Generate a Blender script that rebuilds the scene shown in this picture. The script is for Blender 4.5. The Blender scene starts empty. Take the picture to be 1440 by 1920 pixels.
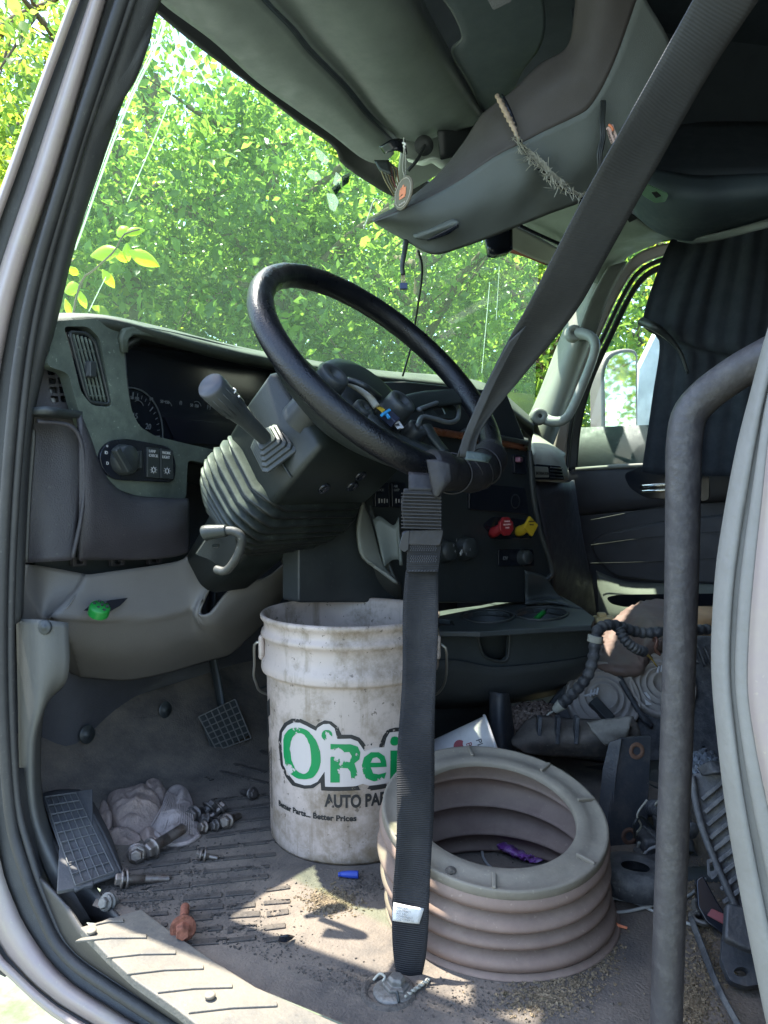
import bpy, bmesh, math, random
import numpy as np
from mathutils import Vector, Matrix
sc = bpy.context.scene
rad = math.radians
random.seed(7); RNG = np.random.default_rng(7)

# ------------------------------------------------------------------ camera
TH = rad(29); PIT = math.atan(48/1400)
HD = Vector((math.cos(TH), math.sin(TH), 0)); RT = Vector((math.sin(TH), -math.cos(TH), 0))
FW = HD*math.cos(PIT) - Vector((0, 0, 1))*math.sin(PIT); UP = RT.cross(FW)
CAM = Vector((0, 0, .587))
cd = bpy.data.cameras.new('camera'); cam = bpy.data.objects.new('camera', cd)
sc.collection.objects.link(cam); sc.camera = cam
cd.sensor_fit = 'VERTICAL'; cd.sensor_height = 36; cd.lens = 26.25
cd.clip_start = .02; cd.clip_end = 500
M = Matrix((RT, UP, -FW)).transposed().to_4x4(); M.translation = CAM; cam.matrix_world = M

# ------------------------------------------------------------------ world, sun, exposure
SUN = Vector((-.003, .385, 1)).normalized()          # towards the sun
w = bpy.data.worlds.new('World'); sc.world = w; w.use_nodes = True
nt = w.node_tree; bg = nt.nodes['Background']
sk = nt.nodes.new('ShaderNodeTexSky'); sk.sky_type = 'NISHITA'; sk.sun_disc = False
sk.sun_elevation = math.asin(SUN.z); sk.sun_rotation = math.atan2(SUN.x, SUN.y)
nt.links.new(sk.outputs[0], bg.inputs[0]); bg.inputs[1].default_value = .15
sd = bpy.data.lights.new('sun', 'SUN'); sd.energy = 3.4; sd.angle = rad(.6); sd.color = (1, .95, .84)
so = bpy.data.objects.new('sun', sd); sc.collection.objects.link(so)
so.rotation_euler = SUN.to_track_quat('Z', 'Y').to_euler(); so.location = (0, 0, 20)
sc.view_settings.view_transform = 'Standard'; sc.view_settings.look = 'None'
sc.view_settings.exposure = 2.5; sc.view_settings.gamma = 1
cy = sc.cycles; cy.use_denoising = True; cy.max_bounces = 8; cy.diffuse_bounces = 4
cy.transparent_max_bounces = 16; cy.sample_clamp_indirect = 4; cy.caustics_reflective = False; cy.caustics_refractive = False

# ------------------------------------------------------------------ pixel -> place in the cab (photo pixels, metres)
def ray(px, py):
    v = FW + RT*((px-720)/1400) + UP*((960-py)/1400)
    return v/v.dot(HD)
def P(px, py, d): return CAM + ray(px, py)*d
def PX(px, py, x):
    v = ray(px, py); return CAM + v*(x/v.x)
def PY(px, py, y):
    v = ray(px, py); return CAM + v*(y/v.y)
def PZ(px, py, z=0.):
    v = ray(px, py); return CAM + v*((z-CAM.z)/v.z)
def plane_fn(p0, n):
    p0 = Vector(p0); n = Vector(n).normalized()
    def f(px, py, off=0.):
        v = ray(px, py); return CAM + v*((p0 + n*off - CAM).dot(n)/v.dot(n))
    f.n = n if n.dot(CAM-p0) > 0 else -n
    return f
FX = lambda x: plane_fn((x, 0, 0), (-1, 0, 0))
FY = lambda y: plane_fn((0, y, 0), (0, -1, 0))
FZ = lambda z: plane_fn((0, 0, z), (0, 0, 1))

# ------------------------------------------------------------------ materials
MT = {}
def mat(name, col, rough=.6, metal=0., bump=0., bscale=400., dust=0., dcol=(.33, .33, .28), var=.12, vscale=9., spec=.4,
        stain=None, stainamt=0., stscale=6., alpha_noise=None, transl=0., bands=None, dscale=14.):
    if name in MT: return MT[name]
    m = bpy.data.materials.new(name); m.use_nodes = True; MT[name] = m
    t = m.node_tree; N = t.nodes; L = t.links
    b = N['Principled BSDF']; out = N['Material Output']
    b.inputs['Roughness'].default_value = rough; b.inputs['Metallic'].default_value = metal
    b.inputs['Specular IOR Level'].default_value = spec
    tc = N.new('ShaderNodeTexCoord'); co = tc.outputs['Object']
    def noise(s, det=5, r=.6):
        n = N.new('ShaderNodeTexNoise'); n.inputs['Scale'].default_value = s
        n.inputs['Detail'].default_value = det; n.inputs['Roughness'].default_value = r
        L.new(co, n.inputs['Vector']); return n.outputs['Fac']
    def ramp(x, a, bb):
        r = N.new('ShaderNodeMapRange'); r.inputs[1].default_value = a; r.inputs[2].default_value = bb
        L.new(x, r.inputs[0]); return r.outputs[0]
    def ramp2(x, a, bb, c_, d_):
        r = N.new('ShaderNodeMapRange'); r.inputs[1].default_value = a; r.inputs[2].default_value = bb; r.inputs[3].default_value = c_; r.inputs[4].default_value = d_
        L.new(x, r.inputs[0]); return r.outputs[0]
    def mix(f, a, bb):
        x = N.new('ShaderNodeMix'); x.data_type = 'RGBA'
        if isinstance(f, float): x.inputs[0].default_value = f
        else: L.new(f, x.inputs[0])
        for s, i in ((a, 6), (bb, 7)):
            if isinstance(s, tuple): x.inputs[i].default_value = (*s[:3], 1)
            else: L.new(s, x.inputs[i])
        return x.outputs[2]
    def mul(a, bb):
        x = N.new('ShaderNodeMath'); x.operation = 'MULTIPLY'
        L.new(a, x.inputs[0])
        if isinstance(bb, float): x.inputs[1].default_value = bb
        else: L.new(bb, x.inputs[1])
        return x.outputs[0]
    lo = tuple(c*(1-var) for c in col); hi = tuple(min(1, c*(1+var)) for c in col)
    c = mix(ramp(noise(vscale), .35, .65), lo, hi)
    if stain:
        c = mix(mul(ramp(noise(stscale, 8, .72), .47, .68), float(stainamt)), c, stain)
    if name == 'bucket_plastic':
        mp = N.new('ShaderNodeMapping'); mp.inputs['Scale'].default_value = (34, 34, 3.2); L.new(co, mp.inputs['Vector'])
        nn = N.new('ShaderNodeTexNoise'); nn.inputs['Scale'].default_value = 1; nn.inputs['Detail'].default_value = 7; nn.inputs['Roughness'].default_value = .7; L.new(mp.outputs[0], nn.inputs['Vector'])
        c = mix(mul(ramp(nn.outputs['Fac'], .54, .68), .55), c, (.20, .15, .09))
        c = mix(mul(ramp(noise(95, 3, .6), .66, .70), .7), c, (.10, .08, .06))
        sz = N.new('ShaderNodeSeparateXYZ'); L.new(co, sz.inputs[0])
        zz = ramp2(sz.outputs[2], .0, .12, .8, 0.)
        c = mix(mul(zz, ramp(noise(30, 7, .7), .42, .62)), c, (.22, .165, .10))
    if dust == 0 and rough > .2: L.new(ramp2(noise(24, 6, .7), .3, .7, max(.05, rough-.12), min(1., rough+.15)), b.inputs['Roughness'])
    if dust > 0:
        g = N.new('ShaderNodeNewGeometry'); sx = N.new('ShaderNodeSeparateXYZ'); L.new(g.outputs['Normal'], sx.inputs[0])
        f = mul(ramp(sx.outputs[2], -.35, .9), ramp(noise(dscale, 9, .75), .3, .72))
        c = mix(mul(f, float(dust)), c, dcol)
        c = mix(mul(ramp(noise(170, 2, .5), .68, .72), .45*min(1., dust*1.5)), c, dcol)
        c = mix(mul(ramp(noise(2.7, 7, .7), .5, .62), .35*float(dust)), c, dcol)
        rr = N.new('ShaderNodeMapRange'); rr.inputs[3].default_value = rough; rr.inputs[4].default_value = .95
        L.new(mul(f, float(dust)), rr.inputs[0]); L.new(rr.outputs[0], b.inputs['Roughness'])
    L.new(c, b.inputs['Base Color'])
    if bump > 0:
        bn = N.new('ShaderNodeBump'); bn.inputs['Strength'].default_value = bump; bn.inputs['Distance'].default_value = .002
        if bands:
            wv = N.new('ShaderNodeTexWave'); wv.inputs['Scale'].default_value = bands[0]; wv.bands_direction = bands[1]
            L.new(co, wv.inputs['Vector']); L.new(wv.outputs['Fac'], bn.inputs['Height'])
        else: L.new(noise(bscale, 3, .5), bn.inputs['Height'])
        L.new(bn.outputs[0], b.inputs['Normal'])
    sh = b.outputs[0]
    if transl > 0:
        tr = N.new('ShaderNodeBsdfTranslucent'); L.new(c, tr.inputs[0])
        mx = N.new('ShaderNodeMixShader'); mx.inputs[0].default_value = transl
        L.new(sh, mx.inputs[1]); L.new(tr.outputs[0], mx.inputs[2]); sh = mx.outputs[0]
    if alpha_noise:
        tp = N.new('ShaderNodeBsdfTransparent'); mx = N.new('ShaderNodeMixShader')
        L.new(ramp(noise(alpha_noise[0], 6, .62), alpha_noise[1], alpha_noise[1]+.012), mx.inputs[0])
        L.new(sh, mx.inputs[1]); L.new(tp.outputs[0], mx.inputs[2]); sh = mx.outputs[0]
    L.new(sh, out.inputs[0])
    return m
GD = (.30, .32, .25)
m_trim = mat('grey_trim', (.14, .145, .13), .55, bump=.25, bscale=700, dust=.25, dcol=GD)
m_head = mat('headliner_vinyl', (.108, .125, .120), .5, bump=.12, bscale=250, var=.08)
m_headd = mat('headliner_dark', (.042, .055, .064), .6, bump=.12, bscale=250, var=.08)
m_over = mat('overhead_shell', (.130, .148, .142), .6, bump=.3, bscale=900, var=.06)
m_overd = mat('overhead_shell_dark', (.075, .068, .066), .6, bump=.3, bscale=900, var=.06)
m_blk = mat('black_plastic', (.024, .028, .030), .42, bump=.15, bscale=600, dust=.08, dcol=GD)
m_blkg = mat('black_gloss', (.012, .014, .02), .12, var=.02)
m_rub = mat('rubber_seal', (.02, .02, .021), .5, bump=.2, bscale=300, dust=.22, dcol=(.2, .19, .17))
m_ptrim = mat('pillar_trim', (.036, .037, .038), .6, bump=.3, bscale=700, dust=.1)
m_white = mat('body_white', (.25, .205, .20), .35, dust=.4, dcol=(.40, .37, .26), var=.05, stain=(.3, .27, .2), stainamt=.35, stscale=25)
m_dash = mat('dash_dusty', (.055, .068, .058), .6, bump=.3, bscale=600, dust=1., dcol=(.30, .35, .28), dscale=18)
m_bol = mat('bolster_plastic', (.034, .031, .037), .5, bump=.5, bscale=450, dust=.12, dcol=GD)
m_knee = mat('knee_panel_plastic', (.142, .132, .122), .5, bump=.2, bscale=500, dust=.1, dcol=(.2, .19, .17), var=.06)
m_kick = mat('kick_plastic', (.070, .070, .066), .5, bump=.25, bscale=600, var=.06, dust=.1)
m_wall = mat('footwell_carpet', (.058, .058, .064), .9, bump=.6, bscale=300)
m_col = mat('column_plastic', (.010, .013, .0125), .42, bump=.15, bscale=500, dust=.22, dcol=(.08, .10, .08))
m_bel = mat('bellows_rubber', (.006, .007, .007), .42, bump=.1, bscale=400, dust=.5, dcol=(.10, .118, .092), dscale=40)
m_leat = mat('wheel_leather', (.0045, .005, .0065), .33, bump=.45, bscale=380, var=.05, spec=.42)
m_tape = mat('cloth_tape', (.012, .011, .012), .55, bump=.4, bscale=150)
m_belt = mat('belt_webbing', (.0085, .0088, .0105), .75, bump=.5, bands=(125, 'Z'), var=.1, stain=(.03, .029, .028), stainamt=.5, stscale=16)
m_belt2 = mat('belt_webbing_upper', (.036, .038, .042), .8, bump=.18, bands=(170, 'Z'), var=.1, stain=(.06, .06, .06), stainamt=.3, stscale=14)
m_steel = mat('bolt_steel', (.20, .175, .155), .42, metal=.75, stain=(.10, .06, .04), stainamt=.8, stscale=60, bump=.2, bscale=300)
m_rust = mat('rusty_steel', (.20, .075, .045), .85, bump=.8, bscale=260, var=.4, vscale=70)
m_buck = mat('bucket_plastic', (.56, .47, .415), .38, bump=.05, bscale=60, var=.08, stain=(.19, .14, .08), stainamt=.9, stscale=12, transl=.28)
m_green = mat('green_ink', (.0, .20, .055), .45, alpha_noise=(30, .565), var=.05)
m_inkw = mat('white_ink', (.46, .41, .38), .45, var=.03)
m_ink = mat('black_ink', (.018, .018, .018), .5, alpha_noise=(28, .575), var=.05)
m_ink2 = mat('black_ink_solid', (.02, .02, .02), .6)
m_print = mat('white_print', (.5, .5, .5), .6)
m_printd = mat('dim_print', (.16, .17, .18), .6)
m_hose = mat('dusty_hose_rubber', (.15, .10, .08), .75, dust=.8, dcol=(.30, .225, .17), dscale=9, bump=.3, bscale=120, var=.15, vscale=14)
m_hring = mat('dusty_hose_ring', (.16, .14, .11), .72, dust=.8, dcol=(.29, .255, .19), dscale=10, stain=(.10, .085, .065), stainamt=.5, stscale=16, bump=.3, bscale=150, var=.12)
m_sill = mat('scuff_plate_plastic', (.085, .083, .078), .6, bump=.4, bscale=200, dust=.7, dcol=(.24, .205, .15), stain=(.08, .07, .06), stainamt=.35, stscale=30)
m_bar = mat('grab_bar_coating', (.036, .034, .037), .5, bump=.5, bscale=160, stain=(.10, .095, .09), stainamt=.4, stscale=70, var=.1)
m_worn = mat('worn_jamb', (.165, .16, .15), .6, bump=.5, bscale=120, stain=(.15, .145, .135), stainamt=.6, stscale=22)
m_rag = mat('dirty_glove_cloth', (.30, .225, .185), .95, bump=1., bscale=280, stain=(.12, .095, .08), stainamt=.8, stscale=22, var=.2)
m_cuff = mat('dirty_cuff_knit', (.33, .27, .24), .95, bump=.8, bscale=220, stain=(.17, .14, .12), stainamt=.7, stscale=26, var=.15)
m_red = mat('red_plastic', (.25, .018, .022), .4, var=.1)
m_yel = mat('yellow_plastic', (.50, .33, .02), .4, var=.08)
m_lime = mat('green_plastic', (.012, .18, .03), .35)
m_blue = mat('blue_plastic', (.02, .05, .30), .4)
m_dirt = mat('sandy_dirt', (.17, .13, .08), .95, bump=1., bscale=500, var=.35, vscale=120)
m_dirtd = mat('grey_dirt', (.09, .078, .065), .95, bump=1., bscale=500, var=.35, vscale=120)
m_door = mat('door_vinyl', (.050, .049, .056), .5, bump=.3, bscale=500)
m_beige = mat('passenger_trim', (.22, .225, .195), .55, bump=.15, bscale=500, var=.06)
m_curt = mat('curtain_fabric', (.010, .012, .018), .85, bump=.3, bscale=500)
m_wire = mat('cable_grey', (.30, .30, .28), .6)
m_wood = mat('wood_disc', (.14, .12, .085), .7, bump=.2, bscale=200)
m_orange = mat('orange_print', (.62, .20, .10), .7)
m_wht = mat('white_plastic', (.65, .63, .6), .45, stain=(.3, .28, .24), stainamt=.3, stscale=40)
m_pap = mat('paper_label', (.60, .52, .45), .8)
m_tan = mat('torn_insulation', (.42, .32, .24), .95, bump=1, bscale=300, var=.25, vscale=80)
m_fib = mat('frayed_fibre', (.34, .33, .27), .95)
m_brown = mat('brown_leatherette', (.15, .105, .085), .55, bump=.4, bscale=60, var=.2, vscale=12)
m_modd = mat('dusty_black_module', (.028, .031, .037), .5, bump=.6, bscale=200, dust=.85, dcol=(.15, .15, .145), dscale=35, stain=(.13, .13, .125), stainamt=.7, stscale=35)
m_brack = mat('black_bracket', (.032, .036, .042), .45, bump=.4, bscale=200, stain=(.10, .09, .08), stainamt=.5, stscale=30)
m_bark = mat('bark', (.13, .095, .065), .9, bump=1, bscale=40, var=.25)
m_purple = mat('purple_foil', (.18, .05, .25), .35, stain=(.6, .55, .6), stainamt=.8, stscale=40)
m_card = mat('pinkish_card', (.42, .30, .26), .7)
m_conv = mat('console_plastic', (.042, .048, .048), .48, bump=.2, bscale=500, dust=.3, dcol=(.14, .17, .15))
m_conl = mat('console_base_plastic', (.045, .048, .045), .5, bump=.25, bscale=500, dust=.15, dcol=(.2, .22, .19))
m_metalw = mat('primer_sheet_metal', (.50, .55, .5), .5, var=.05)
m_wood2 = mat('wood_trim', (.16, .06, .03), .3, var=.3, vscale=30)

m_shelf = mat('shelf_plastic', (.045, .062, .078), .6, bump=.1, bscale=300, var=.05)
m_shelfd = mat('shelf_dark', (.036, .046, .058), .7, var=.05)
def leaf_mat(name, a, b_):
    m = bpy.data.materials.new(name); m.use_nodes = True; t = m.node_tree; N = t.nodes; L = t.links
    b = N['Principled BSDF']; b.inputs['Roughness'].default_value = .3
    g = N.new('ShaderNodeNewGeometry')
    at = N.new('ShaderNodeMix'); at.data_type = 'RGBA'; at.inputs[6].default_value = (*a, 1); at.inputs[7].default_value = (*b_, 1)
    L.new(g.outputs['Random Per Island'], at.inputs[0]); L.new(at.outputs[2], b.inputs['Base Color'])
    hs = N.new('ShaderNodeHueSaturation'); hs.inputs['Value'].default_value = 3.2; hs.inputs['Hue'].default_value = .475
    L.new(at.outputs[2], hs.inputs['Color'])
    tr = N.new('ShaderNodeBsdfTranslucent'); L.new(hs.outputs[0], tr.inputs[0])
    mx = N.new('ShaderNodeMixShader'); mx.inputs[0].default_value = .5
    L.new(b.outputs[0], mx.inputs[1]); L.new(tr.outputs[0], mx.inputs[2]); L.new(mx.outputs[0], N['Material Output'].inputs[0])
    return m
m_leaf = leaf_mat('leaf_green', (.03, .095, .015), (.14, .245, .035))
m_leaf2 = leaf_mat('leaf_bright', (.08, .18, .016), (.19, .24, .024))
m_shoot = leaf_mat('shoot_leaf', (.17, .30, .025), (.32, .40, .035))
m_leafs = mat('stray_leaf', (.09, .16, .015), .45)

def glass_mat(name, tint, dust, gloss, dc=(.50, .82, .55)):  # dust layer, tinted green to add a haze of reflections and glass tint
    m = bpy.data.materials.new(name); m.use_nodes = True; t = m.node_tree; N = t.nodes; L = t.links
    N.remove(N['Principled BSDF'])
    tp = N.new('ShaderNodeBsdfTransparent'); tp.inputs[0].default_value = (*tint, 1)
    df = N.new('ShaderNodeBsdfDiffuse'); df.inputs[0].default_value = (*dc, 1)
    tl = N.new('ShaderNodeBsdfTranslucent'); tl.inputs[0].default_value = (*dc, 1)
    ad = N.new('ShaderNodeMixShader'); ad.inputs[0].default_value = .5; L.new(df.outputs[0], ad.inputs[1]); L.new(tl.outputs[0], ad.inputs[2])
    tc = N.new('ShaderNodeTexCoord'); no = N.new('ShaderNodeTexNoise'); no.inputs['Scale'].default_value = 5; no.inputs['Detail'].default_value = 9
    no.inputs['Roughness'].default_value = .7; L.new(tc.outputs['Object'], no.inputs['Vector'])
    mr = N.new('ShaderNodeMapRange'); mr.inputs[1].default_value = .3; mr.inputs[2].default_value = .75
    mr.inputs[3].default_value = dust*.75; mr.inputs[4].default_value = dust*1.25; L.new(no.outputs['Fac'], mr.inputs[0])
    m1 = N.new('ShaderNodeMixShader'); L.new(mr.outputs[0], m1.inputs[0]); L.new(tp.outputs[0], m1.inputs[1]); L.new(ad.outputs[0], m1.inputs[2])
    gl = N.new('ShaderNodeBsdfGlossy'); gl.inputs['Roughness'].default_value = .03
    m2 = N.new('ShaderNodeMixShader'); m2.inputs[0].default_value = gloss; L.new(m1.outputs[0], m2.inputs[1]); L.new(gl.outputs[0], m2.inputs[2])
    L.new(m2.outputs[0], N['Material Output'].inputs[0]); return m
m_glass = glass_mat('windshield_glass', (.80, .97, .82), .042, .03)
m_dglass = glass_mat('door_glass', (.86, .95, .9), .10, .04)
m_streak = glass_mat('glass_streak', (.9, .97, .92), .30, .0, (.80, .88, .82))
m_resid = glass_mat('glue_residue', (.9, .95, .92), .13, .0, (.80, .88, .82))
m_lens = glass_mat('lamp_lens', (.8, .85, .82), .5, .2)

# ------------------------------------------------------------------ mesh helpers
def link(o, parent=None):
    sc.collection.objects.link(o)
    if parent: o.parent = parent
    return o
def tag(o, label=None, cat=None, group=None, kind=None):
    if label: o['label'] = label
    if cat: o['category'] = cat
    if group: o['group'] = group
    if kind: o['kind'] = kind
    return o
def thing(name, label, cat, group=None, loc=(0, 0, 0)):
    o = bpy.data.objects.new(name, None); o.location = loc; o.empty_display_size = .05
    link(o); tag(o, label, cat, group); o['_loc'] = 0; del o['_loc']
    return o
def put(name, verts, faces, m, parent=None, smooth=True, bevel=0, solid=0, sub=0, off=-1, seg=2, recalc=True):
    me = bpy.data.meshes.new(name); me.from_pydata([tuple(v) for v in verts], [], faces)
    if recalc:
        bm = bmesh.new(); bm.from_mesh(me); bmesh.ops.recalc_face_normals(bm, faces=bm.faces); bm.to_mesh(me); bm.free()
    ms = m if isinstance(m, (list, tuple)) else [m]
    for x in ms: me.materials.append(x)
    me.polygons.foreach_set('use_smooth', [smooth]*len(me.polygons))
    o = bpy.data.objects.new(name, me)
    if parent:
        link(o, parent)
        w_ = Matrix.Identity(4); q = parent
        while q: w_ = q.matrix_basis @ w_; q = q.parent
        o.matrix_basis = w_.inverted()
    else: link(o)
    if solid:
        s = o.modifiers.new('s', 'SOLIDIFY'); s.thickness = solid; s.offset = off
    if bevel:
        b = o.modifiers.new('b', 'BEVEL'); b.width = bevel; b.segments = seg; b.limit_method = 'ANGLE'; b.angle_limit = rad(35)
        try: b.harden_normals = True
        except Exception: pass
    if sub:
        s = o.modifiers.new('u', 'SUBSURF'); s.levels = sub; s.render_levels = sub
    if smooth and bevel:
        pass
    return o
def origin_to(o, p):
    "move a top-level mesh's origin to p (its base)"
    p = Vector(p); o.data.transform(Matrix.Translation(-p)); o.location = p; return o
def cr(pts, n, closed=False):
    p = np.array([tuple(q) for q in pts], float); m = len(p)
    if m == 1: return np.repeat(p, n, 0)
    if m == 2 and not closed:
        t = np.linspace(0, 1, n)[:, None]; return p[0]*(1-t)+p[1]*t
    if closed: q = np.vstack([p[-1], p, p[0], p[1]]); segs = m
    else: q = np.vstack([2*p[0]-p[1], p, 2*p[-1]-p[-2]]); segs = m-1
    L = np.linalg.norm(np.diff(np.vstack([p, p[:1]]) if closed else p, axis=0), axis=1); c = np.r_[0, np.cumsum(L)]
    s = np.linspace(0, c[-1], n, endpoint=not closed)
    i = np.clip(np.searchsorted(c, s, side='right')-1, 0, segs-1); t = ((s-c[i])/np.maximum(L[i], 1e-9))[:, None]
    a, b, d, e = q[i], q[i+1], q[i+2], q[i+3]
    return .5*((2*b)+(-a+d)*t+(2*a-5*b+4*d-e)*t*t+(-a+3*b-3*d+e)*t**3)
def grid_faces(nv, nu, cu=False, cv=False):
    f = []
    for j in range(nv if cv else nv-1):
        for i in range(nu if cu else nu-1):
            a = j*nu+i; b = j*nu+(i+1) % nu; c = ((j+1) % nv)*nu+(i+1) % nu; d = ((j+1) % nv)*nu+i
            f.append((a, b, c, d))
    return f
def patch(name, rows, m, parent=None, nu=40, nv=16, thick=.006, fn=None, off=-1, smooth=True, noise=0):
    R = [cr(r, nu) for r in rows]; R = np.array(R)
    G = np.stack([cr(R[:, i], nv) for i in range(nu)], 1)
    V = G.reshape(-1, 3)
    if noise: V = V + RNG.normal(size=V.shape)*noise
    o = put(name, V, grid_faces(nv, nu), m, parent, smooth, solid=thick, recalc=True, off=0)
    return o
def frames(p, closed=False):
    n = len(p); T = np.gradient(p, axis=0) if not closed else (np.roll(p, -1, 0)-np.roll(p, 1, 0))
    T /= np.maximum(np.linalg.norm(T, axis=1)[:, None], 1e-9)
    a = np.array([0, 0, 1.]) if abs(T[0][2]) < .9 else np.array([1., 0, 0])
    N_ = np.zeros_like(p); x = a - T[0]*a.dot(T[0]); x /= np.linalg.norm(x); N_[0] = x
    for i in range(1, n):
        x = N_[i-1]-T[i]*N_[i-1].dot(T[i]); N_[i] = x/max(np.linalg.norm(x), 1e-9)
    return T, N_, np.cross(T, N_)
def tube(name, pts, r, m, parent=None, n=40, seg=12, closed=False, flat=1., smooth=True, spline=True, rfn=None, up=None):
    p = cr(pts, n, closed) if spline else np.array([tuple(q) for q in pts]); n = len(p)
    T, A, B = frames(p, closed)
    if up is not None:
        u = np.array(up, float); A = u - T*(T@u)[:, None]; A /= np.linalg.norm(A, axis=1)[:, None]; B = np.cross(T, A)
    rr = np.interp(np.linspace(0, 1, n), np.linspace(0, 1, len(r)), r) if isinstance(r, (list, tuple)) else np.full(n, r)
    if rfn is not None: rr = rr*rfn(np.linspace(0, 1, n))
    a = np.linspace(0, 2*np.pi, seg, endpoint=False)
    V = p[:, None]+rr[:, None, None]*(np.cos(a)[None, :, None]*A[:, None]*flat+np.sin(a)[None, :, None]*B[:, None])
    F = grid_faces(n, seg, True, closed); V = V.reshape(-1, 3)
    if not closed: F += [tuple(range(seg))[::-1], tuple(range((n-1)*seg, n*seg))]
    return put(name, V, F, m, parent, smooth, recalc=False)
def lathe_data(prof, c, axis, seg=48, sx=1., x0=None):
    ax = Vector(axis).normalized()
    a = Vector(x0) if x0 else (Vector((0, 0, 1)) if abs(ax.z) < .9 else Vector((1, 0, 0)))
    a = (a-ax*a.dot(ax)).normalized(); b = ax.cross(a); c = Vector(c)
    V = []
    for r, h in prof:
        for k in range(seg):
            t = 2*math.pi*k/seg; V.append(c+ax*h+(a*math.cos(t)*sx+b*math.sin(t))*r)
    return V, grid_faces(len(prof), seg, True)
def lathe(name, prof, m, c, axis=(0, 0, 1), parent=None, seg=48, smooth=True, bevel=0, sx=1., x0=None):
    V, F = lathe_data(prof, c, axis, seg, sx, x0)
    return put(name, V, F, m, parent, smooth, recalc=True, bevel=bevel)
def bmjoin(name, items, m, parent=None, smooth=False, bevel=0, seg=2):
    V = []; F = []
    for v, f in items:
        o = len(V); V += list(v); F += [tuple(i+o for i in q) for q in f]
    return put(name, V, F, m, parent, smooth, bevel=bevel, seg=seg)
def boxd(c, ex, ey, ez, sx, sy, sz):
    c = Vector(c); ex, ey, ez = Vector(ex).normalized(), Vector(ey).normalized(), Vector(ez).normalized()
    V = [c+ex*(sx*i)+ey*(sy*j)+ez*(sz*k) for i in (-.5, .5) for j in (-.5, .5) for k in (-.5, .5)]
    return V, [(0, 1, 3, 2), (4, 6, 7, 5), (0, 4, 5, 1), (2, 3, 7, 6), (0, 2, 6, 4), (1, 5, 7, 3)]
def rounded(pts, r=6, n=4):
    "round the corners of a pixel polygon"
    out = []; m = len(pts)
    for i in range(m):
        a, b, c = (Vector(pts[i-1]), Vector(pts[i]), Vector(pts[(i+1) % m]))
        ra = min(r, (a-b).length*.45); rc = min(r, (c-b).length*.45)
        s = b+(a-b).normalized()*ra; e = b+(c-b).normalized()*rc
        for k in range(n+1):
            t = k/n; out.append(tuple(s*(1-t)**2+b*2*t*(1-t)+e*t*t))
    return out
def plate(name, outer, pf, th, m, parent=None, holes=(), r=0, bevel=.0015, off=0., hr=None, smooth=False, dome=0, cuts=0):
    "a solid plate: pixel polygon on the plane pf, th metres thick away from the viewer"
    bm = bmesh.new(); E = []
    for k, lp in enumerate([outer]+list(holes)):
        lp = rounded(lp, r if k == 0 else (hr or r)) if r else lp
        vs = [bm.verts.new(pf(x, y, off)) for x, y in lp]
        E += [bm.edges.new((vs[i], vs[(i+1) % len(vs)])) for i in range(len(vs))]
    g = bmesh.ops.triangle_fill(bm, use_beauty=True, use_dissolve=False, edges=E)
    fs = [f for f in g['geom'] if isinstance(f, bmesh.types.BMFace)]
    bmesh.ops.dissolve_limit(bm, angle_limit=.01, verts=bm.verts, edges=bm.edges) if not holes else None
    ex = bmesh.ops.extrude_face_region(bm, geom=list(bm.faces))
    for v in [v for v in ex['geom'] if isinstance(v, bmesh.types.BMVert)]: v.co -= pf.n*th
    bmesh.ops.recalc_face_normals(bm, faces=bm.faces)
    V = [v.co.copy() for v in bm.verts]; bm.verts.index_update(); F = [tuple(v.index for v in f.verts) for f in bm.faces]; bm.free()
    return put(name, V, F, m, parent, False, bevel=bevel)
def text(name, s, m, O, ex, n, h, parent=None, ext=.0004, offset=0, align='LEFT', sxx=1., shear=0, space=1., wrap=None, bold=0, yal='BOTTOM_BASELINE'):
    cu = bpy.data.curves.new('t', 'FONT'); cu.body = s; cu.size = 1.; cu.extrude = 0; cu.offset = 0; cu.resolution_u = 4
    cu.align_x = align; cu.shear = shear; cu.space_character = space
    if wrap is None: cu.extrude = ext/h*.7
    cu.offset = (offset+bold)/(h*1.4)
    to = bpy.data.objects.new('t', cu); sc.collection.objects.link(to)
    dg = bpy.context.evaluated_depsgraph_get(); dg.update()
    me = bpy.data.meshes.new_from_object(to.evaluated_get(dg)); bpy.data.objects.remove(to); 
    k = h*1.4
    ex = Vector(ex).normalized(); n = Vector(n).normalized(); ey = n.cross(ex)
    if wrap:
        bm = bmesh.new(); bm.from_mesh(me)
        xs = [v.co.x for v in bm.verts]; x = min(xs); st = .05
        while x < max(xs):
            bmesh.ops.bisect_plane(bm, geom=list(bm.verts)+list(bm.edges)+list(bm.faces), plane_co=(x, 0, 0), plane_no=(1, 0, 0)); x += st
        bm.to_mesh(me); bm.free()
        for v in me.vertices: v.co = wrap(v.co.x*k*sxx, v.co.y*k)
    else:
        for v in me.vertices: v.co = Vector(O)+ex*(v.co.x*k*sxx)+ey*(v.co.y*k)+n*(v.co.z*k+ext)
    V = [v.co.copy() for v in me.vertices]; F = [tuple(p.vertices) for p in me.polygons]; bpy.data.meshes.remove(me)
    return put(name, V, F, m, parent, False, recalc=False)
def ptext(name, s, m, pf, x0, y0, x1, y1, hpx, parent=None, off=.001, **kw):
    O = pf(x0, y0, off); X = pf(x1, y1, off); h = (pf(x0, y0-hpx, off)-O).length
    kw.setdefault('ext', .0005)
    o = text(name, s, m, O, X-O, pf.n, h, parent, **kw)
    return o

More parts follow.
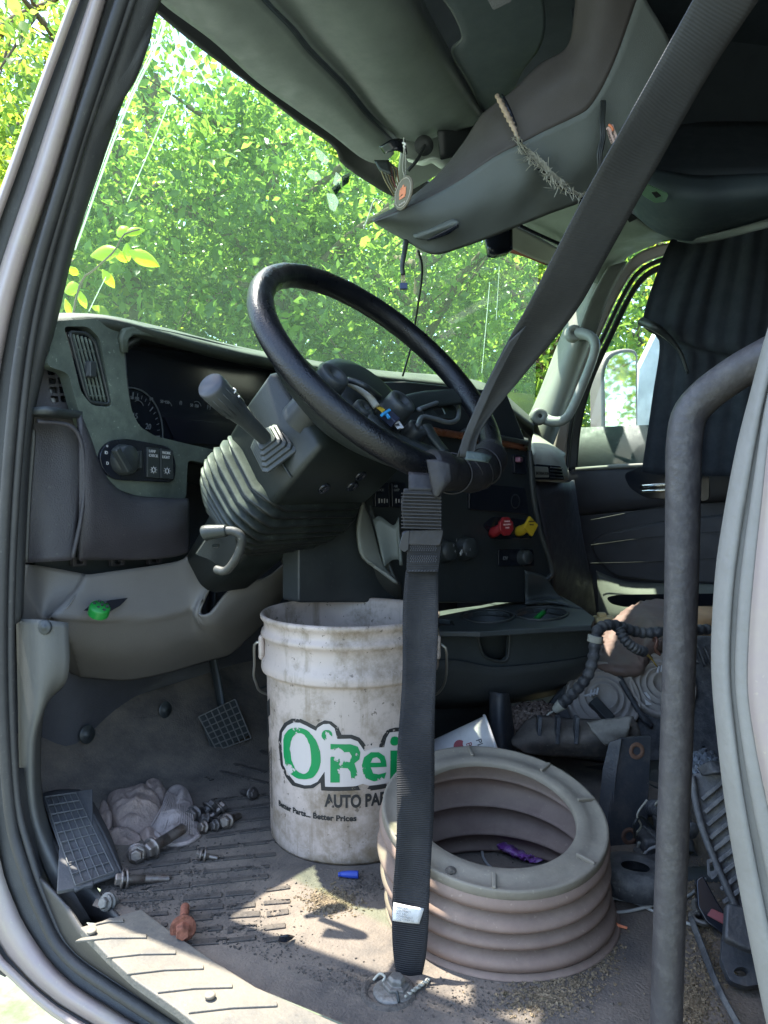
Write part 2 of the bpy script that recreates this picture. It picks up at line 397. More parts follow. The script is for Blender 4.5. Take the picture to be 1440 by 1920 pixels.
# ================================================================== OUTSIDE
def ground():
    n = 60; V = []; 
    xs = np.linspace(-1, 1, n)
    for j in xs:
        for i in xs:
            x = np.sign(i)*abs(i)**2.2*200; y = np.sign(j)*abs(j)**2.2*200
            V.append((x, y, -1.15+.04*math.sin(x*.9)*math.cos(y*.7)))
    g = mat('dry_grass_ground', (.19, .21, .185), .95, bump=1, bscale=30, stain=(.08, .11, .03), stainamt=.9, stscale=1.5, var=.2)
    o = put('ground', V, grid_faces(n, n), g, None); tag(o, kind='structure', label='dry grassy ground outside the truck', cat='ground')
ground()

def leaves(name, C, S, m, parent, up=.5):
    n = len(C); rng = RNG
    d = rng.normal(size=(n, 3)); d /= np.linalg.norm(d, axis=1)[:, None]
    nr = rng.normal(size=(n, 3))*.8+np.array([0, 0, up*1.6]); nr -= d*(nr*d).sum(1)[:, None]; nr /= np.linalg.norm(nr, axis=1)[:, None]
    s = np.cross(d, nr); L = S[:, None]
    a = C-d*L*.5; b = C+d*L*.5-nr*L*.06; e = C+s*L*.26+nr*L*.10; f = C-s*L*.26+nr*L*.10; e2 = C+d*L*.22+s*L*.18+nr*L*.07; f2 = C+d*L*.22-s*L*.18+nr*L*.07
    mid = C+nr*L*.0
    V = np.stack([a, e, e2, b, f2, f, mid], 1).reshape(-1, 3).astype(np.float32)
    base = (np.arange(n)*7)[:, None]
    q = np.concatenate([base+np.array([[0, 1, 2, 6]]), base+np.array([[6, 2, 3, 4]]), base+np.array([[0, 6, 4, 5]])], 1).reshape(-1).astype(np.int32)
    me = bpy.data.meshes.new(name); me.vertices.add(n*7); me.vertices.foreach_set('co', V.ravel())
    me.loops.add(len(q)); me.loops.foreach_set('vertex_index', q); me.polygons.add(n*3)
    me.polygons.foreach_set('loop_start', np.arange(0, len(q), 4, dtype=np.int32)); me.update(calc_edges=True)
    me.materials.append(m); o = bpy.data.objects.new(name, me); sc.collection.objects.link(o)
    o.parent = parent; o.matrix_basis = parent.matrix_basis.inverted(); return o

def tree(base, h, cr_, nleaf, leaf, label, lean=(0, 0), mleaf=None, nb=14, low=.25, flat=1.):
    base = Vector(base); t = thing('broadleaf_tree', label, 'tree', 'trees around the truck', base)
    top = base+Vector((lean[0], lean[1], h*.72))
    p = [base, base.lerp(top, .35)+Vector((random.uniform(-.2, .2), random.uniform(-.2, .2), 0)), base.lerp(top, .7)+Vector((random.uniform(-.25, .25), random.uniform(-.25, .25), 0)), top]
    V = []; F = []
    def seg(pts, r0, r1):
        P_ = cr(pts, 12); T, A, B = frames(P_); o = len(V); k = 7
        for i in range(12):
            r = r0+(r1-r0)*i/11
            for j in range(k):
                a = 2*math.pi*j/k; V.append(P_[i]+(A[i]*math.cos(a)+B[i]*math.sin(a))*r)
        F.extend([tuple(x+o for x in f) for f in grid_faces(12, k, True)])
        return P_
    tr = seg(p, h*.022, h*.007)
    cen = []
    for i in range(nb):
        f = low+(.98-low)*i/nb; s = Vector(tr[int(f*11)]); az = i*2.4+random.random(); ln = cr_*(1.05-.5*f)*random.uniform(.75, 1.1)
        e = s+Vector((math.cos(az)*ln, math.sin(az)*ln, ln*random.uniform(.15, .6)))
        mid = s.lerp(e, .5)+Vector((0, 0, ln*.12)); q = seg([s, mid, e], h*.008, h*.002)
        for k in range(6):
            c = Vector(q[random.randint(4, 11)])+Vector((random.gauss(0, 1), random.gauss(0, 1), random.gauss(0, 1)))*cr_*.16
            if k < 3: seg([Vector(q[5+k*2]), c], h*.0022, h*.0008)
            cen.append((c, cr_*random.uniform(.14, .30)))
    put('trunk', V, F, m_bark, t, True, recalc=False)
    C = np.array([tuple(c) for c, r in cen]); Rr = np.array([r for c, r in cen])
    idx = RNG.integers(0, len(C), nleaf); d = RNG.normal(size=(nleaf, 3)); d /= np.linalg.norm(d, axis=1)[:, None]
    rr = RNG.random(nleaf)**.45
    pts = C[idx]+d*(rr*Rr[idx])[:, None]*np.array([1.15, 1.15, .8]); S = leaf*.86*np.exp(RNG.normal(size=nleaf)*.33)
    leaves('crown', pts, S, mleaf or m_leaf, t)
    return t
def at(az, dist, z=-1.15):
    "place by bearing from the cab (deg to the right of straight ahead)"
    return (1.3+dist*math.sin(rad(az)), .5+dist*math.cos(rad(az)), z)
T_ = [
 (35, 6.2, 7.2, 2.3, 26000, .085, 'leafy green tree filling the left part of the windshield'),
 (49, 6.2, 7.0, 2.3, 26000, .085, 'leafy green tree behind the steering wheel beyond the windshield'),
 (63, 6.4, 6.8, 2.3, 26000, .085, 'leafy green tree beyond the middle of the windshield'),
 (75, 7.0, 6.6, 2.2, 15000, .085, 'leafy green tree beyond the right end of the windshield'),
 (90, 6.6, 5.6, 2.1, 13000, .09, 'sunlit tree seen through the passenger door window'),
 (41, 10., 10.5, 3.6, 16000, .13, 'taller tree behind the front row on the left of the windshield'),
 (57, 10.5, 10.0, 3.6, 16000, .13, 'taller tree behind the front row in the middle of the windshield'),
 (71, 11., 10., 3.6, 14000, .13, 'taller tree behind the front row near the passenger pillar'),
 (88, 11., 9.0, 3.4, 9000, .14, 'distant tree beyond the passenger side mirror'),
 (26, 7.5, 9.5, 2.8, 15000, .10, 'tall thin branched tree outside left of the driver pillar'),
]
for az, di, h, c_, nl, lf, lb in T_:
    tree(at(az, di), h, c_, nl, lf, lb, mleaf=m_leaf2 if az in (90, 26) else m_leaf, low=.10, nb=18)
tree((4.6, -8.5, -1.15), 8., 3., 12000, .13, 'tree far behind the truck, seen only as a reflection in the passenger mirror', mleaf=m_leaf2, low=.1)
def wood():
    n = 62000; a = RNG.uniform(rad(5), rad(110), n); dist = 14.5+2.5*RNG.random(n)+np.sin(a*9)*.8; zt = 11+1.6*np.sin(a*13)+1.2*np.sin(a*29+1)
    z = -1.1+zt*RNG.random(n)**.8
    keep = (np.sin(a*37+z*2.1)+np.sin(z*4.3-a*21)+np.sin(a*61-z*1.3)) > -1.55
    pts = np.stack([1.3+dist*np.sin(a), .5+dist*np.cos(a), z], 1)[keep]
    r = bpy.data.objects.new('far_wood', None); link(r)
    o = leaves('far_wood', pts, .21*RNG.uniform(.5, 1.3, len(pts)), m_leaf, r); o.parent = None; bpy.data.objects.remove(r)
    tag(o, 'mass of far green woodland behind all the trees', 'woodland', kind='stuff')
wood()
for az in (36, 52, 68, 86):
    sh = thing('leafy_bush', {36: 'dense low green bush beneath the left windshield trees', 52: 'dense low green bush beneath the tree behind the wheel', 68: 'dense low green bush beneath the middle windshield trees', 86: 'dense low green bush beneath the trees by the passenger pillar'}[az], 'bush', 'bushes in front of the truck', at(az, 4.6))
    c = np.array(at(az, 4.6, -.55)); n = 9000
    d = RNG.normal(size=(n, 3)); d /= np.linalg.norm(d, axis=1)[:, None]
    pts = c+d*(RNG.random(n)[:, None]**.4)*np.array([1.35, 1.35, .95])*(1+.18*np.sin(d[:, :1]*7)*np.cos(d[:, 2:]*6)); pts = pts[pts[:, 2] > -1.13]
    leaves('crown', pts, .085*RNG.uniform(.6, 1.3, len(pts)), m_leaf, sh)
    tube('trunk', [at(az, 4.6), at(az, 4.6, -.6), at(az, 4.5, -.1)], [.03, .015], m_bark, sh, n=12, seg=7)

# leafy shoot right outside the windshield
vs = thing('leafy_shoot', 'bright yellow green shoot with big leaves against the lower left windshield', 'branch', None, P(120, 700, 1.9))
tube('stem', [P(118, 700, 1.9), P(148, 540, 1.95), P(178, 505, 1.95), P(215, 470, 1.95), P(232, 440, 1.95), P(262, 430, 1.95)], [.004, .002], m_bark, vs, n=24, seg=6)
def bigleaf(a, b, wd, dz, par, m):
    A = P(*a, dz); B = P(*b, dz+.03); ax = B-A; L = ax.length; ax.normalize(); s = ax.cross(FW).normalized(); nn = ax.cross(s)
    rows = []
    for k, (t, w_) in enumerate([(0, .02), (.18, .6), (.4, 1), (.65, .85), (.85, .45), (1, .02)]):
        c = A+ax*(L*t)+nn*(.012*math.sin(t*3)); q = L*wd*w_
        rows.append([c-s*q-nn*q*.5, c-s*q*.5-nn*q*.12, c, c+s*q*.5-nn*q*.12, c+s*q-nn*q*.5])
    patch('leaf', rows, m, par, nu=9, nv=10, thick=.0006)
for a, b, w_ in [((232, 440), (272, 432), .24), ((236, 445), (226, 425), .4), ((226, 470), (170, 480), .25), ((215, 468), (238, 492), .3), ((238, 455), (242, 490), .28),
                 ((240, 470), (300, 500), .26), ((192, 505), (215, 540), .28), ((150, 535), (122, 548), .34), ((150, 545), (162, 578), .26), ((128, 500), (146, 515), .35), ((122, 560), (140, 600), .2)]:
    bigleaf(a, b, w_*.88, 1.95, vs, m_shoot)

# ================================================================== TRUCK CAB SHELL
cab = thing('truck_cab', 'worn truck cab seen through its open driver door', 'truck cab', None, (0, 0, 0))
E0 = [(137, 0), (30, 290), (-60, 560), (-115, 900), (-125, 1300), (-90, 1600), (-25, 1775), (35, 1842), (76, 1880), (132, 1920), (420, 2090), (800, 2250)]
E0b = [(143, 0), (38, 290), (-50, 560), (-105, 900), (-118, 1300), (-84, 1600), (-20, 1768), (38, 1836), (80, 1874), (138, 1914), (426, 2080), (800, 2240)]
E2 = [(172, 0), (72, 300), (-24, 600), (-80, 900), (-95, 1300), (-65, 1580), (-6, 1750), (46, 1822), (90, 1862), (150, 1902), (436, 2060), (800, 2220)]
E3 = [(196, 0), (108, 300), (16, 600), (-22, 900), (-28, 1300), (-5, 1580), (26, 1694), (64, 1766), (107, 1822), (179, 1877), (450, 2030), (800, 2160)]
E4 = [(242, 0), (140, 300), (62, 600), (28, 900), (16, 1200), (26, 1480), (52, 1600), (88, 1700), (125, 1772), (215, 1842), (460, 1990), (800, 2110)]
E6 = [(300, -4), (284, 50), (280, 74), (256, 140), (232, 178), (190, 300), (140, 450), (104, 600), (80, 690), (58, 800), (48, 950), (40, 1150)]
def lead(E, px=0): return [(E[0][0]+(E[0][0]-E[1][0])*.9+px, E[0][1]+(E[0][1]-E[1][1])*.9)]+E
def on(E, x, x2=None):
    n = len(E); return [PX(a, b, x+((x2-x)*i/(n-1) if x2 is not None else 0)) for i, (a, b) in enumerate(E)]
patch('door_frame', [on(lead(E0), .675), on(lead(E0b), .672)], m_white, cab, nu=80, nv=4, thick=.008)
patch('window_channel', [on(lead(E0b), .682), on(lead(E2), .69)], m_ptrim, cab, nu=80, nv=5, thick=.006)
patch('door_jamb', [on(lead(E2), .686), [PX(a*.5+c*.5, b*.5+d*.5, .678) for (a, b), (c, d) in zip(lead(E2), lead(E3))], on(lead(E3), .692)], m_white, cab, nu=90, nv=8, thick=.006)
patch('inner_jamb', [on(lead(E3), .698), on(lead(E4), .712)], m_ptrim, cab, nu=90, nv=6, thick=.006)
mid = [PX(a*.72+c*.28, b*.72+d*.28, .695) for (a, b), (c, d) in zip(lead(E4), lead(E3))]
tube('rubber_seal', mid, .0085, m_rub, cab, n=120, seg=12)
tube('rubber_seal', [p+Vector((.004, 0, 0)) for p in on(lead(E4), .70)], .0055, m_rub, cab, n=120, seg=10)
E4u = [(242, 0), (140, 300), (62, 600), (36, 800), (28, 950), (18, 1180)]
patch('pillar_trim', [on(lead(E4u), .712), on([(270, -10), (236, 100), (165, 300), (90, 600), (60, 740), (44, 900), (34, 1165)], .722), on([(360, -150)]+E6, .745)], m_ptrim, cab, nu=90, nv=10, thick=.006)
patch('pillar_sun_block', [on([(360, -150)]+E6, .748), on([(360, -150)]+E6, .755), on([(360, -150)]+E6, .765)], m_ptrim, cab, nu=90, nv=5, thick=.003)  # unseen sheet behind the trim, added to keep stray sun off the floor
# sun gap wall that closes the cab between pillar and firewall, exterior cowl below the windshield
def quad(name, a, b, c, d, m, par, th=.01, nu=8, nv=8): return patch(name, [[a, b], [d, c]], m, par, nu=nu, nv=nv, thick=th)
V_ = Vector
quad('side_wall', V_((2.72, 1.30, -.2)), V_((2.72, 1.30, .80)), V_((2.72, -.1, .80)), V_((2.72, -.1, -.2)), m_door, cab)
quad('side_wall', V_((.735, 1.32, -.2)), V_((.735, 1.32, .85)), V_((.735, 1.10, .85)), V_((.735, 1.10, -.2)), m_wall, cab)
quad('firewall', V_((.74, 1.30, -.1)), V_((2.72, 1.18, -.1)), V_((2.72, 1.18, .82)), V_((.74, 1.30, .82)), m_wall, cab)
quad('cowl', V_((.66, 1.24, .80)), V_((2.74, 1.15, .80)), V_((2.74, 2.0, .62)), V_((.66, 2.0, .62)), mat('cowl_white', (.6, .6, .58), .4), cab)
quad('dash_sun_block', V_((.725, .97, .70)), V_((.725, 1.32, .70)), V_((.92, 1.32, .70)), V_((.92, 1.02, .70)), m_blk, cab)  # hidden plate, added to block sun rays to the floor by the footrest
# roof, back wall, passenger side
patch('roof', [[V_((.74, .78, 1.44)), V_((1.3, .86, 1.50)), V_((1.9, .86, 1.52)), V_((2.72, .72, 1.42))],
               [V_((.72, .7, 1.55)), V_((1.3, .7, 1.64)), V_((1.9, .7, 1.64)), V_((2.74, .6, 1.5))],
               [V_((.72, .1, 1.62)), V_((1.3, .1, 1.70)), V_((1.9, .1, 1.70)), V_((2.74, .1, 1.6))],
               [V_((.72, -2.2, 1.62)), V_((1.3, -2.2, 1.70)), V_((1.9, -2.2, 1.70)), V_((2.74, -2.2, 1.6))]], m_shelfd, cab, nu=30, nv=30, thick=.03)
quad('back_wall', V_((.7, -1.3, -.2)), V_((2.74, -1.3, -.2)), V_((2.74, -1.3, 1.65)), V_((.7, -1.3, 1.65)), m_headd, cab)
quad('sleeper_side', V_((2.74, -1.3, -.2)), V_((2.74, .0, -.2)), V_((2.74, .0, 1.62)), V_((2.74, -1.3, 1.62)), m_headd, cab)
quad('driver_rear_side', V_((.70, -1.3, -.2)), V_((.70, .0, -.2)), V_((.70, .0, 1.62)), V_((.70, -1.3, 1.62)), m_white, cab)
# roof side rail above the open door
tube('roof_rail', [V_((0.670, .80, 1.27)), V_((0.665, .62, 1.42)), V_((0.665, .35, 1.50)), V_((0.665, .1, 1.53)), V_((0.665, -.5, 1.55))], .03, m_white, cab, n=30)
tube('rubber_seal', [V_((0.655, .78, 1.24)), V_((0.650, .60, 1.385)), V_((0.650, .35, 1.46)), V_((0.650, .1, 1.49)), V_((0.650, -.3, 1.5))], .01, m_rub, cab, n=30)

# worn rear edge of the door opening (right side of the photo)
B1 = [(1470, 540), (1437, 646), (1415, 729), (1387, 841), (1361, 980), (1346, 1095), (1340, 1250), (1353, 1402), (1371, 1541), (1396, 1682), (1424, 1823), (1445, 1925), (1480, 2080)]
B2 = [(1500, 560), (1470, 700), (1447, 800), (1430, 950), (1418, 1060), (1408, 1180), (1405, 1290), (1418, 1390), (1438, 1490), (1470, 1640), (1500, 1780), (1525, 1900), (1560, 2080)]
B1m = [((a*2+c)/3, (b*2+d)/3) for (a, b), (c, d) in zip(B1, B2)]; B1n = [((a+2*c)/3, (b+2*d)/3) for (a, b), (c, d) in zip(B1, B2)]
patch('rear_door_edge', [on(B1, .70), on([(x+1, y) for x, y in B1], .685), on(B1m, .676), on([(x+2, y) for x, y in B1m], .682), on(B1n, .680), on([(x+3, y) for x, y in B1n], .672), on(B2, .670)], m_worn, cab, nu=90, nv=30, thick=.005)
patch('rear_door_frame', [on(B2, .668), on([(x+60, y) for x, y in B2], .662), on([(x+260, y) for x, y in B2], .66)], m_white, cab, nu=60, nv=8, thick=.005)

# windshield: curved glass, its frit, streaks on it
def WS(px, py):
    "point of the raked glass"
    # plane through header (Y .86 z 1.33) and base (Y 1.30 z .84), bowed forward in the middle
    pf = plane_fn((1.7, 1.16, 1.10), (.02, .74, .66)); return pf(px, py)
GT = [(250, -20), (285, 22), (380, 100), (480, 172), (560, 235), (626, 280), (642, 312), (700, 352), (745, 376), (860, 425), (1035, 505)]
GB = [(20, 700), (110, 640), (220, 690), (350, 740), (500, 780), (600, 800), (700, 810), (780, 815), (840, 820), (900, 825), (1000, 880)]
patch('windshield', [[WS(x-25, y-25) for x, y in GT], [WS(*p) for p in GB]], m_glass, cab, nu=40, nv=20, thick=0)
def band(E, up, d): return [WS(x+up, y-up*.8)-FW*d for x, y in E]
GTb = [(300, -30), (310, 2), (400, 70), (480, 146), (560, 204), (625, 248), (680, 290), (715, 298), (760, 330), (880, 380), (1060, 480)]
gt = [WS(*p) for p in GT]; gb = [WS(*p) for p in GTb]
patch('windshield_frit', [[p-UP*0 - FW*.012 for p in gt], [p-FW*.02 for p in gb]], mat('frit_black', (.008, .009, .011), .5), cab, nu=60, nv=5, thick=.004)
def streak(pts, r, par=cab, m=m_streak, nm='glass_streak', n=30):
    tube(nm, [WS(x, y)-FW*.004 for x, y in pts], r, m, par, n=n, seg=5, flat=.3)
streak([(312, 40), (295, 90), (255, 170), (225, 240), (195, 320), (160, 420), (142, 470)], .0022)
streak([(305, 45), (288, 92), (249, 172), (219, 242), (189, 322), (154, 422)], .0012)
streak([(365, 85), (335, 150), (300, 240), (270, 310), (240, 380)], .0014)
streak([(200, 520), (180, 560), (168, 585)], .0012)
streak([(918, 530), (910, 620), (903, 700)], .0012)
streak([(936, 500), (930, 600)], .0008)
streak([(352, 95), (388, 155), (402, 165)], .002)
def scrap(nm, pts, m, th=.0008, dd=.006):
    pf = plane_fn(WS(640, 350)-Vector((0, .74, .66))*0, (.02, .74, .66))
    return plate(nm, pts, pf, th, m, cab, bevel=0, off=dd)
scrap('glue_residue', rounded([(590, 275), (605, 285), (618, 300), (612, 310), (596, 298)], 4), m_resid)
scrap('glue_residue', rounded([(578, 318), (596, 322), (604, 336), (590, 340), (576, 330)], 5), m_resid)
scrap('glue_residue', rounded([(630, 322), (640, 332), (636, 352), (624, 345)], 2), m_resid, dd=.004)
scrap('glue_residue', rounded([(612, 362), (628, 364), (636, 378), (628, 398), (618, 392)], 4), m_resid)
scrap('tape_scrap', [(641, 331), (656, 323), (654, 342), (642, 351)], m_blkg, dd=.007)
scrap('tape_scrap', [(622, 354), (634, 340), (640, 352), (630, 366)], m_blkg, dd=.007)
for pts in ([(705, 375), (700, 380), (690, 410), (682, 430)], [(700, 374), (712, 378), (722, 386)], [(684, 430), (682, 424)]):
    tube('glue_residue', [WS(x, y)-FW*.006 for x, y in pts], .0016, m_wht, cab, n=8, seg=5)

# ================================================================== FLOOR
def floor():
    xs = np.linspace(.675, 2.72, 90); ys = np.linspace(-1.28, 1.25, 110); V = []
    for y in ys:
        for x in xs:
            z = 0
            x0_ = .675 if y < .75 else (.70 if y < .86 else .735); x = x0_+(x-.675)/(2.72-.675)*(2.72-x0_)
            if y > 1.02: z = (y-1.02)**1.5*1.2
            V.append((x, y, z))
    m = mat('rubber_floor_mat', (.055, .052, .050), .8, bump=.9, bscale=260, dust=1., dcol=(.215, .175, .135), stain=(.042, .038, .035), stainamt=.75, stscale=7, dscale=8)
    o = put('floor', V, grid_faces(110, 90), m); tag(o, 'dirty grey rubber floor mat of the cab', 'floor', kind='structure')
    # raised ribs of the mat
    R = [((345, 1408), (500, 1448)), ((375, 1436), (508, 1470)), ((330, 1440), (400, 1462)), ((395, 1500), (512, 1490)), ((470, 1400), (540, 1425)), ((450, 1380), (520, 1400)),
         ((400, 1522), (515, 1508)), ((400, 1546), (520, 1530)), ((385, 1570), (520, 1552))]
    for k in range(9):
        y = 1608+k*21.5; x0 = 236-k*3+(24 if k > 4 else 0)+(34 if k > 6 else 0); x1 = 520-k*4
        if k < 4: R += [((x0, y), (x0+130, y-15)), ((x0+133, y-15.5), (x1, y-15-(x1-x0-130)*.1))]
        else:
            for xa, xb in ((x0, 322), (346, 418), (426, 484), (494, 545)):
                if xb > xa+10: R.append(((xa, y-(xa-x0)*.09), (xb, y-(xb-x0)*.09)))
    P2 = []
    for a, b in R:
        A = PZ(*a, 0); B = PZ(*b, 0); c = (A+B)/2; ex = (B-A); ey = V_((0, 0, 1)).cross(ex)
        ex = ex+V_((0, random.uniform(-.006, .006), 0)); P2.append(boxd(c+V_((random.uniform(-.006, .006), random.uniform(-.002, .002), .0010)), ex, ey, (0, 0, 1), ex.length*random.uniform(.88, 1.04), random.uniform(.009, .014), .0028))
    mm = mat('rib_rubber', (.030, .028, .027), .7, bump=.9, bscale=300, dust=.7, dcol=(.14, .115, .09), dscale=40, alpha_noise=(45, .565))
    bmjoin('mat_rib', P2, mm, o, bevel=.0015)
    return o
FL = floor()
# scuff plate on the sill
sc_out = [(150, 1738), (205, 1722), (265, 1704), (320, 1745), (400, 1800), (480, 1850), (560, 1885), (650, 1925), (900, 2010), (800, 2110), (460, 1990), (380, 1930), (330, 1890), (250, 1835), (200, 1790)]
sp = plate('scuff_plate', sc_out, FZ(.010), .012, m_sill, cab, bevel=.002)
patch('sill_return', [[PX(*p, .705) for p in ((70, 1640), (96, 1706), (132, 1776), (222, 1842), (460, 1990), (800, 2110))], [PZ(*p, .004) for p in ((130, 1700), (152, 1738), (178, 1768), (262, 1836), (470, 1985), (800, 2100))]], m_rub, cab, nu=40, nv=5, thick=.004)
patch('sill_return', [[PX(*p, .74) for p in ((78, 1560), (112, 1640), (166, 1728))], [PZ(*p, .004) for p in ((150, 1600), (190, 1680), (240, 1735))]], m_rub, cab, nu=10, nv=5, thick=.004)
patch('sill_return', [[PX(*p, .705) for p in ((24, 1440), (48, 1600), (84, 1700), (122, 1774), (210, 1845))], [PX(*p, .745) for p in ((60, 1440), (88, 1600), (122, 1680), (175, 1745), (240, 1790))]], m_rub, cab, nu=30, nv=5, thick=.004)
def sill_rib(pts):
    tube('scuff_rib', [PZ(x, y, .011) for x, y in pts], .0022, m_sill, sp, n=12, seg=6)
def sill_slot(x0, y0, x1, y1, h=7):
    pf = FZ(.0125); c = [(x0, y0), (x0+12, y0-h*.9), ((x0+x1)/2, (y0+y1)/2-h-4), (x1, y1-h), (x1, y1), ((x0+x1)/2, (y0+y1)/2-3)]
    plate('scuff_rib', c, pf, .003, m_sill, sp, bevel=.0012)
for a in [(140+0, 1764, 275, 1757), (198, 1795, 330, 1787), (236, 1826, 382, 1815), (294, 1860, 436, 1850), (352, 1898, 520, 1885)]: sill_slot(*a)
sill_slot(178, 1733, 232, 1727, 6)
for x, y in ((172, 1750), (394, 1871)):
    lathe('screw', [(.0, .012), (.006, .0125), (.006, .0155), (.003, .016), (.0, .0145)], m_hring, PZ(x, y, .011)-V_((0, 0, .011)), (0, 0, 1), sp, seg=20)

# ---- footwell
kt = patch('kick_trim', [[PX(33, 1160, .73), PX(36, 1300, .73), PX(40, 1450, .73), PX(52, 1530, .73), PX(92, 1645, .728), PX(150, 1742, .726)],
                    [PX(80, 1162, .722), PX(80, 1300, .722), PX(60, 1400, .725), PX(66, 1530, .728), PX(112, 1640, .73), PX(166, 1728, .73)],
                    [PX(128, 1168, .75), PX(126, 1270, .75), PX(80, 1335, .755), PX(78, 1500, .76), PX(125, 1620, .755), PX(205, 1722, .74)]], m_kick, cab, nu=60, nv=14, thick=.005)
lathe('screw', [(0, .003), (.004, .003), (.0045, .001), (.009, .0015), (.011, 0), (.011, -.003)], m_blk, PX(83, 1176, .72), (-1, -.3, .1), kt, seg=24)
patch('footwell_panel', [[PY(60, 1160, 1.24), PY(60, 1300, 1.24), PY(70, 1480, 1.22), PY(110, 1640, 1.0)],
                         [PY(130, 1160, 1.20), PY(140, 1300, 1.20), PY(150, 1430, 1.2), PY(180, 1560, 1.12)],
                         [PY(220, 1180, 1.24), PY(220, 1300, 1.24), PY(225, 1410, 1.24), PY(240, 1500, 1.17)],
                         [PY(345, 1180, 1.28), PY(345, 1260, 1.28), PY(342, 1365, 1.28), PY(345, 1430, 1.18)]], m_wall, cab, nu=24, nv=20, thick=.004)
for x, y in ((165, 1377), (311, 1331)):
    lathe('trim_screw', [(0, .004), (.008, .003), (.009, .0), (.016, .001), (.018, -.002)], m_blk, PY(x, y, 1.19), (0, -1, .1), cab, seg=24)
# dead pedal with a grid of pockets
def griddy(name, q, m, par, nu, nv, th=.006, bw=.12, base=m_blk, label=None):
    A, B, C, D = [V_(p) for p in q]; n = (B-A).cross(D-A).normalized()
    if n.dot(CAM-A) < 0: n = -n
    f = lambda u, v: (A*(1-u)+B*u)*(1-v)+(D*(1-u)+C*u)*v
    its = []
    def bar(p, r, w_): 
        ex = r-p; its.append(boxd((p+r)/2+n*th*.5, ex, n.cross(ex), n, ex.length, w_, th))
    wd = (B-A).length/nu*bw
    for i in range(nu+1): bar(f(i/nu, 0), f(i/nu, 1), wd)
    for j in range(nv+1): bar(f(0, j/nv), f(1, j/nv), wd)
    for k, (v, f_) in enumerate(its): its[k] = ([p+n*(.0003*(k % 2)) for p in v], f_)
    g = bmjoin('tread', its, m, par, bevel=.0006, seg=1)
    bmjoin('pad', [boxd((A+B+C+D)/4-n*.004, B-A, n.cross(B-A), n, (B-A).length*1.02, (D-A).length*1.02, .007)], base, par, bevel=.002)
dp = thing('footrest', 'dark rubber footrest with a raised grid, left of the gloves', 'footrest', None, PZ(180, 1660))
gm = mat('footrest_rubber', (.085, .085, .088), .6, bump=.3, bscale=300, dust=.2)
bm_ = mat('footrest_base', (.05, .052, .058), .7, bump=.3, bscale=300, dust=.5, dcol=(.14, .13, .115))
qa = [PZ(84, 1496, .075), PZ(142, 1488, .075), PZ(214, 1636, .022), PZ(142, 1662, .022)]
griddy('tread', qa, gm, dp, 5, 9, th=.003, bw=.16, base=bm_)
patch('base', [[PZ(76, 1490, .073), PZ(110, 1482, .075), PZ(148, 1482, .073)], [PZ(108, 1580, .043), PZ(150, 1572, .045), PZ(192, 1566, .043)], [PZ(140, 1672, .016), PZ(180, 1656, .018), PZ(226, 1640, .016)]], bm_, dp, nu=14, nv=14, thick=.004)
patch('side', [[PZ(146, 1482, .073), PZ(192, 1566, .043), PZ(226, 1640, .016), PZ(232, 1652, 0)], [PZ(170, 1500, .03), PZ(205, 1570, .02), PZ(232, 1650, .004), PZ(236, 1658, 0)]], bm_, dp, nu=14, nv=5)
# brake pedal
bp = thing('brake_pedal', 'black brake pedal with a worn grid pad left of the bucket', 'pedal', None, PY(420, 1380, 1.12))
qb = [PY(372, 1344, 1.12), PY(440, 1311, 1.09), PY(470, 1384, 1.06), PY(406, 1407, 1.09)]
griddy('tread', qb, mat('pedal_rubber', (.11, .105, .1), .7, dust=.3), bp, 6, 6, th=.003, bw=.16)
tube('arm', [PY(420, 1360, 1.13), PY(410, 1290, 1.16), PY(395, 1200, 1.2), PY(400, 1100, 1.22)], .012, m_blk, bp, flat=.6)
ap = thing('accelerator_pedal', 'plain black accelerator pedal behind the bucket', 'pedal', None, PY(520, 1400, 1.15))
bmjoin('pad', [boxd(PY(520, 1340, 1.15), (1, 0, 0), (0, .45, .9), (0, -.9, .45), .06, .16, .012)], m_blk, ap, bevel=.004)
tube('arm', [PY(520, 1330, 1.17), PY(510, 1200, 1.22)], .008, m_blk, ap)

# ================================================================== DASHBOARD
da = thing('dashboard', 'dusty black truck dashboard below the windshield', 'dashboard', None, (1.2, 1.1, .5))
f1 = plane_fn((0, .91, 0), (.10, -1, .0))
fascia = [(104, 602), (186, 596), (300, 622), (480, 668), (600, 696), (600, 900), (440, 880), (352, 862), (349, 936), (262, 932), (222, 918), (198, 893), (182, 860), (163, 810), (145, 762), (128, 700), (88, 686)]
cl_hole = [(232, 648), (245, 628), (300, 636), (480, 678), (585, 706), (585, 870), (440, 852), (350, 832), (292, 818), (262, 800), (247, 770), (238, 720)]
v_hole = [(119, 612), (165, 612), (187, 634), (196, 680), (211, 764), (172, 760), (152, 735), (128, 640)]
fa = plate('fascia', fascia, f1, .02, m_dash, da, holes=[cl_hole, v_hole], r=10, bevel=.004)
